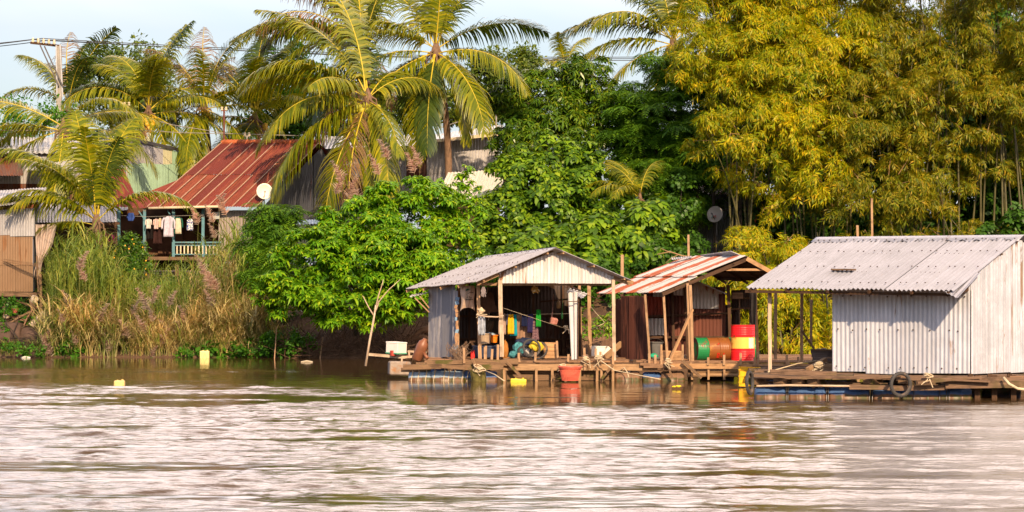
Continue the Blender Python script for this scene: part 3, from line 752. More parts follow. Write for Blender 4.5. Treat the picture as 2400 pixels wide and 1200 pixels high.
tree('bank_shrub', 'low bright shrub at the water line right of the reeds', 'shrub', P(680, 850, 87.5),
     [BL(660, 800, 87, 40, 28), BL(710, 810, 87, 30, 24), BL(600, 815, 87.3, 40, 20), BL(560, 820, 87.6, 20, 18)], PR_vine, 240, L_green, bark_dark, 49, trunk_r=.03, sub=.4, nsub=8, smin=.5, smax=.9)
tree('bank_shrub', 'low green plant at the water line below the left shack', 'shrub', P(60, 850, 87.5),
     [BL(40, 820, 87.3, 40, 14), BL(80, 825, 87.3, 30, 12), BL(145, 800, 88, 18, 30), BL(5, 720, 90, 14, 30), BL(15, 780, 89, 12, 24), BL(22, 700, 90, 14, 10)], PR_vine, 200, L_green, bark_dark, 50, trunk_r=.03, sub=.4, nsub=8, smin=.4, smax=.8)

# ------------------------------------------------------------------ coconut palms
def frond_mesh(e0, bend, seed, L=4.6, pairs=84, leaf=1.05, hang=1.15, dry=False, mats=None, side=0.0):
    rg = np.random.RandomState(seed); mb_v = []; mb_f = []; mi = []
    n = 40; pts = [np.zeros(3)]; dirs = []
    sway = rg.normal(0, .22)
    for i in range(n):
        t = (i+.5)/n; e = R(e0-bend*t**1.35); a = sway*t*t+side*t
        d = np.array([math.cos(e)*math.cos(a), math.cos(e)*math.sin(a), math.sin(e)]); dirs.append(d); pts.append(pts[-1]+d*L/n)
    dirs.append(dirs[-1]); pts = np.array(pts); dirs = np.array(dirs)
    # rib, four sided
    for i in range(0, n, 2):
        r0 = .035*(1-i/n)**.7+.006; r1 = .035*(1-(i+2)/n)**.7+.006 if i+2 < n else .004
        o = len(mb_v)
        for p, d, r in ((pts[i], dirs[i], r0), (pts[i+2], dirs[i+2], r1)):
            s = unit(np.cross(d, [0, 0, 1.0])+np.array([1e-6, 0, 0])); u = np.cross(s, d)
            mb_v += [p+s*r, p+u*r*.6, p-s*r, p-u*r*.6]
        for j in range(4): mb_f.append((o+j, o+(j+1) % 4, o+4+(j+1) % 4, o+4+j)); mi.append(1)
    twist = rg.normal(0, .25); miss = rg.uniform(.02, .22); hang = hang*rg.uniform(.75, 1.35)
    for k in range(pairs):
        t = .10+.90*(k+.5)/pairs; x = t*n; i = min(int(x), n-1); p = pts[i]+(pts[i+1]-pts[i])*(x-i); d = dirs[i]
        s = unit(np.cross(d, [0, 0, 1.0])+np.array([1e-6, 0, 0])); u = np.cross(s, d)
        prof = (0.45+.75*math.sin(math.pi*min(1, t*.9+.05)))*(1 if t < .85 else 1-(t-.85)*3.2)
        for sg in (-1, 1):
            if rg.rand() < miss: continue
            l = leaf*prof*rg.uniform(.8, 1.12); fw = .35+.65*t+rg.normal(0, .08)
            dd = unit(s*sg*(1.0)+d*fw+u*(.28+twist*sg)+rg.normal(0, .05, 3))
            q = p.copy(); o = len(mb_v); w = .029*rg.uniform(.8, 1.15)*(1 if not dry else .7)
            h = hang*rg.uniform(.75, 1.25)
            for m in range(4):
                ww = w*(1.0, 1.1, .75, .12)[m]
                ws = unit(np.cross(dd, s*sg*0.2+u)+np.array([1e-6, 0, 0]))
                mb_v += [q-ws*ww, q+ws*ww]
                dd = unit(dd+np.array([0, 0, -1.0])*h*(.22, .42, .6, 0)[m]); q = q+dd*l/3
            for m in range(3): mb_f.append((o+2*m, o+2*m+1, o+2*m+3, o+2*m+2)); mi.append(0)
    me = bpy.data.meshes.new('frond'); f = np.array(mb_f); vv = np.array(mb_v, dtype=np.float32)
    me.vertices.add(len(vv)); me.vertices.foreach_set('co', vv.ravel()); me.loops.add(f.size); me.loops.foreach_set('vertex_index', f.astype(np.int32).ravel())
    me.polygons.add(len(f)); me.polygons.foreach_set('loop_start', np.arange(0, f.size, 4, dtype=np.int32))
    for m in mats: me.materials.append(m)
    me.polygons.foreach_set('material_index', np.array(mi, dtype=np.int32)); me.update(calc_edges=True)
    return me
CL = {'up': (78, 42), 'steep': (62, 62), 'mid': (42, 95), 'arch': (30, 60), 'flat': (12, 80), 'down': (-18, 60), 'hang': (-50, 34), 'drop': (-68, 16)}
FR = {}
for ci, (k, (e, b)) in enumerate(CL.items()):
    for s in range(4): FR[k, 'g', s] = frond_mesh(e, b, ci*10+s, mats=[L_palm, L_rib])
    for s in range(2): FR[k, 'k', s] = frond_mesh(e, b, 200+ci*10+s, mats=[L_palmdark, L_rib])
    for s in range(1): FR[k, 'd', s] = frond_mesh(e, b, 100+ci*10+s, pairs=46, hang=1.7, dry=True, mats=[L_palmdry, L_rib])
nut_mat = plain_mat('coconut_husk', (0.38, 0.36, 0.03), .45, .3, 5)
nut_o = plain_mat('ripe_coconut_husk', (0.62, 0.36, 0.03), .45, .3, 5)
def palm(label, base, crown, fronds, auto=0, seed=0, L=1.0, r=.14, nuts=0, nutm=None, sag=0.15, autocl=None, group='coconut palms of the village'):
    rg = random.Random(seed); base = V(base); crown = V(crown)
    root = thing('coconut_palm', label, 'palm tree', base, group)
    mb = MB(); n = 26; pts = []; rr = []
    for i in range(n+1):
        t = i/n; p = base.lerp(crown, t)+V((sag*math.sin(math.pi*t), 0, 0)); pts.append(p)
        rr.append(r*(1.35-.5*min(1, t*5)-.22*t)*(1.05 if i % 2 else .97))
    mb.tube(pts, rr, 12); mb.build('trunk', palm_bark, root, smooth=True)
    # fibrous crown shaft with leaf bases
    cb = MB(); cb.lathe(crown-V((0, 0, .35)), [(r*.8, 0), (r*1.0, .25), (r*.95, .4), (r*.5, .6), (.02, .75)], 12)
    for i in range(9):
        a = rg.uniform(0, 6.28); d = V((math.cos(a), math.sin(a), 0)); q = crown+V((0, 0, rg.uniform(-.3, .1)))
        cb.tube([q+d*r*.7, q+d*(r+.14)+V((0, 0, -.1)), q+d*(r+.2)+V((0, 0, -.5))], [.05, .03, .01], 5)
    cb.build('crown_shaft', palm_bark, root)
    lst = list(fronds)
    for i in range(auto):
        c = (autocl or ['up', 'steep', 'steep', 'mid', 'mid', 'arch', 'flat', 'down'])[i % (len(autocl) if autocl else 8)]
        lst.append((i*137.5+rg.uniform(-20, 20), c, rg.uniform(.8, 1.08), rg.choice('gggk')))
    for a, c, s, *k in lst:
        kk = k[0] if k else 'g'; nv = {'g': 4, 'k': 2, 'd': 1}[kk]
        o = bpy.data.objects.new('frond', FR[c, kk, rg.randrange(nv)]); COL.objects.link(o); o.parent = root
        ar = R(a); off = V((math.cos(ar), math.sin(ar), 0))*r*.6
        o.location = crown-base+off+V((0, 0, .25 if c in ('up', 'steep') else (.1 if c in ('mid', 'arch') else -.1)))
        o.rotation_euler = (rg.uniform(-.12, .12), rg.uniform(-.08, .08), ar); o.scale = (s*L,)*3
    if nuts:
        nb = MB(); nb.lathe((0, 0, 0), [(.01, -.13), (.07, -.11), (.105, -.03), (.10, .05), (.06, .11), (.01, .125)], 10)
        nm = None
        for i in range(nuts):
            if nm is None: no = nb.build('coconut', nutm or nut_mat, root, smooth=True); no.location = (0, 0, 0); nm = no.data; nm.transform(Matrix.Translation(base)) ; no_ = no
            else: no_ = bpy.data.objects.new('coconut', nm); COL.objects.link(no_); no_.parent = root
            a = rg.uniform(-2.8, -.3); q = rg.uniform(.2, .42)
            no_.location = crown-base+V((math.cos(a)*q*1.3, math.sin(a)*q, rg.uniform(-.75, -.2))); no_.rotation_euler = (rg.uniform(-.4, .4), rg.uniform(-.4, .4), 0)
    return root
# the two tall palms in the middle
palm('tallest coconut palm, bare trunk left of the mango tree with clean arching fronds', P(1045, 560, 100), P(1022, 118, 100),
     [(14, 'arch', .95, 'k'), (5, 'flat', .72, 'k'), (-28, 'flat', .92), (-55, 'down', .95), (-85, 'drop', .55), (-120, 'hang', .95), (-150, 'down', 1.0), (-160, 'flat', .95), (175, 'mid', .9), (200, 'arch', .75),
      (100, 'up', .9), (60, 'steep', .9, 'k'), (140, 'steep', .95), (20, 'up', .8), (-90, 'up', .8), (-105, 'hang', .9, 'k'), (-35, 'hang', .8), (120, 'down', .9, 'k'), (60, 'down', .8, 'k'), (180, 'down', .9, 'k')],
     0, 1, nuts=9, r=.17, sag=.25)
palm('large coconut palm whose long fronds droop over the rusty roof', P(905, 560, 97.5), P(862, 232, 97.5),
     [(178, 'arch', 1.0), (186, 'flat', 1.0), (200, 'down', 1.1), (215, 'flat', 1.0), (170, 'mid', 1.05), (-100, 'drop', .72), (-75, 'drop', .62), (-140, 'hang', 1.1), (-150, 'down', 1.15), (-50, 'hang', .95), (-62, 'down', .7), (25, 'mid', .7),
      (160, 'steep', 1.0), (100, 'steep', .9, 'k'), (60, 'mid', .9), (240, 'arch', .8), (195, 'mid', 1.1), (-120, 'hang', .9, 'd'), (175, 'drop', .9, 'd'), (140, 'up', 1.1), (170, 'steep', 1.1)],
     0, 2, nuts=16, r=.17, sag=.2)
palm('tall coconut palm with brown dead fronds, its head cut by the top edge', P(880, 560, 104), P(850, 112, 104),
     [(180, 'steep', 1.0, 'd'), (150, 'steep', 1.0, 'd'), (200, 'mid', 1.0, 'd'), (170, 'up', 1.1, 'g'), (160, 'mid', 1.0, 'k'), (200, 'arch', 1.0), (160, 'arch', 1.05, 'k'), (175, 'steep', 1.0), (150, 'up', 1.0), (30, 'mid', .9), (20, 'up', .9, 'k'), (120, 'up', 1.1), (-60, 'down', .7, 'd'), (-110, 'hang', .8, 'd'), (-140, 'hang', 1.0, 'd'), (60, 'steep', .9), (100, 'up', .9), (210, 'flat', .9), (230, 'down', .9, 'k'), (185, 'arch', 1.1, 'g')],
     0, 3, r=.16)
palm('young short trunked coconut palm with yellow ribbed fronds in front of the long house', P(238, 640, 92.5), P(226, 520, 92.5),
     [(178, 'arch', .95), (168, 'steep', 1.0), (185, 'mid', .95), (150, 'steep', .95), (110, 'up', 1.0), (70, 'up', .95), (200, 'mid', .8), (-10, 'mid', .92), (190, 'steep', .8), (95, 'up', .85, 'k'), (40, 'up', .75), (215, 'steep', .75), (-110, 'up', .8), (175, 'flat', .7), (-60, 'up', .7, 'k')],
     0, 4, L=.9, r=.15, sag=0)
palm('coconut palm with many yellow nuts behind the long metal house', P(350, 560, 108), P(348, 262, 108), [(180, 'flat', 1.0), (0, 'flat', 1.05), (-30, 'down', 1.0), (-150, 'down', .9), (-100, 'drop', .8), (-140, 'hang', .9), (-50, 'hang', .9), (-110, 'hang', .9, 'd')], 15, 5, L=.78, nuts=14, nutm=nut_o)
palm('thin coconut palm with ragged grey brown fronds right of the palm with many nuts', P(492, 560, 109), P(478, 250, 109), [(-5, 'flat', 1.0), (-30, 'down', .9), (110, 'up', 1.0, 'd'), (60, 'steep', .9, 'd'), (150, 'steep', 1.0, 'd'), (-100, 'drop', .7), (180, 'down', .8, 'k')], 9, 6, nuts=8, nutm=nut_o, L=.78)
palm('feathery dark coconut palm left of the big palm over the rusty roof', P(604, 560, 110), P(598, 275, 110), [(180, 'flat', .95), (-150, 'down', .9), (100, 'up', 1.0, 'k'), (80, 'up', 1.0, 'k'), (150, 'steep', 1.0, 'k'), (-60, 'hang', .9, 'd'), (-120, 'drop', .9, 'd')], 12, 7, L=.80, nuts=6, nutm=nut_o)
palm('coconut palm with a dark fan of fronds directly behind the utility pole', P(165, 560, 112), P(160, 250, 118), [(100, 'up', 1.0, 'd'), (60, 'up', .9, 'k'), (30, 'steep', .9, 'k'), (130, 'steep', .95, 'k'), (80, 'steep', 1.0, 'k'), (0, 'mid', .8, 'k')], 8, 8, L=.78)
palm('coconut palm behind the left edge with two long level fronds', P(150, 560, 103), P(148, 300, 103), [(178, 'arch', 1.1), (185, 'flat', 1.15), (190, 'down', 1.0), (0, 'flat', .9), (5, 'arch', .8), (-30, 'mid', .8), (-80, 'hang', .8), (160, 'flat', .8)], 0, 9)
palm('coconut palm half hidden behind the left side of the bamboo', P(1600, 560, 104), P(1578, 98, 104), [(178, 'mid', .95), (172, 'arch', .95, 'k'), (190, 'flat', 1.0), (200, 'down', .95), (160, 'steep', .95, 'k'), (120, 'up', .9, 'k'), (90, 'up', .9), (180, 'hang', .95, 'k'), (-130, 'hang', .9, 'k'), (20, 'mid', .8), (60, 'steep', .9)], 5, 10)
palm('small distant palm head just above the mango tree', P(1335, 560, 128), P(1325, 165, 128), [(100, 'up', .5, 'k')], 9, 11, L=.55, autocl=['flat', 'mid', 'arch', 'steep'])
palm('young low palm with pale fronds between the mango tree and the feathery tree', P(1510, 640, 94.3), P(1500, 470, 94.3), [(150, 'steep', .5), (175, 'mid', .55), (200, 'mid', .5), (120, 'steep', .6), (60, 'steep', .5), (-120, 'mid', .5)], 0, 12, L=.9, r=.08)

# ------------------------------------------------------------------ reeds
L_reed = leaf_mat('reed_blades', [(0.12, 0.20, 0.05), (0.20, 0.29, 0.06), (0.28, 0.36, 0.07), (0.42, 0.42, 0.12)], .35)
L_straw = leaf_mat('dry_reed_blades', [(0.34, 0.28, 0.12), (0.52, 0.42, 0.20), (0.64, 0.52, 0.28), (0.32, 0.36, 0.11)], .3)
L_plume = leaf_mat('reed_plumes', [(0.44, 0.33, 0.29), (0.52, 0.40, 0.36), (0.62, 0.50, 0.45)], .5, .9, .1)
def reed_proto(rg, H=3.0, nb=9, lean=.12, wid=.019):
    vs = []; fs = []
    def strip(pts, ws, sd_):
        o = len(vs)
        for p, w_ in zip(pts, ws): vs.extend([p-sd_*w_, p+sd_*w_])
        for i in range(len(pts)-1): fs.append((o+2*i, o+2*i+1, o+2*i+3, o+2*i+2))
    a0 = rg.uniform(0, 6.28); ld = np.array([math.cos(a0), math.sin(a0), 0])*rg.uniform(.3, 1)*lean
    st = [np.array([0, 0, H*t])+ld*H*t*t for t in np.linspace(0, 1, 5)]
    strip(st, [.014, .013, .011, .009, .004], np.array([1.0, 0, 0])); strip(st, [.014, .013, .011, .009, .004], np.array([0, 1.0, 0]))
    for i in range(nb):
        t = rg.uniform(.15, .98); b = np.array([0, 0, H*t])+ld*H*t*t; a = rg.uniform(0, 6.28); hz = np.array([math.cos(a), math.sin(a), 0])
        L = rg.uniform(.7, 1.25); e = rg.uniform(.9, 1.35); p = b.copy(); pts = [p.copy()]
        dro = rg.uniform(.12, .5)
        for k in range(5):
            p = p+(hz*math.cos(e)+np.array([0, 0, math.sin(e)]))*L/5; pts.append(p.copy()); e -= dro
        strip(pts, [wid*.6, wid, wid, wid*.8, wid*.5, .002], np.cross(hz, [0, 0, 1.0]))
    return np.array(vs), np.array(fs)
rgr = np.random.RandomState(8)
PR_reed = [reed_proto(rgr) for _ in range(7)]; PR_reedlow = [reed_proto(rgr, 1.2, 11, .75) for _ in range(5)]
def place_reeds(name, label, protos, n, mat, seed, xr, yr, prob, smin, smax):
    rg = np.random.RandomState(seed); y = rg.uniform(*yr, n); px = rg.uniform(*xr, n); x = (px-1200)*y/F
    keep = rg.rand(n) < prob(px, y); x = x[keep]; y = y[keep]; px = px[keep]
    z = np.maximum(ground_h(x, y), -.05)-.03; m = len(x)
    s = rg.uniform(smin, smax, m)*hmul(px); a = rg.uniform(0, 6.28, m); VV = []; FF = []; o = 0; wh = rg.randint(0, len(protos), m)
    for p, (pv, pf) in enumerate(protos):
        sel = np.where(wh == p)[0]; c = np.cos(a[sel])[:, None]; sn = np.sin(a[sel])[:, None]
        vx = (pv[:, 0]*c-pv[:, 1]*sn)*s[sel][:, None]+x[sel][:, None]; vy = (pv[:, 0]*sn+pv[:, 1]*c)*s[sel][:, None]+y[sel][:, None]; vz = pv[:, 2]*s[sel][:, None]+z[sel][:, None]
        VV.append(np.stack([vx, vy, vz], 2).reshape(-1, 3)); FF.append((pf[None]+(np.arange(len(sel))*len(pv))[:, None, None]+o).reshape(-1, 4)); o += len(sel)*len(pv)
    ob = arr_mesh(name, np.concatenate(VV), np.concatenate(FF), mat, None, (-12, 90, 0)); tag(ob, label, 'reeds', kind='stuff')
def hmul(px): return np.interp(px, [90, 120, 180, 260, 300, 400, 430, 480, 540, 580, 620, 660], [.35, .8, 1.05, .92, .62, .58, .68, .85, 1.02, .95, .55, .3])
place_reeds('reeds', 'tall green reeds along the left bank', PR_reed, 900, L_reed, 71, (110, 620), (88.6, 92.2), lambda px, y: np.interp(px, [100, 280, 380, 600], [1, .85, .75, .65]), .75, 1.08)
place_reeds('dry_reeds', 'straw coloured dry reeds mixed into the left bank reeds', PR_reed, 620, L_straw, 72, (250, 620), (88.4, 91.0), lambda px, y: np.interp(px, [250, 400, 500, 600], [.08, .3, .85, .95]), .55, .95)
place_reeds('short_dry_reeds', 'short bent straw at the foot of the reeds', PR_reedlow, 1500, L_straw, 73, (100, 640), (87.8, 89.2), lambda px, y: np.interp(px, [100, 300, 600], [.35, .6, .9]), .6, 1.25)
place_reeds('short_reeds', 'short green grass at the water line', PR_reedlow, 700, L_reed, 74, (0, 700), (87.8, 89.4), lambda px, y: np.full_like(px, .7), .5, 1.1)
# plumed stalks, one by one
def plume_proto(seed):
    rg = np.random.RandomState(seed); vs = []; fs = []; mi = []
    L = .72; le = rg.uniform(.25, .6)
    for k in range(190):
        t = rg.rand()**.8; b = np.array([le*t*t*.8, 0, L*t]); a = rg.uniform(0, 6.28); l = (.26*(1-t)+.07)*rg.uniform(.6, 1.2)*(.5+min(1, t*5)*.5)
        d = np.array([math.cos(a)*.55+.25, math.sin(a)*.5, .6]); q = b.copy(); o = len(vs); s = unit(rg.normal(0, 1, 3)); w = .016
        for m in range(3):
            vs += [q-s*w*(1, .9, .2)[m], q+s*w*(1, .9, .2)[m]]; d = unit(d+np.array([.12, 0, -.4])); q = q+d*l/2
        fs += [(o, o+1, o+3, o+2), (o+2, o+3, o+5, o+4)]
    return np.array(vs), np.array(fs)
stalk_m = plain_mat('reed_stalk', (0.20, 0.19, 0.05), .6, .3)
plumes = [(465, 505), (500, 500), (513, 470), (505, 540), (530, 480), (1e9, 0), (165, 700), (180, 730), (230, 735), (130, 760), (205, 760), (250, 740), (300, 770), (290, 820), (345, 700), (340, 760), (360, 735), (380, 720), (395, 770), (330, 800), (410, 760), (420, 700), (260, 800), (100, 790), (120, 810), (15, 780), (480, 620), (495, 650), (510, 660), (480, 720), (500, 700), (355, 690), (310, 720), (270, 700), (200, 640), (185, 610), (440, 740), (460, 780), (180, 790), (150, 740), (375, 790), (225, 700), (350, 830), (430, 820), (395, 700), (545, 610)]; plumes = plumes[:6]+plumes[6::2]+plumes[7::4]
pp = [plume_proto(s) for s in range(4)]
mesh_cache = {}
def add_plume(px, py, Y, sc_, rng, lab, grp):
    z0 = float(max(ground_h(np.array([(px-1200)*Y/F]), np.array([Y]))[0], -.02)); top = P(px, py, Y)
    base = V((top.x+rng.uniform(-.15, .15), Y, z0-.03))
    r = thing('plumed_reed', lab, 'reed', base, grp)
    mb = MB(); mid = base.lerp(top, .6)+V((rng.uniform(-.05, .05), 0, 0)); mb.tube([base, mid, top-V((0, 0, .25*sc_))], [.007, .006, .004], 4)
    bl_ = rng.choice([-1, 1])
    mb.build('stalk', stalk_m, r)
    v, f = pp[rng.randrange(4)]; o = arr_mesh('plume', np.stack([v[:, 0]*bl_*sc_+top.x, v[:, 1]*sc_+top.y, v[:, 2]*sc_+top.z-.38*sc_], 1), f, L_plume, r)
rp = random.Random(9)
for (px, py) in plumes:
    if px > 5000: continue
    add_plume(px, py, rp.uniform(87.7, 88.3) if py > 560 else 90.2, rp.uniform(.6, 1.0), rp, 'pinkish brown feathery plume on a thin stalk in the reed bed below the porch', 'plumed reeds in the reed bed')
for (px, py) in [(787, 430), (815, 440), (888, 385), (910, 350), (972, 380), (985, 365), (842, 450), (800, 400)]:
    add_plume(px, py, 92.5, .95, rp, 'tall pinkish reed plume standing above the big bush before the metal building', 'tall plumes above the big bush')
# ------------------------------------------------------------------ village materials
T_light = tin_mat('pale_roof_tin', (0.62, 0.60, 0.60), rust=0.18, metal=.2, rough=.4)
T_grey = tin_mat('grey_wall_tin', (0.50, 0.48, 0.49), rust=0.15, metal=.25)
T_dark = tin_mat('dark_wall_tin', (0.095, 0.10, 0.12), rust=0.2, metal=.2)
T_tan = tin_mat('tan_wall_tin', (0.30, 0.18, 0.10), rust=0.42, metal=.05, rough=.6, rustcol=(0.26, 0.12, 0.05))
T_rust = tin_mat('rust_red_roof', (0.20, 0.032, 0.020), rust=0.45, var=.35, metal=.05, rough=.7, streak=(.7, .7, .7), rustcol=(0.26, 0.06, 0.028))
T_seam = plain_mat('roof_seam', (0.50, 0.30, 0.2), .6, .3)
T_green = tin_mat('pale_green_tin', (0.34, 0.50, 0.34), metal=.05, rough=.5)
T_cream = tin_mat('cream_tin', (0.62, 0.58, 0.36), metal=.05, rough=.5)
T_white = tin_mat('cream_white_roof', (0.78, 0.72, 0.62), metal=.05, rough=.5)
T_brown = tin_mat('brown_wall_tin', (0.16, 0.075, 0.05), rust=.4, metal=.05, rough=.7)
W_old = wood_mat('old_wood', (0.24, 0.15, 0.09), (0.09, 0.055, 0.035))
W_dark = wood_mat('dark_wood', (0.11, 0.06, 0.035), (0.04, 0.022, 0.014))
W_fresh = wood_mat('pale_wood', (0.52, 0.31, 0.16), (0.30, 0.16, 0.08))
W_blue = plain_mat('blue_paint', (0.10, 0.24, 0.29), .6, .3, 4, dirt=(0.2, 0.16, 0.1))
W_cream = plain_mat('cream_paint', (0.66, 0.55, 0.38), .6, .25, 5)
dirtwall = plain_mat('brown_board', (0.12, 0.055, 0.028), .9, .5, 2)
cable_m = plain_mat('cable_rubber', (0.05, 0.05, 0.055), .6)
cable_l = plain_mat('grey_cable', (0.3, 0.27, 0.24), .6)
concrete = plain_mat('weathered_concrete', (0.36, 0.33, 0.30), .9, .3, 4, bumps=.5)
white_dish = plain_mat('dish_enamel', (0.80, 0.74, 0.62), .45, .08, 2)
grey_dish = plain_mat('dusty_dish_enamel', (0.42, 0.36, 0.33), .5, .15, 2)
tile_m = plain_mat('orange_ridge_tile', (0.50, 0.13, 0.045), .8, .4, 4)
steel = plain_mat('dark_steel', (0.12, 0.11, 0.11), .5, .3, metal=.6)
def quadP(*c): return [P(*q) for q in c]

# left shack on stilts
r = thing('stilt_shack', 'small shack at the left edge, grey tin above and tan rusty tin below', 'shack', P(10, 690, 92), None)
m = MB(); m.sheet(P(-150, 553, 92), P(81, 553, 92), P(81, 488, 92), P(-150, 500, 92), pitch=.085, seed=3); m.build('upper_wall', T_grey, r)
m = MB(); m.sheet(P(-150, 684, 92.05), P(77, 684, 92.05), P(77, 552, 92.05), P(-150, 552, 92.05), pitch=.085, sw=.7, rows=2, seed=4); m.build('lower_wall', T_tan, r)
m = MB(); m.sheet(P(81, 553, 92.1), P(92, 553, 96), P(92, 480, 96), P(81, 488, 92.1), seed=5); m.sheet(P(78, 684, 92.1), P(88, 670, 96), P(88, 552, 96), P(78, 552, 92.1), seed=6); m.build('side_wall', T_dark, r)
m = MB(); m.sheet(P(-170, 498, 91.5), P(92, 474, 91.5), P(110, 440, 96.5), P(-150, 455, 96.5), seed=7, pitch=.1); m.build('roof', T_grey, r)
m = MB(); m.beam(P(-150, 690, 91.95), P(88, 690, 91.95), .1, .14, jit=.01)
for px in (-80, 10, 78): m.beam(P(px, 692, 92.1), P(px, 800, 92.1), .1)
for px in (-80, 10, 84): m.beam(P(px, 690, 95.8), P(px, 770, 95.8), .1)
m.build_each('stilt', W_old, r)
# lean-to behind it
r = thing('lean_to', 'dark open lean-to with a grey sheet roof behind the tied curtain', 'lean-to', P(180, 650, 94))
m = MB(); m.sheet(P(86, 522, 93.6), P(275, 520, 94), P(270, 470, 97.5), P(88, 476, 97.5), seed=9); m.build('roof', T_grey, r)
m = MB(); m.box(P(180, 590, 98), 2.9, .1, 2.1); m.build('back_wall', W_dark, r)
m = MB()
for px in (92, 160, 225, 272): m.beam(P(px, 520, 94), P(px+2, 700, 94), .09, jit=.01)
m.beam(P(88, 648, 94), P(280, 650, 94), .1); m.beam(P(88, 528, 94), P(280, 524, 94), .08)
for k in range(7): m.beam(P(228, 528+k*7, 95.6), P(272, 530+k*7, 95.6), .04, .05)
m.build_each('post', W_dark, r)
m = MB(); m.box(P(180, 652, 95.8), 2.8, 3.4, .06); m.build('floor', W_old, r)
# tied curtain
def sheet_cloth(name, outline, mat, Y, label, cat, folds=9, amp=.05, group=None, nv=14, nu=26, parent=None):
    """outline: rows of (y, xleft, xright) in photo pixels; hangs in folds"""
    vs = []; fs = []; ys = [o[0] for o in outline]
    for j in range(nv+1):
        y = ys[0]+(ys[-1]-ys[0])*j/nv; xl = np.interp(y, ys, [o[1] for o in outline]); xr = np.interp(y, ys, [o[2] for o in outline])
        for i in range(nu+1):
            u = i/nu; p = P(xl+(xr-xl)*u, y, Y)
            vs.append((p.x, p.y+amp*math.sin(u*folds*2*math.pi/2+y*.03)+amp*.3*math.sin(u*23+y*.1), p.z))
    for j in range(nv):
        for i in range(nu): a = j*(nu+1)+i; fs.append((a, a+1, a+nu+2, a+nu+1))
    nfr = len(fs); n0 = len(vs)
    vs += [(a[0], a[1]+.018, a[2]) for a in vs]; fs += [tuple(n0+q for q in f[::-1]) for f in fs]
    W_ = nu+1
    rim = [(j*W_, (j+1)*W_) for j in range(nv)]+[((j+1)*W_+nu, j*W_+nu) for j in range(nv)]+[(i+1, i) for i in range(nu)]+[(nv*W_+i, nv*W_+i+1) for i in range(nu)]
    fs += [(a, b, b+n0, a+n0) for a, b in rim]
    c = P((outline[0][1]+outline[0][2])/2, ys[-1], Y)
    o = arr_mesh(name, np.array(vs), np.array(fs), mat, parent, c, smooth=True)
    if label: tag(o, label, cat, group)
    return o
C_tarp = cloth_mat('dusty_plastic_tarp', (0.56, 0.45, 0.40), .15)
sheet_cloth('curtain', [(526, 82, 132), (545, 84, 129), (580, 85, 120), (600, 87, 107), (613, 88, 97), (620, 86, 98), (640, 78, 95), (655, 75, 93)], C_tarp, 92.4, 'pale plastic curtain gathered and tied beside the tan shack wall', 'curtain', 7, .09)
m = MB()
for k in range(4): m.beam(P(8, 607+k*2.0, 91.9), P(88, 618+k*2.5, 91.3), .013, m=0, jit=.006)
tag(m.build('pole_bundle', W_old), 'thin wooden poles tied sideways across the tan shack wall', 'poles')
m = MB(); m.beam(P(90, 690, 91.5), P(86, 600, 91.5), .05, jit=.012); m.beam(P(98, 775, 91), P(94, 640, 91.2), .08, jit=.015)
tag(m.build('gnarled_post', W_old), 'thin crooked post the curtain is tied to', 'post')

# long metal house behind the young palm
r = thing('long_metal_house', 'long house with pale tin roof and patched grey and green gable wall on the left', 'house', P(150, 560, 104))
m = MB(); m.sheet(P(-260, 362, 102.5), P(291, 358, 102.5), P(289, 321, 106.5), P(-260, 323, 106.5), pitch=.2, amp=.02, seed=12); m.build('roof', T_light, r)
m = MB(); m.beam(P(289, 322, 103), P(493, 367, 109.5), .06, .12); m.beam(P(291, 359, 102.5), P(289, 322, 106.5), .05, .08); m.build_each('roof_edge', steel, r)
m = MB()
gA, gB = P(287, 480, 103.1), P(490, 480, 109.4)
gD, gC = P(287, 326, 103.1), P(490, 371, 109.4)
m.sheet(gA, gB, gC, gD, sw=.75, rows=1, seed=14, pitch=.12, mats=lambda c, r_: [0, 0, 0, 0, 2, 1, 0, 0, 0, 0][c % 10])
gn = (gB-gA).cross(gD-gA).normalized()*.05
m.sheet(gA+gn, gB+gn, gA.lerp(gD, 0)+(gB-gA)+V((0, 0, 1.55))+gn, gA+V((0, 0, 1.55))+gn, sw=1.1, seed=15, pitch=.12, mats=lambda c, r_: 1)
m.build('gable_wall', [T_grey, T_green, T_cream], r)
m = MB(); m.sheet(P(-260, 500, 103.2), P(287, 500, 103.2), P(287, 355, 103.2), P(-260, 355, 103.2), sw=1.0, rows=2, seed=17, mats=lambda c, r_: [0, 1, 1, 0, 2, 1][(c*3+r_*2) % 6]); m.build('front_wall', [T_brown, T_grey, T_green], r)
m = MB(); m.sheet(P(-200, 412, 100.5), P(55, 412, 100.5), P(48, 368, 103), P(-200, 368, 103), sw=1.2, seed=18); m.build('porch_roof', T_brown, r)
m = MB(); m.sheet(P(60, 400, 101), P(170, 395, 101), P(175, 362, 103), P(70, 362, 103), sw=1.2, seed=19); m.build('awning', T_light, r)
# small rusty lean-to roof against it
r = thing('rusty_roof_shed', 'small red brown roofed shed between the long metal house and the rusty roofed house', 'shed', P(272, 560, 100))
m = MB(); m.sheet(P(240, 470, 99.5), P(322, 470, 99.5), P(290, 396, 101.5), P(246, 396, 101.5), seed=21); m.build('roof', T_rust, r)
m = MB(); m.box(P(278, 520, 100.2), 1.1, .08, 1.5); m.build('wall', W_dark, r)
m = MB(); m.sheet(P(232, 500, 98.8), P(300, 492, 98.8), P(300, 468, 99.8), P(232, 468, 99.8), seed=22); m.build('awning', T_light, r)

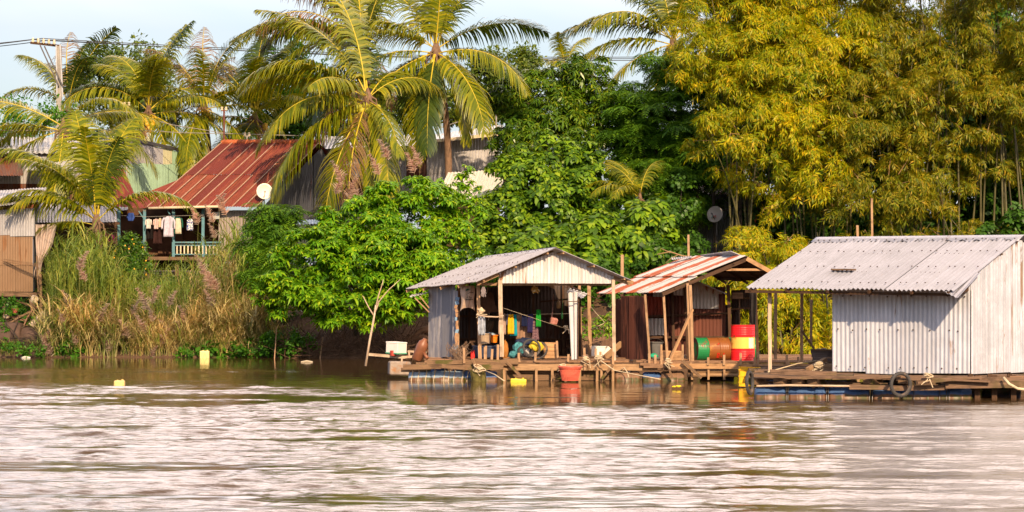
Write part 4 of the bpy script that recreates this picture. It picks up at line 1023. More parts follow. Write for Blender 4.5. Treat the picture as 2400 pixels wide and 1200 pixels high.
# rusty roofed house with blue porch
r = thing('porch_house', 'stilt house with big rust red tin roof and blue posted porch', 'house', P(450, 640, 98))
eL, eR, rR, rL = P(345, 487, 96.6), P(602, 486, 96.0), P(748, 336, 100.6), P(520, 336, 101.6)
m = MB(); m.sheet(eL, eR, rR, rL, pitch=.09, amp=.013, sw=.52, rows=2, seed=24, jit=.03)
m.sheet(P(262, 484, 97.2), P(345, 488, 96.6), P(462, 404, 99.6), P(452, 408, 99.8), pitch=.09, sw=.6, seed=25)
m.sheet(P(200, 482, 97.6), P(290, 484, 97.3), P(330, 462, 98.2), P(290, 462, 98.4), pitch=.09, sw=.8, seed=27)
m.build('roof', T_rust, r)
m = MB()
for k in range(10):
    u = (k+.0)/9; a = eL.lerp(eR, u)+V((0, -.05, .035)); b = rL.lerp(rR, u)+V((0, -.05, .035))
    if k in (2, 6): b = a.lerp(b, .48)
    m.beam(a, b, .035, .02)
m.beam(P(440, 484, 96.7)+V((0, 0, .02)), P(452, 410, 99.6), .03, .02) if False else None
m.build('sheet_seams', T_seam, r)
m = MB()
for k in range(30):
    a = rL.lerp(rR, k/30)+V((0, 0, .03)); b = rL.lerp(rR, (k+1.15)/30)+V((0, 0, .06)); m.tube([a, b], [.075, .10], 8)
m.build('ridge_tiles', tile_m, r)
m = MB(); back = V((1.9, 3.6, 0))
bL, bR = eL+V((4.2, 8.6, .1)), eR+V((4.2, 8.6, .1)); m.sheet(bR, bL, rL, rR, pitch=.12, sw=.8, seed=26); m.build('rear_roof', T_rust, r)
m = MB()
gA = P(612, 600, 96.5); dirg = (rR-eR); dirg.z = 0
gw = dirg*2; H = rR.z-gA.z
ev = (eR.z-gA.z)/H
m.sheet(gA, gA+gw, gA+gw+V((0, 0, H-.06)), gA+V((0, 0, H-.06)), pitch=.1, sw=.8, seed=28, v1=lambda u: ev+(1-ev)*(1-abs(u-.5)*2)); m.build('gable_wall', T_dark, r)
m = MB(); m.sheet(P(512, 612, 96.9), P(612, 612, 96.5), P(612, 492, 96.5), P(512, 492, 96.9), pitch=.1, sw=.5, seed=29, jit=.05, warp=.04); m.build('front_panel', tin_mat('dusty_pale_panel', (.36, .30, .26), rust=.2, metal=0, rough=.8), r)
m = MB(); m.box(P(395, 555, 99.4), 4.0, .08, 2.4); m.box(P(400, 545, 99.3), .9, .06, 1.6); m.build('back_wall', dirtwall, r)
m = MB(); m.box(P(415, 608, 98.2), 3.9, 2.8, .09); m.beam(P(280, 605, 96.75), P(615, 607, 96.6), .1, .12); m.build('porch_floor', W_old, r)
for px in (279, 339, 407, 476): 
    m = MB(); m.beam(P(px, 488, 96.8), P(px, 602, 96.8), .1, jit=.004)
    if px in (339, 407): m.beam(P(px-2, 512, 96.82), P(px-14, 494, 96.82), .04)
    m.build('porch_post', W_blue, r)
for (a, b) in ((409, 520), (345, 300)):
    m = MB(); m.beam(P(a, 568, 96.78), P(b, 568, 96.78), .05); m.beam(P(a, 575, 96.78), P(b, 575, 96.78), .035); m.beam(P(a, 596, 96.78), P(b, 596, 96.78), .04); rl = m.build('railing', W_blue, r)
    n = abs(b-a)//8
    for k in range(n):
        x = a+(b-a)*(k+.7)/n; mm = MB(); mm.beam(P(x, 576, 96.74), P(x, 595, 96.74), .045, .02); mm.build('baluster', W_cream, rl)
m = MB()
for px, b in ((282, 690), (345, 690), (415, 668), (480, 680), (560, 690)): m.beam(P(px, 610, 97), P(px, b+20, 97), .13, jit=.01); m.beam(P(px, 610, 99.2), P(px+4, b, 99.2), .13)
m.beam(P(368, 612, 96.9), P(335, 670, 96.5), .09); m.build_each('stilt', W_old, r)
m = MB()
for k in range(7): m.beam(P(352, 622+k*8, 97.6), P(413, 622+k*8, 97.6), .05, .03)
m.build_each('under_slat', W_dark, r)
m = MB(); m.tube([P(348, 488, 96.35), P(430, 486, 96.3), P(517, 484, 96.2)], .045, 10); m.build('gutter_pipe', W_cream, r, smooth=True)
# washing on the porch line
m = MB(); m.tube([P(282, 505, 96.5), P(345, 508, 96.5), P(478, 504, 96.5)], .007, 5); tag(m.build('clothes_line', cable_l), 'thin washing line strung under the porch eave', 'clothes line')
def shirt(px, w, y0, y1, mat, label, Y=96.4, sleeve=True, hanger=True, nm='shirt', cat='shirt', hm=None):
    rt = thing(nm, label, cat, P(px, y1, Y), 'clothes on the porch line')
    h = y1-y0; s = w/2
    sheet_cloth('body', [(y0, px-s*.35, px+s*.35), (y0+h*.08, px-s*.72, px+s*.72), (y0+h*.22, px-s*.7, px+s*.7), (y1, px-s*.78, px+s*.78)], mat, Y, None, None, 3, .03, parent=rt, nv=10, nu=12)
    if sleeve:
        for q in (-1, 1): sheet_cloth('sleeve', [(y0+h*.06, px+q*s*.68-2, px+q*s*.68+2), (y0+h*.22, px+q*s*.95-s*.2, px+q*s*.95+s*.12), (y0+h*.62, px+q*s*1.0-s*.18, px+q*s*1.0+s*.12)], mat, Y-.03, None, None, 2, .02, parent=rt, nv=5, nu=5)
    if hanger:
        mm = MB(); c = P(px, y0-3, Y); mm.tube([P(px-s*.6, y0+3, Y), c, P(px+s*.6, y0+3, Y)], .008, 5); mm.tube([c, P(px, 506, Y)], .006, 5); mm.build('hanger', hm or cable_m, rt)
def CM(n, c): return cloth_mat(n, c)
c_white = CM('white_cotton', (.72, .68, .64)); c_lav = CM('lavender_shirt', (.60, .55, .66)); c_pink = CM('pale_pink_shirt', (.70, .52, .48)); c_brown = CM('dark_brown_trousers', (.05, .022, .02)); c_blue = CM('royal_blue_shirt', (.06, .08, .32)); c_green = CM('dark_green_trim', (.03, .13, .09)); c_navy = CM('navy_cloth', (.012, .014, .05))
shirt(348, 14, 513, 536, c_white, 'white shirt with open front, first on the line from the left post')
shirt(366, 13, 513, 537, c_pink, 'pale pink shirt hanging above the long dark trousers')
shirt(375, 9, 511, 533, CM('cream_vest', (.7, .58, .42)), 'small cream top squeezed beside the lavender shirt', sleeve=False)
shirt(395, 30, 507, 555, c_lav, 'large lavender white shirt in the middle of the line')
shirt(405, 10, 510, 540, c_blue, 'royal blue shirt half hidden behind the lavender one', 96.5, False)
shirt(417, 22, 509, 549, c_green, 'green sleeved jersey with a cream front', 96.42)
sheet_cloth('shirt_front', [(512, 412, 422), (520, 411, 424), (548, 411, 425)], CM('cream_cotton', (.68, .58, .44)), 96.36, None, None, 2, .02, nv=6, nu=6, parent=[o for o in bpy.data.objects if o.get('label') == 'green sleeved jersey with a cream front'][0])
# patterned top
mt, nt_ = new_mat('blue_white_print'); tcx = nt_.nodes.new('ShaderNodeTexCoord').outputs['Object']
pc = ramp(nt_, noise(nt_, tcx, 22, 2), [(0.48, (.78, .76, .74)), (0.53, (.03, .06, .25))]); pb = N(nt_, 'ShaderNodeBsdfPrincipled', {'Base Color': pc, 'Roughness': .9}); finish(nt_, pb.outputs[0])
shirt(445, 20, 513, 540, mt, 'small blue and white printed top on a lime green hanger', sleeve=False, hm=plain_mat('lime_plastic', (.35, .55, .02), .4))
sheet_cloth('trousers', [(533, 362, 376), (545, 360, 378), (571, 359, 379)], c_brown, 96.55, 'long dark brown trousers hanging from the porch line', 'trousers', 3, .03, 'clothes on the porch line')
sheet_cloth('trousers', [(530, 346, 357), (545, 345, 358), (560, 346, 358)], CM('black_cloth', (.02, .016, .016)), 96.6, 'shorter black trousers near the left porch post', 'trousers', 3, .03, 'clothes on the porch line')
sheet_cloth('shorts', [(499, 301, 313), (510, 296, 316), (518, 300, 312)], CM('blue_shorts', (.05, .10, .36)), 96.4, 'bright blue shorts hanging left of the other washing', 'shorts', 3, .04, 'clothes on the porch line')
sheet_cloth('folded_cloth', [(549, 240, 262), (556, 236, 270), (567, 244, 271)], CM('pink_bedding', (.42, .05, .14)), 95.2, 'crumpled dark pink bedding beside the porch', 'cloth', 5, .08)
# oval mirror or sign on porch wall
m = MB(); m.box(P(503, 505, 96.7), .36, .04, .24); o = m.build('notice_board', plain_mat('pale_board', (.4, .42, .42), .5)); tag(o, 'small pale board hung under the eave by the right porch post', 'board')

def dish(px, py, Y, rpx, mat, label, tilt=(0, 0), mast=None):
    rt = thing('satellite_dish', label, 'satellite dish', P(px, py+rpx+8, Y))
    c = P(px, py, Y); rr = rpx*Y/F; ax = V((tilt[0], -1, tilt[1])).normalized()
    mb = MB(); mb.lathe(c, [(.01, -.10), (rr*.4, -.085), (rr*.75, -.045), (rr, 0), (rr*1.02, -.01), (rr*.75, -.06), (rr*.3, -.105)], 28, ax); o = mb.build('reflector', mat, rt, smooth=True)
    mb = MB(); mb.tube([c-ax*-.0+ax*0-V((0, 0, rr*.6)), c+ax*.28-V((0, 0, .06))], .012, 6); mb.tube([c+ax*.26-V((0, 0, .06)), c+ax*.34-V((0, 0, .06))], .03, 8); mb.build('feed_arm', steel, rt)
    mb = MB(); mb.tube([c-ax*.1, c-ax*.2-V((0, 0, .15)), mast or c-ax*.2-V((0, 0, rr+.4))], .022, 8); mb.build('mast', steel, rt)
    return rt
dish(620, 448, 96.2, 18.5, white_dish, 'round white satellite dish at the corner of the rusty roof', (.15, .1))
# grey metal building
r = thing('metal_building', 'large grey tin walled building with pale roof behind the tall palms', 'building', P(950, 560, 107))
m = MB(); m.sheet(P(1000, 480, 106.0), P(1170, 480, 107), P(1170, 306, 107), P(1000, 332, 106), pitch=.12, sw=.85, rows=2, seed=33, jit=.03); m.sheet(P(740, 480, 106.6), P(1001, 480, 106.3), P(1001, 340, 106.3), P(740, 346, 106.6), pitch=.12, sw=.9, rows=2, seed=34, mats=lambda c, r_: [1, 1, 0, 0, 0][(c+r_) % 5]); m.build('wall', [T_grey, T_brown], r)
m = MB(); m.sheet(P(735, 350, 105.6), P(1003, 340, 105.4), P(1003, 318, 109.5), P(750, 320, 109.5), pitch=.14, sw=.9, seed=35); m.sheet(P(995, 333, 105.2), P(1180, 312, 106.2), P(1180, 292, 110), P(1005, 318, 110), pitch=.14, sw=.9, seed=36); m.build('roof', T_light, r)
m = MB(); m.beam(P(995, 333, 105.15), P(1180, 313, 106.15), .05, .12); m.build('eave_board', W_cream, r)
m = MB(); m.box(P(872, 367, 106.3), .42, .06, .35); m.box(P(872, 415, 106.1), .9, .08, .28); m.build_each('shutter', W_dark, r)
r = thing('white_roofed_shed', 'low shed with a bright cream white tin roof left of the mango tree', 'shed', P(1100, 560, 98))
m = MB(); m.sheet(P(1020, 470, 96.2), P(1165, 466, 96.6), P(1190, 398, 99.5), P(1050, 404, 99.5), pitch=.12, sw=.9, seed=37); m.build('roof', T_white, r)
m = MB(); m.box(P(1100, 530, 97.6), 1.9, 1.8, 1.6); m.build('wall', W_dark, r)
r = thing('blue_sheet_roof', 'small pale blue sheet roof peeping over the big bush', 'roof', P(715, 560, 94))
m = MB(); m.sheet(P(690, 526, 92.6), P(760, 524, 92.6), P(756, 514, 94.5), P(698, 516, 94.5), seed=38); m.build('sheet', tin_mat('blue_tin', (.30, .42, .62), metal=.1), r)
m = MB(); m.beam(P(695, 528, 92.8), P(695, 640, 92.8), .08); m.beam(P(755, 526, 92.8), P(755, 640, 92.8), .08); m.build_each('post', W_dark, r)

# dark shed with dish
r = thing('dark_tin_shed', 'dark blue grey tin shed in the shade under the feathery tree', 'shed', P(1700, 600, 99))
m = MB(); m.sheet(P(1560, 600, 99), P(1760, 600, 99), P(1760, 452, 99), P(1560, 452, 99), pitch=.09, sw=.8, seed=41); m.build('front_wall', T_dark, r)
m = MB(); m.box(P(1800, 540, 100.5), 1.3, .1, 2.6); m.build('side_wall', W_dark, r)
m = MB(); m.sheet(P(1550, 460, 98.2), P(1790, 452, 98.2), P(1800, 425, 102), P(1560, 425, 102), seed=42); m.build('roof', T_brown, r)
m = MB(); m.sheet(P(1742, 465, 97.9), P(1780, 456, 97.9), P(1778, 448, 98.3), P(1742, 456, 98.3), seed=43); m.build('fascia_sheet', T_light, r)
m = MB()
for px, w_ in ((1672, .12), (1733, .13), (1752, .11), (1636, .09)): m.tube([P(px-2, 430, 97.6), P(px+2, 500, 97.5), P(px+4, 620, 97.4)], w_*.5, 7)
m.beam(P(1645, 503, 97.3), P(1750, 483, 97.3), .035); m.beam(P(1650, 424, 97.2), P(1770, 418, 97.2), .05, jit=.02); m.build_each('post', bark_dark, r)
m = MB(); m.box(P(1763, 516, 98.6), .28, .08, .4); m.build('brick_patch', tile_m, r)
dd = dish(1675, 502, 97.0, 19.5, grey_dish, 'dusty grey satellite dish with a faint logo in front of the dark shed', (-.45, .25))
# the faint two letter mark on the dish
c = P(1675, 502, 97.0); ax = V((-.45, -1, .25)).normalized(); sx_ = V((0, 0, 1)).cross(ax).normalized()*-1; sx_ = V((sx_.x, sx_.y, sx_.z)) if sx_.x > 0 else -sx_; uz = ax.cross(sx_); uz = uz if uz.z > 0 else -uz
def stroke(mb, a, b, w=.018, m=0): A_ = c+ax*-.012+sx_*a[0]*.01+uz*a[1]*.01; B_ = c+ax*-.012+sx_*b[0]*.01+uz*b[1]*.01; mb.beam(A_+ax*.0, B_+ax*.0, w, .03, m=m)
mb = MB(); stroke(mb, (-11, -14), (-8, -4), .025, 0); stroke(mb, (-5, -14), (-4, -4), .018, 1); stroke(mb, (-4, -4), (0, -9), .018, 1); stroke(mb, (0, -9), (4, -4), .018, 1); stroke(mb, (4, -4), (5, -14), .018, 1); stroke(mb, (-5, -17.5), (-1, -17.5), .02, 2)
mb.build('logo_mark', [plain_mat('faded_teal', (.16, .36, .30), .6), plain_mat('faded_red', (.42, .14, .14), .6), W_cream], dd)

# poles and wires
r = thing('utility_pole', 'power pole with a cantilevered crossarm and five insulators at the upper left', 'utility pole', (P(143, 560, 112).x, 112, 2.6))
m = MB(); m.beam((P(140, 0, 112).x, 112, 2.5), P(138, 108, 112), .22, .2, jit=.004); m.build('pole', concrete, r)
m = MB(); m.beam(P(134, 228, 111.85), P(132, 106, 111.85), .055, .06); m.beam(P(147, 228, 111.85), P(141, 104, 111.85), .055, .06); m.build_each('side_channel', plain_mat('galvanised_steel', (.42, .42, .44), .45, .2, metal=.5), r)
m = MB(); m.beam(P(71, 100, 111.8), P(142, 108, 112), .10, .09); m.build('crossarm', W_dark, r)
for a in ((94, 106), (104, 108)):
    m = MB(); m.beam(P(a[0], a[1], 111.7), P(a[0]+44, a[1]+96, 111.8), .05); m.build('brace', steel, r)
for k in range(5):
    px = 77+k*12.5; c0 = P(px, 101+k*1.1, 111.8); m = MB(); m.lathe(c0, [(.02, 0), (.03, .03), (.075, .06), (.03, .09), (.075, .12), (.03, .15), (.05, .19), (.02, .22)], 10); m.build('insulator', W_cream, r, smooth=True)
for k, (yl, ml, yr) in enumerate(((112, 93, 132), (106, 90, 128), (118, 94, 137))):
    m = MB(); a = P(77+k*20, ml, 111.8)
    l = [P(-420+t*(77+k*20+420)/8, yl+30*0+(ml-yl)*(t/8), 111.8+ (8-t)*.3)-V((0, 0, .25*math.sin(math.pi*t/8))) for t in range(9)]
    rr_ = [a.lerp(P(1900, yr, 128), t/20)-V((0, 0, 1.1*math.sin(math.pi*t/20)*.35)) for t in range(1, 21)]
    m.tube(l+rr_, .017, 5)
    tag(m.build('power_cable', cable_m), 'thin dark overhead cable running from the crossarm across the sky', 'cable', 'overhead power cables')
def lamp_pole(px, y0, y1, Y, mat, label, rad=.035):
    rt = thing('pole', label, 'pole', P(px, y1, Y)); m = MB(); m.tube([P(px, y1, Y), P(px, y0, Y)], rad, 8); m.build('shaft', mat, rt)
    m = MB(); m.box(P(px, y0+1, Y), .2, .05, .05); m.build('crosspiece', mat, rt)
    for s in (-1, 1): m = MB(); m.lathe(P(px+s*5, y0, Y), [(.02, -.03), (.055, 0), (.04, .06), (.055, .09), (.02, .13)], 8); m.build('insulator', W_cream, rt)
lamp_pole(297, 247, 560, 103.0, concrete, 'slim grey service pole with white insulators at the long house gable')
lamp_pole(525, 258, 460, 105, plain_mat('red_lead_paint', (.16, .05, .04), .7), 'slim dark red service pole left of the orange ridge tiles')
lamp_pole(579, 318, 460, 105, concrete, 'short grey service pole behind the orange ridge tiles', .03)
lamp_pole(1163, 248, 500, 107.5, concrete, 'slim pole at the left edge of the mango tree', .03)
for lab, pts in (('sagging grey cable above the long metal house roof', [(-80, 305, 103), (100, 306, 103), (297, 303, 103), (420, 311, 104), (525, 313, 105), (700, 318, 106)]), ('thin cable between the slim pole and the palm heads', [(297, 262, 103), (400, 292, 104), (525, 312, 105)]), ('thin cable left of the mango tree', [(1163, 252, 107.5), (1130, 268, 107), (1060, 290, 106.6), (960, 322, 106)])):
    m = MB(); m.tube([P(*q) for q in pts], .014, 5); tag(m.build('service_cable', cable_l), lab, 'cable')
# ------------------------------------------------------------------ floating huts
T_new = tin_mat('bright_wall_tin', (0.62, 0.63, 0.70), metal=.12, rough=.4, var=.2, rust=.22, streak=(.72, .72, .75), rustcol=(.36, .24, .17))
T_newg = tin_mat('gable_end_tin', (0.46, 0.48, 0.56), metal=.15, rough=.45, var=.25, rust=.3, streak=(.6, .6, .6), rustcol=(.30, .2, .15))
T_newroof = tin_mat('pale_corrugated_roof', (0.37, 0.375, 0.44), metal=.15, rough=.42, var=.2, rust=.15, rustcol=(.28, .2, .17))
T_roof1 = tin_mat('grey_corrugated_roof', (0.44, 0.42, 0.45), metal=.15, rough=.45, var=.15, rust=.08)
T_gable = tin_mat('white_gable_tin', (0.72, 0.71, 0.72), metal=.05, rough=.5, rust=.32, streak=(.68, .60, .55), var=.12, rustcol=(.35, .2, .12))
T_side = tin_mat('weathered_side_tin', (0.34, 0.33, 0.36), metal=.1, rough=.6, rust=.5, var=.3, streak=(.55, .55, .6), rustcol=(.55, .5, .48))
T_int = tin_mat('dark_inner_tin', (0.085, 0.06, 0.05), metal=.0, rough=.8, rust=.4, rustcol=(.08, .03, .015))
T_drust = tin_mat('dark_rusted_tin', (0.18, 0.055, 0.032), metal=.0, rough=.8, rust=.55, var=.4, rustcol=(.075, .022, .014))
T_redrust = tin_mat('red_rusted_tin', (0.42, 0.07, 0.035), metal=.0, rough=.75, rust=.4, var=.3, rustcol=(.20, .04, .022))
T_patch = tin_mat('pale_patch_tin', (0.56, 0.53, 0.50), metal=.1, rough=.5, rust=.38, var=.15, rustcol=(.34, .10, .04))
nailm = plain_mat('nail_head', (0.07, 0.045, 0.035), .7)
W_post = wood_mat('light_brown_post', (0.50, 0.32, 0.19), (0.24, 0.14, 0.08))  # light brown wood for posts, stakes and struts
W_deck = wood_mat('deck_timber', (0.34, 0.20, 0.12), (0.12, 0.07, 0.045))
W_raft = wood_mat('raft_timber', (0.24, 0.15, 0.10), (0.07, 0.045, 0.032), moss=.35)
W_moss = wood_mat('mossy_timber', (0.26, 0.16, 0.09), (0.10, 0.06, 0.04), moss=.8)
W_beam = wood_mat('raw_beam', (0.46, 0.29, 0.16), (0.22, 0.13, 0.075))
W_white = wood_mat('bleached_post', (0.66, 0.52, 0.40), (0.34, 0.23, 0.15))
rope_m = plain_mat('rope', (0.62, 0.50, 0.34), .9, .25, 12)
rubber = plain_mat('tyre_rubber', (0.06, 0.055, 0.055), .75, .3, 6, dirt=(.17, .12, .09))
def drum_mat(name, col, rust=(.16, .075, .035)):
    m, nt = new_mat(name); tc = nt.nodes.new('ShaderNodeTexCoord').outputs['Object']; ge = nt.nodes.new('ShaderNodeNewGeometry').outputs['Position']
    sp = N(nt, 'ShaderNodeSeparateXYZ', {0: ge}); n = noise(nt, tc, 5, 5, .65)
    a = nt.nodes.new('ShaderNodeMath'); a.operation = 'MULTIPLY_ADD'; nt.links.new(n, a.inputs[0]); a.inputs[1].default_value = -.13; nt.links.new(sp.outputs[2], a.inputs[2])
    f = ramp(nt, a.outputs[0], [(0.0, (0, 0, 0)), (0.035, (1, 1, 1))])       # mud and weed line just above the water
    c = ramp(nt, n, [(.3, [x*.75 for x in col]), (.7, [min(1, x*1.2) for x in col])])
    mud = ramp(nt, noise(nt, tc, 9, 3), [(.45, rust), (.6, (.07, .07, .015))])
    c = mixc(nt, f, mud, c); b = N(nt, 'ShaderNodeBsdfPrincipled', {'Base Color': c, 'Roughness': .45}); finish(nt, b.outputs[0]); return m
M_bluedrum = drum_mat('blue_float_plastic', (.07, .14, .32)); M_paledrum = drum_mat('faded_blue_plastic', (.28, .38, .50)); M_browndrum = drum_mat('muddy_drum', (.26, .15, .09))
def float_drum(px0, px1, Y, mat, root, z=-.05, rad=.29, tilt=0):
    a = P(px0, 0, Y); b = P(px1, 0, Y); a.z = z; b.z = z+tilt; d = (b-a); L = d.length; d = d.normalized()
    mb = MB(); mb.lathe(a, [(rad*.55, 0), (rad*.9, .015), (rad, .06), (rad, L*.30), (rad*1.035, L*.32), (rad, L*.34), (rad, L*.66), (rad*1.035, L*.68), (rad, L*.70), (rad, L-.06), (rad*.9, L-.015), (rad*.55, L)], 24, d)
    return mb.build('float_drum', mat, root, smooth=True)
def straps(mb, pxs, Y, z=-.05, rad=.30, lean=6):
    for px in pxs:
        pts = []
        for k in range(9):
            a = math.pi*(k/8)*1.0; c = P(px+lean*(k-4)/4, 0, Y); pts.append((c.x, Y-math.cos(a)*rad, z+math.sin(a)*rad))
        mb.tube(pts, .011, 5)
        pts = [pts[2], (pts[2][0]+.02, Y-rad-.03, z+rad+.12)]; mb.tube(pts, .010, 5)
def posts(lst, mat, root, name='post'):
    for (x0, y0, x1, y1, Y, w_) in lst:
        m = MB(); m.beam(P(x0, y0, Y), P(x1, y1, Y), w_, jit=w_*.08); m.build(name, mat, root)
def tied(mb, c, s=.07, seed=0):
    rg = random.Random(seed)
    for k in range(5):
        mb.ring(V(c)+V((rg.uniform(-s, s)*.4, 0, rg.uniform(-s, s)*.6)), s*rg.uniform(.6, 1), .011, (rg.uniform(-.5, .5), rg.uniform(-.5, .5), 1), 14, 5)
    for k in range(3):
        q = V(c); mb.tube([q, q+V((rg.uniform(-.12, .12), -.04, -.06)), q+V((rg.uniform(-.18, .18), -.03, rg.uniform(-.25, -.05)))], .010, 5)
def nails(mb, A, B, C, D, rows, n, mi, seed=0):
    rg = random.Random(seed); nm = (B-A).cross(D-A).normalized()
    for v in rows:
        for i in range(n):
            u = (i+rg.uniform(.2, .8))/n; vv = v+rg.uniform(-.008, .008); p = (A*(1-u)+B*u)*(1-vv)+(D*(1-u)+C*u)*vv+nm*.045
            mb.lathe(p, [(.017, 0), (.015, .008), (.006, .014)], 6, nm, m=mi)
def thicken_sheet(o, t=.004):
    md = o.modifiers.new('thickness', 'SOLIDIFY'); md.thickness = t; md.offset = 0

# ===== hut with open front (left) =====
h1 = thing('floating_hut', 'open fronted floating hut with grey tin roof and white tin gable', 'floating hut', (P(1250, 0, 69.5).x, 69.5, 0))
dep = V((-1.78, 4.5, 0))
pk = P(1303, 582, 67.7); eL1 = P(1116, 662, 67.7); eR1 = P(1482, 658, 67.7)
pkb = P(1137, 603, 72.3); eLb = P(952, 677, 72.3); eRb = P(1300, 668, 72.3)
m = MB(); m.sheet(eLb, eL1, pk, pkb, pitch=.09, amp=.013, sw=.8, rows=1, seed=51, jit=.02, vs_=4); nails(m, eLb, eL1, pk, pkb, (.05, .28, .55, .93), 17, 1, 3)
o = m.build('roof_slope', [T_roof1, nailm], h1); thicken_sheet(o)
m = MB(); m.sheet(eR1, eRb, pkb, pk, pitch=.09, amp=.013, sw=.8, rows=1, seed=52, vs_=4); m.build('roof_slope', T_roof1, h1)
m = MB(); q = (pkb-pk)
for s in (-1, 1):
    m.sheet(pk+V((.16*s, 0, -.045)), pkb+V((.16*s, 0, -.045)), pkb+V((0, 0, .035)), pk+V((0, 0, .035)), flat=True, pitch=.3, sw=3, lift=.0)
m.build('ridge_cap', T_roof1, h1)
# gable panel, sheets of unequal height
gA_, gB_ = P(1169, 664, 68.05), P(1438, 664, 68.05); top = P(1303, 588, 68.05).z; Hh = top-gA_.z
def gtop(u):
    px = 1169+u*269
    return ((664-np.interp(px, [1169, 1303, 1438], [640, 588, 640]))/76.0)*1.0
m = MB(); m.sheet(gA_, gB_, V((gB_.x, gB_.y, top)), V((gA_.x, gA_.y, top)), pitch=.085, amp=.014, sw=.75, seed=53, v1=gtop, jit=.01, lift=.01)
o = m.build('gable_panel', T_gable, h1); thicken_sheet(o)
m = MB()
m.beam(P(1118, 665, 67.9), P(1168, 642, 67.9), .07, .10); m.beam(P(1168, 641, 68.15), P(1303, 585, 68.15), .05, .08); m.beam(P(1303, 585, 68.15), P(1484, 663, 68.0), .05, .09)
m.beam(P(1122, 666, 68.2), P(1440, 666, 68.2), .06, .07)
m.beam(P(1438, 650, 68.0), P(1478, 664, 68.0), .06, .12)
for t in (.25, .5, .75, 1.0):
    a = eL1.lerp(eLb, t)+V((0, 0, -.07)); b = pk.lerp(pkb, t)+V((0, 0, -.07)); c_ = eR1.lerp(eRb, t)+V((0, 0, -.07)); m.beam(a, b, .06, .07); m.beam(b, c_, .06, .07)
for v in (.1, .5, .9):
    m.beam(eL1.lerp(pk, v)+V((0, 0, -.04)), eLb.lerp(pkb, v)+V((0, 0, -.04)), .04); m.beam(eR1.lerp(pk, v)+V((0, 0, -.04)), eRb.lerp(pkb, v)+V((0, 0, -.04)), .04)
m.build_each('rafter', W_beam, h1)
posts([(1172, 657, 1177, 836, 68.0, .10), (1437, 655, 1440, 846, 68.0, .08)], W_white, h1)
posts([(1121, 664, 1125, 842, 68.5, .085), (1381, 665, 1383, 838, 71.5, .09), (1358, 666, 1362, 838, 71.8, .07), (1075, 672, 1072, 840, 70.2, .08)], W_post, h1)
# side wall panels
s1, s2 = P(1005, 841, 71.6), P(1038, 841, 70.6); s3, s4 = P(1036, 835, 70.6), P(1066, 835, 69.8)
m = MB(); m.sheet(s1, s2, V((s2.x, s2.y, P(0, 668, 70.6).z)), V((s1.x, s1.y, P(0, 672, 71.6).z)), pitch=.08, amp=.012, sw=2, seed=54); m.sheet(s3, s4, V((s4.x, s4.y, P(0, 664, 69.8).z)), V((s3.x, s3.y, P(0, 668, 70.6).z)), pitch=.08, amp=.012, sw=2, seed=55)
o = m.build('side_wall', T_side, h1); thicken_sheet(o)
m = MB(); m.sheet(P(1060, 826, 69.7), P(1071, 826, 69.5), P(1073, 682, 69.5), P(1062, 680, 69.7), pitch=.09, sw=1, seed=56); m.build('torn_side_sheet', T_side, h1)
m = MB()
rgp = random.Random(2)
for k in range(14): m.box(P(1070+rgp.uniform(-2.5, 2.5), 700+k*9.5, 69.4), rgp.uniform(.05, .1), .03, rgp.uniform(.07, .13), rot=rgp.uniform(-.2, .2), tilt=(0, rgp.uniform(-.3, .3)), m=rgp.choice([0, 0, 1]))
m.build('peeling_edge', [plain_mat('torn_board', (.42, .24, .13), .9, .4, 9), plain_mat('peeling_blue_paint', (.22, .36, .52), .8, .3)], h1)
# back wall and inner left wall
bA, bB = P(1008, 842, 72.4), P(1338, 842, 72.4); m = MB(); m.sheet(bA, bB, V((bB.x, 72.4, 2.45)), V((bA.x, 72.4, 2.1)), pitch=.09, sw=.7, seed=57)
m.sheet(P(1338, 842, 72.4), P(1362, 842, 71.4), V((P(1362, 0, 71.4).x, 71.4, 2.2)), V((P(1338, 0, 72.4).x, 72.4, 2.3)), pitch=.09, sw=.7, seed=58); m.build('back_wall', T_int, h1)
m = MB(); 
for z in (.9, 1.5): m.beam((bA.x, 72.3, z), (bB.x, 72.3, z), .05)
for px in (1100, 1175, 1250, 1320): m.beam(P(px, 842, 72.25), P(px, 660, 72.25), .06)
m.beam(P(1100, 800, 70.8), P(1140, 800, 70.8), .05); m.beam(P(1103, 801, 70.75), P(1125, 828, 70.75), .05); m.beam(P(1128, 800, 70.7), P(1128, 842, 70.7), .06); m.beam(P(1092, 800, 70.7), P(1092, 842, 70.7), .06)
m.beam(P(1268, 707, 71.6), P(1345, 700, 71.0), .04); m.beam(P(1348, 710, 71.2), P(1349, 838, 71.2), .07); m.beam(P(1328, 812, 71.4), P(1352, 812, 71.2), .05)
m.build_each('frame_beam', W_dark, h1)
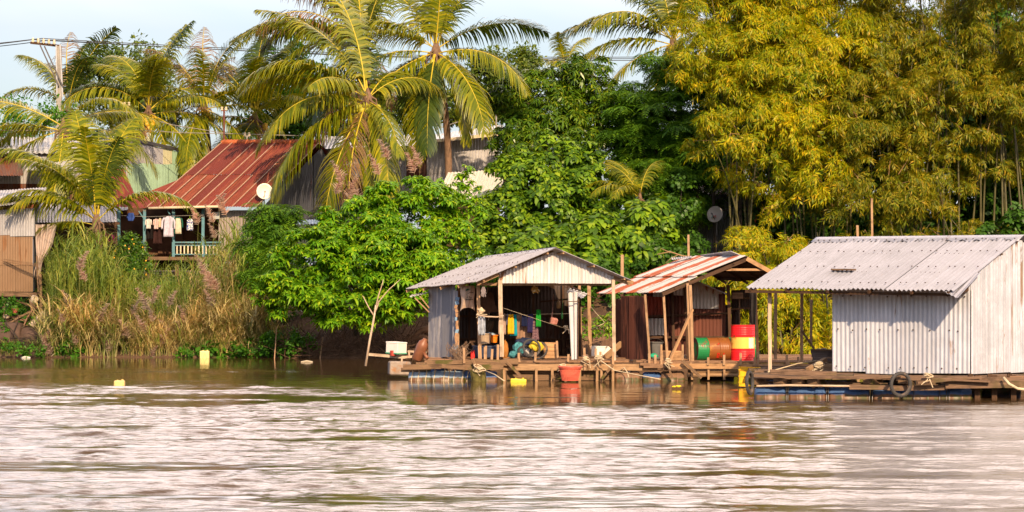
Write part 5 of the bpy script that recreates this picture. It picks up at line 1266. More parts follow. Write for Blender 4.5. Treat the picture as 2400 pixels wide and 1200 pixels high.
# bright narrow sheet at the right
m = MB(); m.sheet(P(1339, 842, 68.5), P(1352, 842, 68.35), P(1352, 686, 68.35), P(1331, 684, 68.5), pitch=.14, amp=.02, sw=2, seed=59); o = m.build('narrow_white_sheet', T_gable, h1); thicken_sheet(o)
m = MB(); m.beam(P(1354.5, 842, 68.3), P(1356, 700, 68.3), .035); m.beam(P(1331, 707, 68.25), P(1358, 706, 68.25), .02); m.build('sheet_batten', W_dark, h1)
m = MB(); m.sheet(P(1325, 684, 70.2), P(1366, 700, 70.2), P(1378, 688, 71.6), P(1335, 676, 71.6), pitch=.09, sw=.6, seed=60); m.build('lean_roof', T_patch, h1)
m = MB(); m.sheet(P(958, 697, 70.9), P(1002, 688, 71.1), P(1006, 684, 72), P(966, 690, 72), pitch=.09, sw=1, seed=61); m.build('side_awning', T_patch, h1)
m = MB(); m.beam(P(984, 694, 71), P(1006, 722, 71), .03); m.beam(P(972, 698, 71), P(1006, 732, 71), .03); m.build_each('awning_strut', W_post, h1)
# deck
def deck_boards(mb, px0, px1, Y0, Y1, z, n, seed, sl=0.0, th=.035, tilt=0):
    rg = random.Random(seed)
    for k in range(n):
        Y = Y0+(Y1-Y0)*(k+.5)/n; w_ = abs(Y1-Y0)/n*.9
        a = P(px0+rg.uniform(-10, 10), 0, Y); b = P(px1+rg.uniform(-6, 6), 0, Y); a.z = z+rg.uniform(-.012, .012); b.z = z+rg.uniform(-.012, .012)+tilt
        cut = rg.uniform(.3, .7); c_ = a.lerp(b, cut); mb.beam(a, c_-(b-a).normalized()*.01, w_, th, jit=.004); mb.beam(c_, b, w_, th, jit=.004)
m = MB(); deck_boards(m, 1178, 1470, 67.0, 73.4, .455, 26, 5); deck_boards(m, 1000, 1190, 67.3, 73.4, .44, 22, 6); m.build('deck', W_deck, h1)
m = MB(); m.beam(P(1178, 860.5, 66.95), P(1565, 860.5, 66.95), .05, .155, jit=.003); m.build('front_beam', W_beam, h1)
m = MB()
for k, (y, dy) in enumerate(((872, .08), (880, .07), (887, .09))): m.beam(P(1188, y, 67.15), P(1470, y+.5, 67.15), .04, dy, jit=.006)
m.build_each('lower_board', W_moss, h1)
m = MB(); rg1 = random.Random(7)
for (a, b, ya, yb, Y, h_) in ((1000, 1112, 849, 848, 67.0, .10), (1108, 1195, 847, 850, 66.9, .13), (945, 1040, 861, 858, 66.8, .12), (1035, 1090, 858, 862, 66.75, .10), (1085, 1180, 861, 859, 66.8, .13), (975, 1100, 852, 851, 67.3, .08), (940, 1010, 867, 864, 67.2, .1), (1180, 1215, 847, 847, 66.9, .14)):
    m.beam(P(a, ya, Y), P(b, yb, Y), .16, h_, jit=.012)
m.build_each('edge_log', W_moss, h1)
m = MB()
for px in (1040, 1110, 1180, 1260, 1340, 1420, 1480): a = P(px, 0, 67.1); m.beam((a.x, 67.1, .36), (P(px, 0, 73).x, 73, .36), .1, .12)
for px in (1195, 1425): m.beam((P(px, 0, 67.3).x, 67.3, .25), (P(px, 0, 67.3).x, 67.3, -.4), .14)
m.build_each('joist', W_dark, h1)
stk = []
for zx, zy0, zy1 in ((625, 850, 945), (795, 835, 930), (788, 845, 930), (845, 860, 920), (890, 825, 920), (1052, 890, 935), (1185, 885, 932), (1440, 900, 932), (1565, 850, 1000), (1655, 855, 930), (1690, 880, 932), (1790, 880, 1010)): stk.append((900+zx/3.333, 560+zy0/3.333, 900+zx/3.333+random.Random(zx).uniform(-1, 1), 560+zy1/3.333+8, 66.88, .055))
posts(stk, W_post, h1, 'stake')
stk = [(900+zx/3.333, 862, 900+zx/3.333, 894, 66.9, .06) for zx in (940, 1190, 1315, 1420, 1530, 1665, 1700, 1790)]
posts(stk, W_beam, h1, 'batten')
m = MB(); m.beam(P(1188, 848, 66.8), P(1221, 882, 66.8), .05, .07); m.build('brace', W_moss, h1)
m = MB(); m.beam(P(1437, 854, 66.8), P(1410, 888, 66.8), .05, .06); m.build('brace', W_moss, h1)
m = MB(); m.beam(P(1108, 840, 66.6), P(1120, 870, 66.6), .09, .07); m.beam(P(1100, 868, 66.6), P(1139, 868, 66.65), .05); m.build('mooring_cleat', W_moss, h1)
m = MB(); m.tube([P(1116, 866, 66.62), P(1118, 900, 66.62)], [.16, .12], 9); m.tube([P(1128, 868, 66.7), P(1132, 900, 66.7)], [.1, .09], 8); m.build_each('mossy_stump', plain_mat('weedy_wood', (.13, .11, .03), .95, .6, 8, bumps=1), h1)
for a, b, mt_ in ((957, 1012, M_paledrum), (1010, 1090, M_paledrum), (1088, 1166, M_bluedrum)): float_drum(a, b, 67.25, mt_, h1, z=-.06, rad=.29)
float_drum(1440, 1500, 67.2, M_browndrum, h1, z=-.05)
for a, b in ((960, 1050), (1060, 1150), (1200, 1290), (1310, 1400)): float_drum(a, b, 71.0, M_bluedrum, h1)
m = MB(); straps(m, (970, 985, 1003, 1022, 1045, 1056, 1068, 1088, 1100), 67.25, z=-.06, rad=.305); m.build_each('drum_strap', rope_m, h1)

# ===== rusty striped roof hut (middle) =====
h2 = thing('floating_hut', 'open floating hut with striped rust and white tin roof', 'floating hut', (P(1640, 0, 69.5).x, 69.5, 0))
p2 = P(1750, 601, 67.4); l2 = P(1553, 684, 67.4); r2 = P(1806, 634, 67.4)
p2b = P(1606, 603, 72.0); l2b = P(1392, 690, 72.0); 
ms, nt_ = new_mat('striped_rusty_roof')
uv = nt_.nodes.new('ShaderNodeUVMap').outputs[0]; su = N(nt_, 'ShaderNodeSeparateXYZ', {0: uv})
nz = noise(nt_, mapping(nt_, uv, (4, .8, 1)), 1.6, 6, .7, .5); nz2 = noise(nt_, mapping(nt_, uv, (1.2, .5, 1)), 1.4, 4, .6)
a_ = nt_.nodes.new('ShaderNodeMath'); a_.operation = 'MULTIPLY_ADD'; nt_.links.new(nz, a_.inputs[0]); a_.inputs[1].default_value = 1.0; nt_.links.new(su.outputs[0], a_.inputs[2])
s_ = N(nt_, 'ShaderNodeMath', operation='MULTIPLY'); nt_.links.new(a_.outputs[0], s_.inputs[0]); s_.inputs[1].default_value = 2*math.pi/1.42
s2_ = N(nt_, 'ShaderNodeMath', operation='SINE'); nt_.links.new(s_.outputs[0], s2_.inputs[0])
b_ = nt_.nodes.new('ShaderNodeMath'); b_.operation = 'MULTIPLY_ADD'; nt_.links.new(nz2, b_.inputs[0]); b_.inputs[1].default_value = 2.4; nt_.links.new(s2_.outputs[0], b_.inputs[2])
mr_ = N(nt_, 'ShaderNodeMapRange', {0: b_.outputs[0], 'From Min': -1.0, 'From Max': 3.6}); mask = ramp(nt_, mr_.outputs[0], [(.51, (0, 0, 0)), (.56, (1, 1, 1))])
rc = ramp(nt_, noise(nt_, mapping(nt_, uv, (12, 1.5, 1)), 1.4, 5, .7), [(.3, (.24, .05, .022)), (.6, (.42, .11, .04)), (.8, (.58, .24, .1))])
wc = ramp(nt_, noise(nt_, mapping(nt_, uv, (8, 1, 1)), 1.4, 5, .6), [(.3, (.44, .41, .42)), (.7, (.60, .56, .55))])
cc_ = mixc(nt_, mask, wc, rc); bb = N(nt_, 'ShaderNodeBsdfPrincipled', {'Base Color': cc_, 'Roughness': .6}); finish(nt_, bb.outputs[0])
m = MB()
# two overlapping courses, the lower one ragged
mid0, mid1 = l2b.lerp(p2b, .45), l2.lerp(p2, .42)
m.sheet(l2b, l2, mid1+V((0, 0, 0)), mid0, pitch=.09, amp=.013, sw=.8, seed=0, jit=.09, vs_=3); m.sheet(l2b.lerp(p2b, .42)+V((0, 0, .035)), l2.lerp(p2, .39)+V((0, 0, .035)), p2, p2b, pitch=.09, amp=.013, sw=.8, seed=0, jit=.05, vs_=3, lift=.02)
o = m.build('roof_slope', ms, h2); thicken_sheet(o)
r2b = P(1660, 640, 72.0); r2x = P(1845, 660, 67.6)
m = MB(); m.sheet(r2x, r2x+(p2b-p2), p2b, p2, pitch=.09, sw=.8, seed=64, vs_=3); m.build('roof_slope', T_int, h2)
m = MB(); m.sheet(P(1662, 604, 70.6), P(1745, 601, 67.7), P(1712, 588, 68.2), P(1640, 598, 70.8), pitch=.09, sw=2, seed=65); m.sheet(P(1574, 609, 71.5), P(1622, 604, 70.8), P(1624, 600, 71.2), P(1573, 604, 71.8), pitch=.09, sw=2, seed=66); m.build('loose_ridge_sheet', T_side, h2)
m = MB(); m.beam(l2+V((0, .05, -.06)), p2+V((0, .05, -.07)), .05, .09); m.beam(p2+V((.0, .02, -.05)), P(1806, 637, 67.42), .05, .10, m=1); m.beam(P(1700, 632, 67.5), P(1797, 632, 67.5), .05, .055, m=1)
for t in (.3, .6, .95):
    m.beam(l2.lerp(l2b, t)+V((0, 0, -.06)), p2.lerp(p2b, t)+V((0, 0, -.06)), .05, .06); m.beam(p2.lerp(p2b, t)+V((0, 0, -.06)), r2x.lerp(r2x+(p2b-p2), t)+V((0, 0, -.06)), .05, .06)
for v in (.15, .5, .85): m.beam(l2.lerp(p2, v)+V((0, 0, -.04)), l2b.lerp(p2b, v)+V((0, 0, -.04)), .04); m.beam(p2.lerp(r2x, v)+V((0, 0, -.05)), (p2.lerp(r2x, v)+(p2b-p2))+V((0, 0, -.05)), .05)
m.build_each('rafter', [W_dark, W_fresh], h2)
posts([(1611, 664, 1618, 850, 67.35, .055), (1618, 668, 1624, 850, 67.3, .07), (1555, 686, 1564, 845, 67.5, .055), (1512, 690, 1523, 842, 68.2, .055)], W_post, h2)
posts([(1707, 668, 1712, 845, 69.2, .08), (1770, 660, 1776, 845, 68.2, .07), (1576, 680, 1580, 838, 69.4, .06), (1604, 672, 1612, 838, 69.3, .06)], W_dark, h2)
m = MB(); m.beam(P(1623, 725, 67.1), P(1567, 852, 66.7), .065, .045); m.build('leaning_plank', W_fresh, h2)
m = MB(); sA, sB = P(1456, 843, 70.0), P(1517, 843, 68.4); m.sheet(sA, sB, V((sB.x, sB.y, P(0, 692, 68.4).z)), V((sA.x, sA.y, P(0, 695, 70).z)), pitch=.085, sw=.62, seed=67, lift=.015)
m.sheet(P(1444, 832, 71.2), P(1457, 838, 70.1), P(1457, 700, 70.1), P(1444, 702, 71.2), pitch=.085, sw=.7, seed=68); o = m.build('side_wall', T_drust, h2); thicken_sheet(o)
def Zp(py, Y): return P(0, py, Y).z
m = MB(); Yb = 69.7
def patch(px0, py0, px1, py1, mi, seed, dy=0, Y=None):
    Y = (Y or Yb)-dy; m.sheet(P(px0, py1, Y), P(px1, py1, Y), P(px1, py0, Y), P(px0, py0, Y), pitch=.09, sw=.8, seed=seed, mats=lambda c, r_: mi, jit=.015, lift=.006)
patch(1512, 672, 1700, 830, 0, 70)
patch(1515, 695, 1553, 742, 1, 71, .04); patch(1517, 746, 1556, 785, 2, 72, .04); patch(1556, 695, 1608, 760, 0, 73, .05)
patch(1607, 686, 1684, 724, 2, 74, .08); patch(1576, 668, 1608, 692, 2, 75, .09); patch(1530, 682, 1552, 695, 2, 76, .07)
o = m.build('back_wall', [T_drust, T_redrust, T_patch], h2)
m = MB(); gq = P(1607, 690, Yb-.1); m.sheet(gq, P(1692, 690, Yb-.1), P(1692, 658, Yb-.1), P(1607, 658, Yb-.1), pitch=.09, sw=.7, seed=77, v1=lambda u: 1-max(0, u-.25)*1.05); m.build('small_gable', T_patch, h2)
m = MB(); m.beam(P(1628, 657, Yb-.25), P(1706, 691, Yb-.25), .5, .025); m.build('small_roof', T_side, h2)
m = MB()
for y in (742, 790): m.beam(P(1512, y, Yb-.15), P(1708, y-8 if y < 760 else y, Yb-.15), .05)
m.build_each('wall_rail', W_dark, h2)
m = MB(); m.sheet(P(1690, 838, 71), P(1712, 838, 70.2), P(1712, 712, 70.2), P(1690, 715, 71), pitch=.09, sw=1, seed=78)
m.sheet(P(1714, 838, 70.4), P(1774, 838, 69.6), P(1774, 762, 69.6), P(1714, 762, 70.4), pitch=.09, sw=1, seed=79); m.sheet(P(1714, 728, 70.4), P(1735, 728, 70.1), P(1735, 680, 70.1), P(1714, 680, 70.4), pitch=.09, sw=1, seed=80); m.sheet(P(1714, 765, 70.4), P(1733, 765, 70.1), P(1733, 725, 70.1), P(1714, 725, 70.4), pitch=.09, sw=1, seed=81); m.sheet(P(1756, 765, 69.8), P(1774, 765, 69.6), P(1774, 680, 69.6), P(1756, 680, 69.8), pitch=.09, sw=1, seed=82); m.sheet(P(1734, 722, 70.1), P(1757, 722, 69.8), P(1757, 680, 69.8), P(1734, 680, 70.1), pitch=.09, sw=1, seed=83)
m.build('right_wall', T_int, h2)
m = MB(); m.box(P(1729, 693, 69.6), .27, .03, .17); m.beam(P(1714, 700, 69.9), P(1772, 698, 69.4), .035); m.beam(P(1714, 724, 69.9), P(1772, 722, 69.4), .04); m.beam(P(1733, 700, 69.8), P(1734, 765, 69.8), .03); m.build_each('wall_batten', W_old, h2)
m = MB(); deck_boards(m, 1500, 1960, 67.0, 73.2, .455, 26, 15); m.build('deck', W_deck, h2)
m = MB(); m.beam(P(1573, 858, 66.9), P(1955, 858.5, 66.9), .05, .125, jit=.002); m.build('front_beam', W_fresh, h2)
for (a, b, y) in ((1618, 1745, 870), (1610, 1735, 879), (1745, 1955, 872), (1735, 1955, 881)):
    m = MB(); m.tube([P(a, y, 67.05), P((a+b)/2, y-.6, 67.05), P(b, y, 67.05)], [.055, .05, .045], 8); m.build('float_log', W_beam, h2)
m = MB(); m.beam(P(1520, 849, 67), P(1600, 851, 67), .2, .05, jit=.01); m.beam(P(1508, 858, 66.9), P(1572, 857, 66.9), .2, .09, jit=.01); m.beam(P(1540, 864, 66.9), P(1596, 862, 66.95), .14, .06, jit=.01); m.beam(P(1500, 853, 66.9), P(1545, 855, 66.9), .2, .06); m.build_each('edge_log', W_deck, h2)
posts([(1340+zx/3.333, 560+zy/3.333, 1340+zx/3.333, 856, 66.86, .055) for zx, zy in ((605, 870), (652, 905), (700, 895), (1065, 925), (1190, 905), (1318, 890), (1430, 925), (1455, 880), (1680, 905), (1692, 950), (1770, 920))], W_post, h2, 'stake')
posts([(1340+zx/3.333, 866, 1340+zx/3.333, 890, 66.9, .05) for zx in (940, 1068, 1192, 1320, 1500, 1620, 1750)], W_beam, h2, 'batten')
for a in (((1600, 845), (1644, 886)), ((1562, 853), (1577, 886))):
    m = MB(); m.beam(P(*a[0], 66.7), P(*a[1], 66.7), .05, .07); m.build('brace', W_old, h2)
float_drum(1505, 1550, 67.25, M_bluedrum, h2, z=-.08); float_drum(1548, 1604, 67.2, M_browndrum, h2, z=-.06)
for a, b in ((1640, 1720), (1740, 1820), (1840, 1920)): float_drum(a, b, 70.5, M_bluedrum, h2)
m = MB()
for px in (1530, 1600, 1680, 1760, 1840, 1920): m.beam((P(px, 0, 67.1).x, 67.1, .37), (P(px, 0, 73).x, 73, .37), .09, .1)
m.beam((P(1618, 0, 67.3).x, 67.3, .3), (P(1618, 0, 67.3).x, 67.3, -.4), .12); m.build_each('joist', W_dark, h2)

# ===== tin walled hut (right) =====
h3 = thing('floating_house', 'tin walled floating house with long pale corrugated roof at the right', 'floating house', (P(2150, 0, 59.5).x, 59.5, 0))
fr = V((.797, -.603, 0)); bk = V((.603, .797, 0))
R3 = V((9.09, 57.1, 2.2)); L3 = R3-fr*5.04; R3 = R3+fr*.02; L3.z = 2.26
hip = bk*3.05
rr3 = R3+hip; rr3.z = 3.36; rl3 = L3+hip; rl3.z = 3.36
Rext = R3+fr*.0
m = MB(); m.sheet(L3, R3, rr3, rl3, pitch=.11, amp=.021, sw=.82, rows=1, seed=90, jit=.018, vs_=5); nails(m, L3, R3, rr3, rl3, (.10, .40, .70), 22, 1, 5); nails(m, L3, R3, rr3, rl3, (.93,), 26, 1, 6)
# drooping corner of the last sheet
m.sheet(R3-fr*.22+V((0, 0, -.01)), R3+fr*.08+V((0, -.02, -.14)), R3+fr*.1+bk*1.0+V((0, 0, .40)), R3-fr*.22+bk*1.0+V((0, 0, .38)), pitch=.1, sw=2, seed=91)
o = m.build('roof_slope', [T_newroof, nailm], h3); thicken_sheet(o)
m = MB(); bl3 = rl3+bk*3.05; bl3.z = 2.2; br3 = rr3+bk*3.05; br3.z = 2.2; m.sheet(br3, bl3, rl3, rr3, pitch=.10, sw=.82, seed=92); m.build('rear_roof_slope', T_newroof, h3)
m = MB(); nseg = 46
for s in (0,):
    vs = []; fs = []; uvs = []
    for i in range(nseg+1):
        p = rl3.lerp(rr3, i/nseg)-fr*.05+fr*.1*(i/nseg); wv = .02*math.sin(i*1.9)+.012*math.sin(i*4.3)
        for (o_, z_) in ((-.26, -.075+wv), (-.1, .0), (0, .045), (.1, .0), (.26, -.07)): vs.append(p+bk*o_+V((0, 0, z_))); uvs.append((i*.1, o_))
    for i in range(nseg):
        for k in range(4): a = i*5+k; fs.append((a, a+5, a+6, a+1))
    m.add(vs, fs, uvs)
o = m.build('ridge_cap', T_newroof, h3, smooth=True); thicken_sheet(o, .006)
wl = P(1956, 0, 59.5); wr = P(2281, 0, 57.5); wl = wl+bk*.25-fr*.2; wr = wr+bk*.25-fr*.2; wl.z = .44; wr.z = .47
m = MB(); m.sheet(wl, wr, V((wr.x, wr.y, 2.49)), V((wl.x, wl.y, 2.50)), pitch=.105, amp=.0085, sw=.9, rows=1, seed=93, jit=.03, warp=.035)
nails(m, wl, wr, V((wr.x, wr.y, 2.49)), V((wl.x, wl.y, 2.50)), (.06, .45, .8), 9, 1, 8)
o = m.build('front_wall', [T_new, nailm], h3); thicken_sheet(o)
gw_ = bk*4.4; gt = 3.33-.47; ev = (2.49-.47)/gt
m = MB(); m.sheet(wr+fr*.01, wr+fr*.01+gw_, wr+gw_+V((0, 0, gt)), wr+V((0, 0, gt)), pitch=.115, amp=.026, sw=.85, seed=94, v1=lambda u: ev+(1-ev)*(1-abs(u-.5)*2)+.0, lift=.01)
o = m.build('gable_wall', T_newg, h3); thicken_sheet(o)
m = MB(); m.sheet(wl+gw_, wl, wl+V((0, 0, 1.8)), wl+gw_+V((0, 0, 1.8)), pitch=.105, sw=.9, seed=95); m.sheet(wr+gw_, wl+gw_, wl+gw_+V((0, 0, 1.8)), wr+gw_+V((0, 0, 1.8)), pitch=.105, sw=.9, seed=96); m.build_each('rear_wall', T_side, h3)
m = MB(); m.beam(wr+fr*.04+V((0, 0, 0)), wr+fr*.04+V((0, 0, 1.75)), .03, .03); m.build('corner_strip', T_new, h3)
posts([(1804, 684, 1804, 872, 60.2, .075)], W_white, h3); posts([(1818, 684, 1817, 842, 62.5, .065), (1879, 686, 1879, 852, 61.8, .065), (1902, 702, 1901, 806, 64.0, .055)], W_post, h3)
m = MB(); m.beam(P(1878, 774, 61.5), P(1908, 817, 61.5), .045); m.build('brace', W_old, h3)
m = MB(); m.beam(L3+V((0, .05, -.07)), R3+V((0, .3, -.07)), .05, .06)
for t in (.02, .2, .4, .6, .8, .97): m.beam(L3.lerp(R3, t)+V((0, 0, -.05)), rl3.lerp(rr3, t)+V((0, 0, -.06)), .05, .06)
for v in (.35, .7): m.beam(L3.lerp(rl3, v)+V((0, 0, -.03)), R3.lerp(rr3, v)+V((0, 0, -.03)), .04)
m.beam(wr+V((0, 0, 1.72))-bk*.35-fr*.05, wr+V((0, 0, 1.80))-fr*.05, .05, .10); m.build_each('rafter', W_dark, h3)
# raft of the right house
m = MB(); rg3 = random.Random(12)
for k in range(24):
    Y = 57.0+k*.30; a = P(1765+rg3.uniform(-14, 20), 0, Y); b = P(2620, 0, Y); z = .435 if k < 3 else .415
    n_ = 3; pts = [a.lerp(b, t) for t in (0, rg3.uniform(.25, .4), rg3.uniform(.6, .75), 1)]
    for i in range(n_): q0 = pts[i].copy(); q1 = pts[i+1].copy(); q0.z = z+rg3.uniform(-.03, .025); q1.z = z+rg3.uniform(-.03, .025); m.beam(q0, q1, .24, .035, jit=.008)
m.build('deck', W_raft, h3)
m = MB()
for (a, b, ya, yb, Y, h_) in ((1766, 1880, 879, 885, 56.7, .045), (1805, 1960, 872, 877, 57.6, .10), (1870, 2010, 886, 884, 56.7, .05), (1950, 2110, 886, 884, 56.65, .05), (2000, 2260, 880, 884, 56.9, .05), (2100, 2300, 889, 885, 56.6, .045), (2150, 2230, 896, 890, 56.5, .05), (2180, 2320, 887, 893, 56.55, .04), (2215, 2420, 901, 901, 56.7, .15), (2260, 2400, 889, 888, 56.8, .07), (1770, 2080, 897, 899, 57.1, .05), (1990, 2220, 908, 909, 56.75, .10)):
    m.beam(P(a, ya, Y), P(b, yb, Y), .12, h_, jit=.012)
m.build_each('edge_board', W_raft, h3)
for (a, b) in ((1758, 1785), (1825, 1850), (1902, 1925), (2035, 2058), (2115, 2135), (2216, 2250), (1865, 1880)):
    m = MB(); m.beam(P(a, 892, 56.8), P(b, 897, 57.2), .2, .14, jit=.02); m.build('log_end', W_moss, h3)
m = MB(); m.tube([P(1773, 905, 56.75), P(1850, 903, 56.7), P(1950, 904.5, 56.7), P(2070, 905.5, 56.75)], .022, 8); m.build('long_pole', W_white, h3)
for a, b in ((1768, 1842), (1845, 1908), (1905, 1935), (1938, 2038), (2042, 2110), (2108, 2200), (2196, 2276)): float_drum(a, b, 57.25, M_bluedrum, h3, z=-.05, rad=.28)
for a, b in ((1800, 1890), (1920, 2010), (2050, 2140), (2200, 2290), (2300, 2390)): float_drum(a, b, 61, M_bluedrum, h3)
m = MB(); straps(m, (1842, 1846, 1936, 1940, 2036, 2043, 2140, 2216, 2222, 2200), 57.25, rad=.295, lean=3); m.build_each('drum_strap', steel, h3)
m = MB()
for px in (1790, 1900, 2000, 2100, 2200, 2290, 2330, 2380, 2450): m.beam((P(px, 0, 57.2).x, 57.2, .34), (P(px, 0, 63).x, 63, .34), .12, .12)
for px in (2290, 2330, 2375, 2420): m.beam((P(px, 0, 57.0).x, 57.0, .48), (P(px, 0, 57.0).x, 57.0, -.4), .11)
for px in (2274, 2320, 2366): m.beam(P(px, 876, 57.0), P(px, 893, 57), .09)
m.build_each('joist', W_dark, h3)
# ------------------------------------------------------------------ loose things
def tube_thing(name, label, cat, pts, rad, mat, n=6, group=None, smooth=True):
    m = MB(); m.tube(pts, rad, n); o = m.build(name, mat, smooth=smooth); return tag(o, label, cat, group)
# brick-like board on the right roof
c = (L3*(1-.40)+R3*.40)*.62+(rl3*.6+rr3*.4)*.38
ang = math.atan2(-.603, .797)
m = MB(); nrm3 = (R3-L3).cross(rl3-L3).normalized(); cc3 = P(1987, 640, 59.6)
v_ = .33; u_ = .30
bp_ = (L3*(1-u_)+R3*u_)*(1-v_)+(rl3*(1-u_)+rr3*u_)*v_
for u_ in [k/60 for k in range(60)]:
    bp_ = (L3*(1-u_)+R3*u_)*(1-v_)+(rl3*(1-u_)+rr3*u_)*v_
    if 1200+bp_.x*F/bp_.y > 1975: break
m.beam(bp_-fr*.27+nrm3*.055, bp_+fr*.27+nrm3*.055, .15, .035, jit=.004); tag(m.build('loose_board', W_old), 'short weathered board lying on the long pale roof', 'board')
# tyres hung as fenders
def tyre(c, R0, r, axis, label, name='tyre', cat='tyre', group=None, sx=1.0):
    m = MB(); m.ring(c, R0, r, axis, 40, 12, sx=sx)
    ax = V(axis).normalized(); 
    for k in range(40):
        a = 2*math.pi*k/40; x = V((0, 0, 1)).cross(ax).normalized(); y = ax.cross(x); o = x*math.cos(a)*sx+y*math.sin(a)
        m.beam(V(c)+o*(R0+r*.85)-ax*r*.7, V(c)+o*(R0+r*.85)+ax*r*.7, .022, .014)
    o = m.build(name, rubber); return tag(o, label, cat, group)
tyre(P(1757, 897, 56.5), .215, .035, (.93, -.35, .05), 'worn tyre hung edge on from the left corner of the right raft')
tyre(P(2111, 901, 56.35), .225, .036, (.42, -.9, 0), 'worn black tyre hung as a fender below the tin wall')
# ropes
def rope(pts, label, rad=.013): return tube_thing('rope', label, 'rope', [P(*q) for q in pts], rad, rope_m, 6)
rope([(1396, 838, 66.75), (1415, 850, 66.6), (1440, 868, 66.4), (1500, 880, 66), (1548, 889, 65.4)], 'mooring rope sloping from the hut deck down into the water right of the basket')
rope([(1135, 868, 66.5), (1160, 878, 66.2), (1182, 893, 65.6)], 'short rope running from the wooden cleat into the water')
rope([(1960, 857, 62), (1920, 845, 62), (1870, 852, 61.5), (1800, 872, 60)], 'pale rope stretched between the middle deck and the right raft')
rope([(2352, 885, 56.5), (2365, 900, 56.4), (2385, 911, 56.4), (2420, 915, 56.4)], 'thick pale hose looping off the right raft edge', .03)
rope([(1455, 868, 66.8), (1463, 862, 66.75), (1470, 872, 66.7), (1474, 885, 66.6)], 'rope end hanging over the brown float drum')
rope([(1180, 722, 67.8), (1240, 742, 67.9), (1310, 765, 68.6), (1325, 770, 69.2)], 'thin slack line crossing the open front of the hut', .0035)
rope([(1322, 640+32, 70), (1400, 700, 69), (1470, 655, 67.8)], 'thin line from the white sheet to the roof corner', .006)
rope([(1385, 720, 71.4), (1398, 735, 71), (1418, 757, 70.5), (1385, 772, 70.5), (1402, 771, 70), (1420, 755, 69.6), (1434, 735, 68.3)], 'looping grey wire hanging between the right hand posts', .010)
for (px, py, Y, s, lab) in ((1124, 862, 66.5, .12, 'bundle of white rope wound on the wooden cleat'), (1404, 836, 66.7, .10, 'rope coil tied at the deck edge near the foam box'), (1372, 840, 66.75, .08, 'rope knot around the deck stake right of the basket'), (1318, 858, 66.7, .07, 'rope loop holding the red basket'), (1920, 858, 60.5, .12, 'pale rope coil at the end of the middle deck'), (2175, 884, 56.4, .09, 'crumpled pale rope heap on the right raft'), (2290, 868, 57, .001, ''), (1567, 846, 66.6, .08, 'frayed rope tied at the foot of the leaning plank'), (1325, 768, 69.1, .06, 'frayed rope knot on the right inner post')):
    if not lab: continue
    m = MB(); tied(m, P(px, py, Y), s, int(px)); tag(m.build('rope_knot', rope_m), lab, 'rope')
m = MB(); tied(m, P(1127, 730, 68.2), .08, 4); m.lathe(P(1128, 735, 68.2), [(.01, 0), (.07, .03), (.08, .08), (.03, .14), (.01, .16)], 8); tag(m.build('gourd_float', rope_m), 'small pale gourd tied to the inner post', 'gourd')
# red basket in the water
def basket(px, py_top, Y, rt, rb, h, label):
    root = thing('laundry_basket', label, 'basket', P(px, py_top, Y)-V((0, 0, h)))
    c = P(px, py_top, Y)-V((0, 0, h)); mm = plain_mat('coral_red_plastic', (.66, .14, .09), .4, .1)
    m = MB()
    for k in range(28):
        a = 2*math.pi*k/28; d = V((math.cos(a), math.sin(a), 0)); m.beam(c+d*rb, c+d*rt+V((0, 0, h)), .020, .010)
    for k in range(11):
        t = k/10; m.ring(c+V((0, 0, h*t)), rb+(rt-rb)*t, .010, (0, 0, 1), 34, 5)
    m.build('weave', mm, root)
    m = MB(); m.lathe(c+V((0, 0, .01)), [(rb*.97, 0), (rb*.97, .012), (.02, .012)], 24); m.build('bottom', plain_mat('shaded_red_plastic', (.45, .05, .03), .6), root)
    m = MB(); m.ring(c+V((0, 0, h)), rt+.012, .022, (0, 0, 1), 40, 8); m.ring(c+V((0, 0, h-.04)), rt-.002, .014, (0, 0, 1), 40, 6); m.build('rim', mm, root)
basket(1336, 860, 66.25, .26, .19, .32, 'woven red plastic basket hanging at the water line of the open hut')
# jerrycans / floats
def jerry(px, py, Y, w_, h_, d_, mat, label, rot=0, tilt=0, cat='container', name='jerrycan', mark=None):
    root = thing(name, label, cat, P(px, py, Y)); c = P(px, py, Y)
    bm_ = MB(); bm_.box(c, w_, d_, h_, rot, (0, tilt)); o = bm_.build('body', mat, root)
    md = o.modifiers.new('bevel', 'BEVEL'); md.width = min(w_, h_, d_)*.16; md.segments = 3
    M_ = Matrix.Rotation(rot, 3, 'Z') @ Matrix.Rotation(tilt, 3, 'Y')
    m = MB(); m.lathe(c+M_ @ V((w_*.28, 0, h_/2)), [(.022, -.01), (.022, .012), (.026, .012), (.026, .025)], 12, M_ @ V((0, 0, 1))); m.build('cap', mat, root)
    m = MB(); m.tube([c+M_ @ V((-w_*.3, 0, h_/2-.04)), c+M_ @ V((-w_*.2, 0, h_/2+.008)), c+M_ @ V((w_*.1, 0, h_/2-.04))], .014, 8) if h_ < .35 else m.tube([c+M_ @ V((-w_*.3, 0, h_/2-.01)), c+M_ @ V((-w_*.25, 0, h_/2+.045)), c+M_ @ V((w_*.05, 0, h_/2+.045)), c+M_ @ V((w_*.1, 0, h_/2-.01))], .016, 8); m.build('handle', mat, root)
    if mark:
        m = MB()
        for (a, b) in mark: m.beam(c+M_ @ V((a[0]*w_, -d_/2-.006, a[1]*h_)), c+M_ @ V((b[0]*w_, -d_/2-.006, b[1]*h_)), .02, .02)
        m.build('moulded_mark', plain_mat('moulded_plastic', (.9, .66, .25), .5), root)
    return root
yp = plain_mat('old_yellow_plastic', (.80, .55, .20), .45, .12, 3, dirt=(.6, .26, .06)); yb = plain_mat('pale_yellow_plastic', (.84, .68, .28), .4, .1, 3); yc = plain_mat('gold_plastic', (.80, .60, .05), .25, .2, 6)
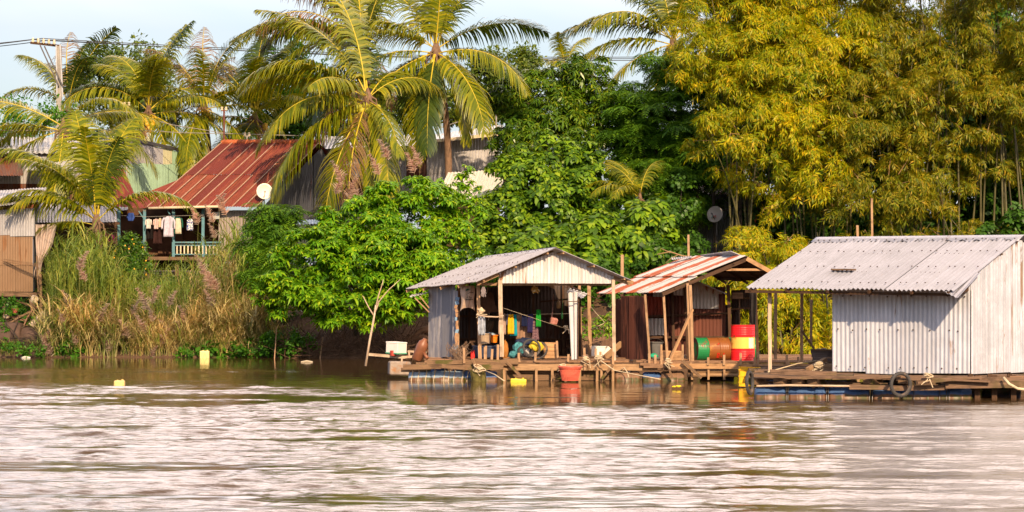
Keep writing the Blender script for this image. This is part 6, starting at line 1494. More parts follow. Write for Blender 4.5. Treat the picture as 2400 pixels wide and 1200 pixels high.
jerry(480, 832, 87.0, .30, .27, .24, yb, 'pale yellow square container standing at the foot of the reeds', mark=[((-.25, .35), (-.3, -.1)), ((.0, .3), (.28, -.4)), ((0, .1), (-.2, -.4))])
jerry(280, 906, 63.4, .24, .28, .2, yp, 'yellow orange float box drifting in open water at the left', mark=[((-.25, .3), (-.2, -.2)), ((-.2, .28), (.05, -.15)), ((.05, -.15), (.3, .32))])
m = MB(); m.lathe(P(262, 915, 63.3), [(.01, -.05), (.04, -.03), (.05, 0), (.03, .04), (.01, .05)], 10); tag(m.build('small_float', plain_mat('pinkish_foam', (.7, .42, .3), .7)), 'small round float beside the drifting yellow box', 'float')
jr = jerry(1215, 894, 66.3, .38, .13, .24, yc, 'glossy yellow jerrycan floating on its side below the hut deck', tilt=.05)
# yellow crate in the water
cr = thing('yellow_crate', 'bright yellow plastic crate half sunk between the middle and right rafts', 'crate', P(1756, 905, 63.0))
yk = plain_mat('bright_yellow_plastic', (.92, .50, .01), .35, .08); m = MB(); c = P(1756, 883, 63.0)
for s in (-1, 1):
    m.box(c+V((0, s*.17, 0)), .47, .015, .44, tilt=(0, .04)); m.box(c+V((s*.23, 0, 0)), .015, .32, .44, tilt=(0, .04))
m.box(c-V((0, 0, .15)), .48, .33, .015); m.build('body', yk, cr)
m = MB()
for k in range(5): m.box(c+V((-.2+k*.1, -.185, -.02)), .02, .012, .3)
for z in (.165, .02, -.12): m.box(c+V((0, -.185, z)), .51, .02, .025)
m.build('ribs', yk, cr)
# foam boxes
foam = plain_mat('white_foam', (.84, .80, .74), .7, .06, 12); gtape = plain_mat('green_band', (.10, .42, .26), .6)
def foambox(px, py, Y, sx, sy, sz, rot, label, tilt=(0, 0), strip=False):
    rt = thing('foam_box', label, 'foam box', P(px, py, Y)-V((0, 0, sz/2))); m = MB(); m.box(P(px, py, Y), sx, sy, sz*.82, rot, tilt); o = m.build('tub', foam, rt); md = o.modifiers.new('bevel', 'BEVEL'); md.width = .012; md.segments = 2
    m = MB(); M_ = Matrix.Rotation(rot, 3, 'Z') @ Matrix.Rotation(tilt[0], 3, 'X') @ Matrix.Rotation(tilt[1], 3, 'Y'); m.box(P(px, py, Y)+M_ @ V((0, 0, sz*.46)), sx*1.04, sy*1.04, sz*.12, rot, tilt); o = m.build('lid', foam, rt); md = o.modifiers.new('bevel', 'BEVEL'); md.width = .01; md.segments = 2
    if strip: m = MB(); m.box(P(px, py, Y)-M_ @ V((0, 0, sz*.40)), sx*1.015, sy*1.015, .03, rot, tilt); m.build('band', gtape, rt)
    return rt
foambox(929, 816, 71.0, .42, .34, .31, -.75, 'bright white foam box perched on the pole left of the open hut', (.0, .05), True)
m = MB(); m.lathe(P(921, 834, 70.9), [(.07, 0), (.075, .02), (.075, .13), (.065, .14)], 14); tag(m.build('tin_can', plain_mat('red_tin', (.45, .06, .04), .5)), 'squat red tin under the white foam box', 'tin')
foambox(1404, 824, 70.2, .36, .3, .27, -.15, 'white foam box on the deck in the open bay of the front hut')
foambox(1424, 829, 69.8, .22, .06, .3, .5, 'broken slab of white foam leaning by the right front post', (0, .7))
m = MB(); m.beam(P(1456, 805, 70), P(1418, 838, 69.6), .05, .14); tag(m.build('wide_plank', W_beam), 'wide plank leaning against the rusty side wall', 'plank')
# pole arm, bamboo mooring stake, concrete float
m = MB(); m.beam(P(862, 831, 71), P(950, 837, 71), .05, .07, jit=.008); m.beam(P(950, 837, 71), P(1000, 832, 71), .06, .06); m.beam(P(958, 824, 71.1), P(960, 836, 71.1), .04); m.beam(P(970, 825, 71.1), P(971, 836, 71.1), .04); m.beam(P(955, 823, 71.1), P(1000, 826, 71.2), .05, .05)
tag(m.build('gangplank', W_white), 'narrow pale plank reaching out left of the open hut', 'plank')
st = thing('mooring_stake', 'tall forked bamboo stake rising from the water left of the open hut', 'stake', P(857, 852, 70.6)-V((0, 0, .3)))
m = MB(); m.tube([P(857, 858, 70.6), P(866, 800, 70.6), P(874, 760, 70.6), P(881, 715, 70.6)], [.032, .03, .027, .024], 8); m.build('shaft', W_white, st, smooth=True)
for pts in ([(881, 718), (888, 690), (897, 662), (898, 655)], [(882, 716), (895, 698), (912, 678), (938, 655)], [(875, 738), (865, 722), (850, 693)], [(878, 735), (886, 715), (888, 705)]):
    m = MB(); m.tube([P(a, b, 70.6) for a, b in pts], [.022, .016, .012, .007][:len(pts)], 6); m.build('branch', W_white, st, smooth=True)
m = MB(); m.box(P(937, 863, 69.0), .55, .5, .34, .15, (0, .03)); o = m.build('float_block', plain_mat('stained_foam_block', (.34, .27, .22), .9, .3, 6, dirt=(.35, .16, .06))); o.modifiers.new('bevel', 'BEVEL').width = .03; tag(o, 'stained grey block floating at the left tip of the raft', 'float block')
m = MB(); m.lathe(P(975, 846, 68.6), [(.02, 0), (.10, .01), (.135, .06), (.14, .40), (.12, .50), (.06, .56), (.05, .60), (.02, .61)], 20, (.42, -.15, 1)); m.tube([P(992, 826, 68.5), P(1002, 840, 68.4)], .045, 8); tag(m.build('old_cylinder', plain_mat('rusted_brown_metal', (.26, .10, .05), .4, .35, 4), smooth=True), 'rusty brown metal cylinder leaning beside the grey side wall', 'cylinder')
m = MB(); m.beam(P(940, 880, 68.9), P(942, 840, 68.9), .04); tag(m.build('short_stake', W_white), 'short pale stake standing beside the stained float block', 'stake')
# posts in the background
for (x0, y0, x1, y1, Y, w_, lab) in ((1458, 597, 1458, 650, 73.5, .08, 'broken pale post sticking up between the two hut roofs'), (1613, 550, 1620, 600, 80, .06, 'slanting thin stake behind the striped roof'), (2043, 465, 2047, 700, 84, .06, 'tall thin pole in front of the bamboo above the right roof'), (2010, 528, 2012, 690, 84, .07, 'split stake in front of the bamboo left of the tall pole'), (648, 765, 642, 850, 86.5, .03, 'thin stake in the water at the right end of the reeds'), (757, 790, 748, 850, 86.8, .04, 'dark leaning stake under the big bush')):
    a = P(x1, y1, Y); g_ = max(gz(x1, Y), -.2); b = P(x0, y0, Y); a.z = min(a.z, g_ if Y > 78 else a.z)-.1
    m = MB(); m.beam(a, b, w_, jit=.01); tag(m.build('stake', W_post), lab, 'stake')
m = MB(); m.tube([P(1540, 596, 78), P(1570, 590, 78), P(1600, 600, 78), P(1640, 604, 78)], [.01, .018, .02, .02], 5); m.tube([P(1572, 592, 78), P(1548, 582, 78)], [.012, .006], 5); m.tube([P(1590, 597, 78), P(1575, 604, 78), P(1560, 616, 78)], [.012, .01, .005], 5); tag(m.build('dead_branch', bamboo_twig), 'bare dead branch behind the striped roof', 'branch')
# drums on the middle hut
def drum(c, d, mats, label, rot=0, idx=None, L=.88, r=.292):
    root = thing('oil_drum', label, 'drum', c); prof = [(r*.6, .012), (r*.93, .012), (r*1.02, 0), (r*1.02, .02), (r, .03)]; zs = [.03]; mi = [3, 3, 0, 0]
    def add(z, k, m_): prof.append((r*k, L*z)); mi.append(m_)
    for z in (.06, .09, .12, .15, .18, .21, .24, .27): add(z, 1.0 if int(z*100/3) % 2 else 1.013, 0)
    add(.325, 1.0, 0); add(.335, 1.04, idx[0]); add(.345, 1.0, idx[0]); add(.655, 1.0, idx[1]); add(.665, 1.04, idx[1]); add(.675, 1.0, idx[2])
    for z in (.73, .76, .79, .82, .85, .88, .91, .94): add(z, 1.0 if int(z*100/3) % 2 else 1.013, idx[2])
    add(.97, 1.0, idx[2]); add(.98, 1.02, idx[2]); add(1.0, 1.02, idx[2]); add(.99, .93, 3); add(.99, .6, 3)
    m = MB(); m.lathe(c, prof, 32, d, mats=mi); m.build('shell', mats, root, smooth=False)
    for o in root.children: 
        for p in o.data.polygons: p.use_smooth = False
    return root
def drumpaint(name, col, rustf=.5, rustc=(.16, .06, .025)):
    m, nt = new_mat(name); tc = nt.nodes.new('ShaderNodeTexCoord').outputs['Object']; n = noise(nt, tc, 3.2, 6, .65); mk = ramp(nt, n, [(rustf, (0, 0, 0)), (rustf+.03, (1, 1, 1))])
    b = N(nt, 'ShaderNodeBsdfPrincipled', {'Base Color': mixc(nt, mk, col, rustc), 'Roughness': .4}); finish(nt, b.outputs[0]); return m
d_red = drumpaint('red_drum_paint', (.80, .012, .018), .62); d_yel = drumpaint('yellow_drum_paint', (.85, .55, .10), .56, (.75, .32, .05)); d_wht = plain_mat('white_drum_paint', (.85, .78, .6), .5); d_dark = drumpaint('drum_lid', (.14, .06, .04), .5)
rd = drum(P(1741, 845.5, 67.9), (0, 0, 1), [d_red, d_red, d_yel, d_dark], 'upright red drum with a yellow and white middle band', idx=(0, 2, 0))
m = MB(); c = P(1741, 845.5, 67.9)
vs = []; 
for k in range(9):
    a = -1.15+k*.07
    for z in (.31, .56): vs.append(c+V((math.cos(a)*.298, math.sin(a)*.298, z+(.015*math.sin(k*2.3)))))
m.add(vs, [(2*k, 2*k+2, 2*k+3, 2*k+1) for k in range(8)]); m.build('white_patch', d_wht, rd)
d_grn = drumpaint('green_drum_paint', (.015, .22, .07), .58, (.20, .07, .03)); d_brn = drumpaint('brown_drum_rust', (.26, .085, .02), .6, (.36, .15, .03))
gd = drum(P(1628, 819, 67.9), (1, .28, 0), [d_grn, d_grn, d_brn, d_dark], 'green and rust brown drum lying on its side on the middle deck', idx=(0, 2, 2), L=.86, r=.285)
# red painted strokes on it
m = MB(); dv = V((1, .28, 0)).normalized(); sv = V((.27, -.96, 0)); c = P(1628, 819, 67.9)
def on_drum(t, a): return c+dv*t+(V((0, 0, 1))*math.sin(a)+sv*math.cos(a))*.296
for (t0, a0, t1, a1) in ((.50, -.30, .50, -.75), (.50, -.30, .545, -.33), (.545, -.33, .54, -.75), (.60, -.60, .605, -.66), (.66, -.30, .655, -.62), (.50, .42, .55, .55)): m.beam(on_drum(t0, a0), on_drum(t1, a1), .02, .012)
m.build('painted_digits', plain_mat('red_marker_paint', (.75, .02, .01), .5), gd)
drum(P(1692, 818, 68.9), (1, .2, 0), [d_grn, d_brn, d_brn, d_dark], 'second green drum lying half hidden behind the red one', idx=(1, 1, 0), L=.86, r=.285)
jerry(1710, 825, 68.6, .22, .42, .2, plain_mat('mustard_plastic', (.35, .20, .03), .5), 'mustard coloured container wedged left of the red drum')
# crate, tubs on middle hut
r = thing('wooden_crate', 'pale wooden crate with tall corner posts on the middle deck', 'crate', P(1574, 844, 67.9)); m = MB(); c = P(1574, 832, 67.9)
for s in (-1, 1):
    m.box(c+V((0, s*.18, .035)), .56, .02, .13); m.box(c+V((0, s*.18, -.08)), .56, .018, .09); m.box(c+V((s*.27, 0, 0)), .02, .34, .22)
m.box(c-V((0, 0, .11)), .54, .34, .02); m.build('slats', W_fresh, r)
for sx in (-1, 1): m = MB(); m.beam(c+V((sx*.26, -.17, -.13)), c+V((sx*.26, -.17, .26)), .05); m.build('corner_post', W_post, r)
def bucket(px, py, Y, rt, rb, h, mat, label, name='bucket', handle=True):
    c = P(px, py, Y); root = thing(name, label, name.replace('_', ' '), c); m = MB(); m.lathe(c, [(rb*.95, 0), (rb, .01), (rt, h), (rt+.015, h), (rt+.015, h-.025), (rt*.97, h-.03), (rb*.9, .03)], 24); m.build('shell', mat, root, smooth=False)
    m = MB(); m.ring(c+V((0, 0, h-.01)), rt+.008, .012, (0, 0, 1), 28, 6); m.build('rim', mat, root)
    if handle: m = MB(); m.ring(c+V((0, -.0, h-.02)), rt+.01, .006, (0, -.5, .9), 20, 5, a0=0, a1=math.pi); m.build('handle', steel, root)
    return root
greyp = plain_mat('grey_plastic', (.13, .125, .12), .6, .2); beigep = plain_mat('beige_plastic', (.42, .30, .20), .6, .15); bluet = plain_mat('dark_blue_plastic', (.035, .05, .10), .5, .25); orangep = plain_mat('orange_plastic', (.85, .22, .01), .45, .1); green_p = plain_mat('sea_green_plastic', (.02, .36, .19), .5)
bucket(1535, 841, 69.0, .20, .16, .42, greyp, 'tall dark grey tub behind the crate on the middle deck', 'tub')
m = MB(); m.lathe(P(1532, 837, 67.8), [(.12, 0), (.11, .04), (.07, .08), (.01, .10)], 18); tag(m.build('bowl', green_p, smooth=True), 'upturned green bowl beside the grey tub', 'bowl')
# things in the open hut
tb = MB(); tb.lathe(P(1146, 838, 69.3), [(.36, 0), (.38, .02), (.41, .30), (.43, .30), (.43, .27), (.40, .27), (.36, .03)], 28); tag(tb.build('wash_tub', bluet), 'wide dark blue tub behind the inner post', 'tub')
bucket(1136, 806, 69.2, .16, .13, .26, beigep, 'beige bucket standing in the dark blue tub')
bucket(1157, 803, 69.3, .10, .085, .19, orangep, 'small orange bucket beside the beige one')
m = MB(); m.lathe(P(1147, 786, 69.5), [(.02, 0), (.16, .0), (.17, .04), (.10, .06), (.01, .07)], 20); tag(m.build('basin', plain_mat('pale_blue_plastic', (.30, .42, .5), .5), smooth=True), 'pale blue basin stacked on the beige bucket', 'basin')
jerry(1108, 833, 68.9, .10, .2, .12, plain_mat('red_plastic', (.70, .02, .015), .4), 'small red can by the left post of the open hut')
m = MB()
vs = []
def sackmesh(px, py, Y, w_, h_, mat, label, folds=2, droop=.16, rot=0):
    vs = []; fs = []; nu, nv = 16, 14
    for side in (-1, 1):
        for j in range(nv+1):
            v = j/nv
            for i in range(nu+1):
                u = i/nu*2-1; th = .13*math.sqrt(max(0, 1-u*u))*(.35+math.sin(math.pi*min(1, v*.9+.05))*.9)
                zz = h_*(1-v)-h_/2-droop*h_*((abs(u)**3)*(v**3)-.15*v); xx = u*w_/2*(.92+.08*math.sin(v*7)+.06*v)
                vs.append((xx*math.cos(rot)-zz*math.sin(rot), side*th+.015*math.sin(u*9+v*5), xx*math.sin(rot)+zz*math.cos(rot)))
    off = (nu+1)*(nv+1)
    for s in (0, 1):
        for j in range(nv):
            for i in range(nu): a = s*off+j*(nu+1)+i; fs.append((a, a+1, a+nu+2, a+nu+1) if s == 0 else (a, a+nu+1, a+nu+2, a+1))
    c = P(px, py, Y); vv = np.array(vs)+np.array(c)
    root = thing('sack', label, 'sack', c); arr_mesh('bag', vv, np.array(fs), mat, root, smooth=True)
    m = MB(); m.tube([c+V((0, 0, h_*.48)), c+V((.02, 0, h_*.5+.2))], .008, 5); m.build('cord', rope_m, root); return root
sk = sackmesh(1096, 696, 69.0, .36, .56, cloth_mat('woven_sack', (.64, .46, .34), .12), 'pale printed sack with black marks hanging high on the left', 2)
m = MB(); c = P(1096, 696, 68.82)
for a, b in (((-.02, .07), (-.005, -.01)), ((-.03, -.01), (.015, -.01)), ((.03, .02), (.07, -.03)), ((.07, -.03), (.10, -.015)), ((0, .09), (.10, .12)), ((.10, .12), (.14, .10)), ((-.05, -.05), (.14, -.06)), ((-.05, -.07), (.08, -.075))): m.beam(c+V((a[0], 0, a[1])), c+V((b[0], 0, b[1])), .010 if a[1] > -.04 else .004, .012)
m.build('printed_marks', plain_mat('black_ink', (.03, .025, .02), .8), sk)
m = MB(); m.add([c+V((-.04, 0, .14)), c+V((.07, .0, .20)), c+V((-.04, 0, .20))], [(0, 1, 2)]); m.build('printed_corner', plain_mat('dark_green_ink', (.02, .09, .05), .8), sk)
sackmesh(1142, 712, 70.2, .42, .5, cloth_mat('brown_sack_cloth', (.16, .09, .06)), 'dark brown sack slung behind the inner post', rot=.35)
sackmesh(1145, 770, 70.6, .22, .4, cloth_mat('dull_sack_cloth', (.13, .085, .055)), 'small dull sack hanging low on the left', rot=-.2)
def hang(px0, px1, y0, y1, Y, col, label, name, cat, jagged=0, folds=3, amp=.012, g='clothes on the line in the open hut'):
    mt_ = col if not isinstance(col, tuple) else cloth_mat(name+'_fabric', col)
    return sheet_cloth(name, [(y0, px0+1.5, px1-1.5), (y0+(y1-y0)*.3, px0+.5, px1-.5), (y0+(y1-y0)*.7, px0, px1), (y1, px0-jagged, px1+jagged)], mt_, Y, label, cat, folds, amp, g, 10, 14)
rope([(1174, 738, 69.9), (1230, 738, 69.9), (1280, 736, 69.9), (1345, 735, 70.4)], 'clothes line inside the open hut', .008)
hang(1168, 1186, 735, 784, 69.8, (.44, .30, .23), 'dull tan cloth behind the white front post', 'cloth', 'cloth')
hang(1187, 1198, 736, 762, 69.75, (.26, .24, .36), 'short lavender grey cloth left of the yellow towel', 'cloth', 'cloth')
hang(1190, 1205, 737, 783, 69.65, (.82, .48, .02), 'bright yellow towel on the line in the open hut', 'towel', 'towel')
hang(1196, 1212, 737, 787, 69.7, (.01, .32, .42), 'teal towel next to the yellow one', 'towel', 'towel', 1)
hang(1210, 1226, 739, 795, 69.8, (.34, .20, .13), 'brown trousers next to the teal towel', 'trousers', 'trousers', 1)
hang(1225, 1245, 745, 797, 69.85, (.42, .25, .17), 'lighter brown trousers below the navy shirt', 'trousers', 'trousers', 1)
hang(1222, 1236, 738, 765, 69.6, (.015, .02, .06), 'dark navy shirt between the brown trousers and the indigo shirt', 'shirt', 'shirt'); hang(1236, 1251, 736, 780, 69.6, (.03, .025, .09), 'indigo shirt left of the plaid cloth', 'shirt', 'shirt')
pm, nt_ = new_mat('plaid_cotton'); tcx = nt_.nodes.new('ShaderNodeTexCoord').outputs['Object']
k1 = N(nt_, 'ShaderNodeTexChecker', {'Scale': 28.0, 'Color1': c4((.22, .12, .13)), 'Color2': c4((.10, .05, .07))}); nt_.links.new(tcx, k1.inputs[0]); pb = N(nt_, 'ShaderNodeBsdfPrincipled', {'Base Color': k1.outputs[0], 'Roughness': .9}); finish(nt_, pb.outputs[0])
hang(1248, 1262, 752, 797, 69.6, pm, 'plaid wrap in dark red and grey', 'sarong', 'sarong', 2)
hang(1256, 1268, 726, 766, 69.5, (.02, .30, .035), 'bright green shirt at the right end of the inner line', 'shirt', 'shirt')
hang(1120, 1138, 740, 786, 68.0, cloth_mat('blue_white_rag', (.45, .48, .55), .4), 'ragged blue and white cloth over the front stick', 'rag', 'rag', -2, 4, .05, None)
tube_thing('bleached_stick', 'bleached branch tied between the two left front posts', 'stick', [P(1116, 738, 67.9), P(1140, 742, 67.9), P(1165, 743, 67.85), P(1181, 740, 67.8)], [.02, .022, .02, .012], W_white)
# pink hanging basket, bottle, yellow bunch
rt = thing('hanging_basket', 'dusty pink plastic basket hanging under the right roof slope', 'basket', P(1295, 763, 69.6)); m = MB(); c = P(1296, 760, 69.6); m.lathe(c, [(.07, 0), (.10, .02), (.105, .13), (.07, .17), (.06, .17), (.085, .13), (.08, .03)], 6, (.25, -.1, 1)); m.build('tub', plain_mat('dusty_pink_plastic', (.48, .2, .16), .6), rt); m = MB(); m.beam(P(1293, 745, 69.6), P(1295, 731, 69.6), .03, .02); m.tube([P(1295, 731, 69.6), P(1297, 690, 69.7)], .006, 5); m.build('handle', plain_mat('pink_handle', (.42, .2, .15), .6), rt)
m = MB(); m.lathe(P(1309, 723, 70), [(.02, 0), (.05, .01), (.055, .14), (.02, .2), (.02, .24)], 12); tag(m.build('bottle', plain_mat('tan_plastic', (.30, .18, .08), .5), smooth=True), 'tan plastic bottle hanging near the right roof edge', 'bottle')
m = MB(); m.lathe(P(1317, 748, 69.8), [(.015, 0), (.03, .02), (.03, .12), (.012, .17)], 10); m.tube([P(1318, 735, 69.8), P(1319, 700, 69.8)], .008, 5); tag(m.build('bottle', plain_mat('green_glass', (.05, .25, .06), .2), smooth=True), 'small green bottle dangling on a string', 'bottle')
m = MB(); rg4 = random.Random(6)
for k in range(26): a = P(1253+rg4.uniform(-7, 7), 668+rg4.uniform(0, 8), 68.5); m.tube([a, a+V((rg4.uniform(-.08, .08), rg4.uniform(-.04, .04), -.1)), a+V((rg4.uniform(-.1, .1), 0, rg4.uniform(-.02, -.16)))], .009, 4, m=rg4.choice((0, 0, 1)))
tag(m.build('yellow_twine', [plain_mat('yellow_twine', (.55, .30, .02), .8), rope_m]), 'tangle of yellow twine under the white gable', 'twine')
# tyres, yellow cloth, nets, boards in front
tyre(P(1246, 815, 68.0), .205, .026, (.25, -.93, .30), 'thin motorbike tyre in front of the yellow cloth', 'motorbike_tyre')
tyre(P(1235, 824, 68.25), .205, .026, (.15, -.55, .8), 'second motorbike tyre lying tilted behind the upright one', 'motorbike_tyre')
tyre(P(1262, 822, 68.35), .215, .024, (-.35, -.8, .45), 'third motorbike tyre leaning against the brown box', 'motorbike_tyre')
def crumple(px, py, Y, sx, sy, sz, mat, label, name, cat, seed):
    rg = np.random.RandomState(seed); m = MB(); nu, nv = 24, 14; vs = []; fs = []; ph = rg.uniform(0, 6, 6)
    for j in range(nv+1):
        t = math.pi*j/nv
        for i in range(nu):
            a = 2*math.pi*i/nu; k = 1+.14*math.sin(3*a+ph[0]+t*2)+.11*math.sin(7*a+ph[1]-t*3)+.08*math.sin(11*a+5*t+ph[2])+.05*math.sin(17*a-9*t)
            vs.append(P(px, py, Y)+V((math.cos(a)*math.sin(t)*sx*k, math.sin(a)*math.sin(t)*sy*k, math.cos(t)*sz*k)))
    for j in range(nv):
        for i in range(nu): fs.append((j*nu+i, j*nu+(i+1) % nu, (j+1)*nu+(i+1) % nu, (j+1)*nu+i))
    m.add(vs, fs); return tag(m.build(name, mat, smooth=True), label, cat)
crumple(1258, 812, 68.25, .165, .06, .11, cloth_mat('yellow_rag', (.85, .62, .06)), 'crumpled bright yellow cloth inside the tyre', 'yellow_cloth', 'cloth', 1)
crumple(1240, 826, 68.5, .12, .08, .12, cloth_mat('white_rag', (.62, .56, .52)), 'crumpled white cloth behind the tyres', 'white_cloth', 'cloth', 2)
crumple(1216, 817, 68.9, .14, .12, .14, plain_mat('teal_net', (.07, .28, .32), .9, .5, 20, bumps=1), 'coiled pale teal fishing net beside the tyres', 'fishing_net', 'net', 3)
crumple(1202, 831, 68.7, .10, .08, .08, plain_mat('teal_net_dark', (.06, .24, .28), .9, .5, 20, bumps=1), 'small heap of teal net on the deck', 'fishing_net', 'net', 4)
crumple(1228, 802, 69.6, .2, .14, .10, plain_mat('navy_tarp', (.015, .025, .07), .7), 'dark blue tarpaulin bundle behind the teal net', 'tarpaulin', 'tarpaulin', 5)
crumple(1184, 822, 69.0, .07, .08, .22, plain_mat('orange_brown_cloth', (.40, .16, .03), .9), 'orange brown bag standing behind the front post', 'bag', 'bag', 6)
r = thing('board_box', 'brown box of flat boards right of the tyres', 'box', P(1290, 836, 68.6)); m = MB(); c = P(1291, 820, 68.6)
for k in range(4): m.box(c+V((0, -.01*k*0, -.16+k*.098)), .34-.015*k, .04, .094, -.1, (0, .03*(k-1)))
m.box(c+V((0, .2, 0)), .34, .36, .36, -.1); m.build('boards', W_fresh, r); m = MB(); m.beam(P(1307, 838, 68.4), P(1305, 799, 68.4), .05); m.build('corner_post', W_post, r)
m = MB(); rg5 = random.Random(3)
for k in range(60):
    a = P(1062+rg5.uniform(0, 26), 845, 69+rg5.uniform(-.4, .3)); a.z = .46; q = [a]; 
    for s in range(4): q.append(q[-1]+V((rg5.uniform(-.12, .12), rg5.uniform(-.06, .06), rg5.uniform(.02, .14))))
    m.tube(q, .007, 4)
tag(m.build('tangled_net', plain_mat('brown_net', (.24, .16, .11), .9)), 'tangled brown net heap at the foot of the torn side sheet', 'net')
m = MB()
for k in range(16): a = P(1133+rg5.uniform(-3, 3), 672, 67.95); m.tube([a, a+V((rg5.uniform(-.04, .04), 0, -.1)), a+V((rg5.uniform(-.06, .06), 0, rg5.uniform(-.15, -.26)))], .007, 4)
tag(m.build('frayed_cord', plain_mat('grey_cord', (.3, .25, .25), .9)), 'frayed grey cord hanging from the left rafter', 'cord')
# dark cloth hung at the right of the middle hut
sheet_cloth('dark_cloth', [(686, 1758, 1772), (720, 1759, 1773), (760, 1762, 1772), (776, 1765, 1770)], cloth_mat('charcoal_cloth', (.04, .035, .035)), 68.1, 'charcoal cloth hanging at the right post of the middle hut', 'cloth', 3, .05)
# small boat end
r = thing('wooden_boat', 'grey plank boat end showing left of the tin walled house', 'boat', P(1935, 850, 64.2)); m = MB()
for k in range(3):
    y = 824+k*9; m.beam(P(1902+k*2, y, 63.4), P(2040, y+3, 63.0), .04, .085, jit=.004)
for k in range(3): y = 824+k*9; m.beam(P(1902+k*2, y, 63.4), P(1935+k, y-4, 64.6), .04, .085)
m.build('planks', wood_mat('grey_boat_wood', (.19, .15, .14), (.08, .06, .055)), r); m = MB(); m.beam(P(1900, 820, 63.35), P(2040, 822, 62.95), .07, .035); m.beam(P(1895, 850, 63.5), P(2040, 852, 63), .05, .06); m.build('gunwale', W_old, r)
m = MB(); m.beam(P(1893, 866, 61), P(1935, 842, 61.5), .1, .08); m.beam(P(1905, 860, 61.2), P(1950, 860, 61.2), .14, .12); m.beam(P(1915, 872, 60.8), P(1917, 858, 60.8), .1); tag(m.build('timber_offcuts', W_beam), 'rough timber offcuts between the middle deck and the right raft', 'timber')
# floating yellow flowers and debris
m = MB(); rg6 = random.Random(4)
for k in range(9): a = P(1585+rg6.uniform(-9, 9), 911+rg6.uniform(-1.5, 1.5), 62); a.z = .02+rg6.uniform(0, .03); m.lathe(a, [(.005, 0), (.045, .015), (.03, .035), (.005, .04)], 7)
tag(m.build('floating_flowers', plain_mat('yellow_blossom', (.80, .62, .02), .6)), 'little cluster of yellow flowers floating before the middle hut', 'flowers')
for (px, py, w_, col, lab) in ((60, 839, .3, (.75, .7, .65), 'thin white scrap floating at the foot of the left bank'), (719, 849, .35, (.5, .42, .3), 'pale floating sliver of bamboo near the big bush'), (799, 834, .12, (.62, .62, .64), 'small white plastic scrap at the water line under the bush')):
    Y = CH*F/(py-HZ); m = MB(); m.tube([(P(px, py, Y).x-w_/2, Y, .01), (P(px, py, Y).x, Y+.02, .03), (P(px, py, Y).x+w_/2, Y, .01)], [.02, .035, .02], 6); tag(m.build('floating_scrap', plain_mat('scrap', col, .6)), lab, 'litter')
# roots and brush under the big bush
m = MB(); rg7 = random.Random(14)
for k in range(330):
    px = rg7.uniform(655, 1012); Y = rg7.uniform(86.6, 88.8); a = P(px, 0, Y); a.z = rg7.uniform(-.05, .35); q = [a]; d = V((rg7.uniform(-1, 1), rg7.uniform(-.4, .2), rg7.uniform(-.1, 1))).normalized()
    for s in range(4): q.append(q[-1]+d*rg7.uniform(.12, .34)+V((rg7.uniform(-.06, .06), 0, rg7.uniform(-.06, .06))))
    m.tube(q, rg7.uniform(.006, .018), 4)
o = m.build('brushwood', plain_mat('dry_twigs', (.15, .085, .05), .9, .5)); tag(o, 'tangle of dry roots and brushwood under the big bush', 'brushwood', kind='stuff')
m = MB()
for pts in ([(1010, 770), (985, 775), (955, 800), (930, 812)], [(1012, 800), (990, 790), (960, 795), (935, 806)], [(1005, 825), (985, 812), (955, 815)]): m.tube([P(a, b, 87.4) for a, b in pts], [.12, .1, .07, .03][:len(pts)], 8)
tag(m.build('tree_roots', plain_mat('pale_root', (.22, .12, .07), .9, .4, 5), smooth=True), 'thick exposed roots on the bank left of the open hut', 'roots')
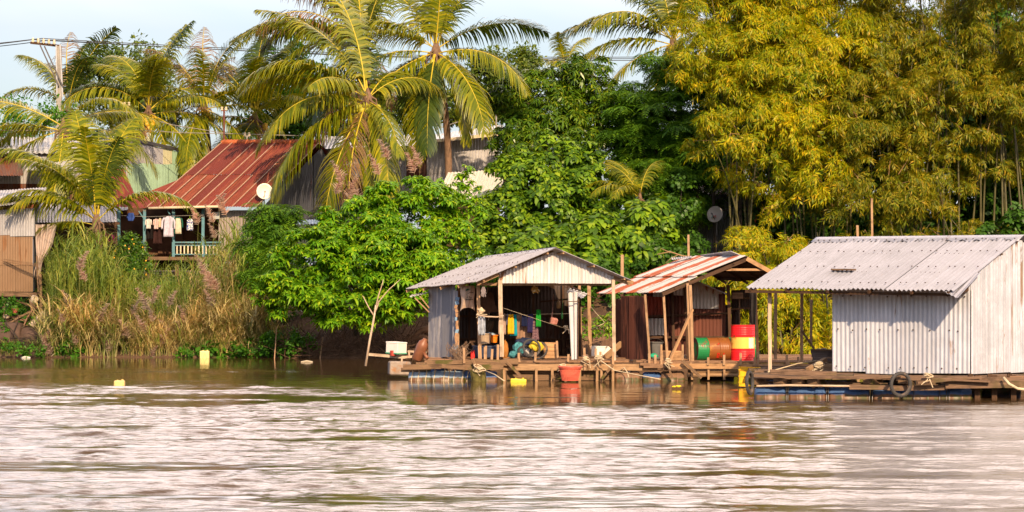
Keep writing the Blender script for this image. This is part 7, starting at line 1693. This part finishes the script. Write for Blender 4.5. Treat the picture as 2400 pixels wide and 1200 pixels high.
# junk on the left bank
for i, (x0, y0, x1, y1, Y, w_, h_, mt_, lab) in enumerate(((0, 752, 70, 735, 90.5, .3, .05, W_old, 'wide flat board on top of the scrap heap at the left'), (10, 765, 75, 728, 90.2, .2, .05, W_old, 'board sloping up towards the shack post'), (55, 765, 76, 726, 90.0, .22, .04, W_deck, 'upright leaning board in the scrap heap'), (0, 775, 60, 768, 90, .35, .1, W_dark, 'dark waterlogged plank low in the scrap heap'), (38, 705, 72, 718, 91.5, .25, .03, W_dark, 'dark sheet resting under the tan shack'), (72, 700, 80, 760, 91, .08, .08, W_old, 'narrow post beside the white log'), (20, 740, 66, 752, 90.3, .14, .06, W_deck, 'short plank beneath the flower pot'))):
    m = MB(); m.beam(P(x0, y0, Y), P(x1, y1, Y), w_, h_, jit=.015); tag(m.build('scrap_board', mt_), lab, 'board', 'scrap timber under the left shack')
m = MB(); m.tube([P(72, 764, 90), P(88, 748, 90.1), P(102, 736, 90.3)], [.11, .10, .11], 10); tag(m.build('white_log', plain_mat('peeled_log', (.62, .48, .36), .8, .3, 5)), 'pale peeled log leaning on the left bank', 'log')
for (px, py, rr_, lab) in ((12, 778, .42, 'dark mud covered barrel lying at the left edge'), (75, 785, .36, 'dark brown barrel half buried below the white log')):
    m = MB(); a = P(px-30, py+8, 89.2); m.lathe(a, [(rr_*.6, 0), (rr_*.95, .03), (rr_, .3), (rr_, .7), (rr_*.95, .97), (rr_*.6, 1.0)], 18, (1, -.1, 0)); tag(m.build('old_barrel', plain_mat('muddy_barrel', (.10, .06, .045), .85, .4, 4), smooth=True), lab, 'barrel')
pot = thing('flower_pot', 'small terracotta pot with a thin green plant in front of the shack', 'flower pot', P(35, 734, 90)); m = MB(); c = P(35, 734, 90); m.lathe(c, [(.07, 0), (.095, .12), (.11, .12), (.11, .15), (.085, .15), (.07, .03)], 16); m.build('pot', plain_mat('terracotta', (.42, .10, .06), .8), pot)
rgq = np.random.RandomState(3); v, f = scatter(PR_small, np.array(c)+rgq.normal(0, 1, (12, 3))*[.10, .08, .13]+[0, 0, .35], rgq.normal(0, 1, (12, 3)), rgq, .7, 1.1, .3); arr_mesh('leaves', v, f, L_green, pot)
crumple(110, 748, 89.8, .14, .08, .12, plain_mat('white_bag', (.55, .48, .45), .6), 'crumpled whitish bag right of the peeled log', 'plastic_bag', 'bag', 9)
crumple(80, 702, 91, .13, .08, .12, plain_mat('pale_rag', (.5, .42, .34), .8), 'pale bundle with a green stripe under the shack corner', 'cloth_bundle', 'bundle', 10)
crumple(15, 742, 90.1, .10, .08, .08, plain_mat('cream_bag', (.55, .42, .3), .7), 'cream bag on the scrap heap', 'plastic_bag', 'bag', 11)
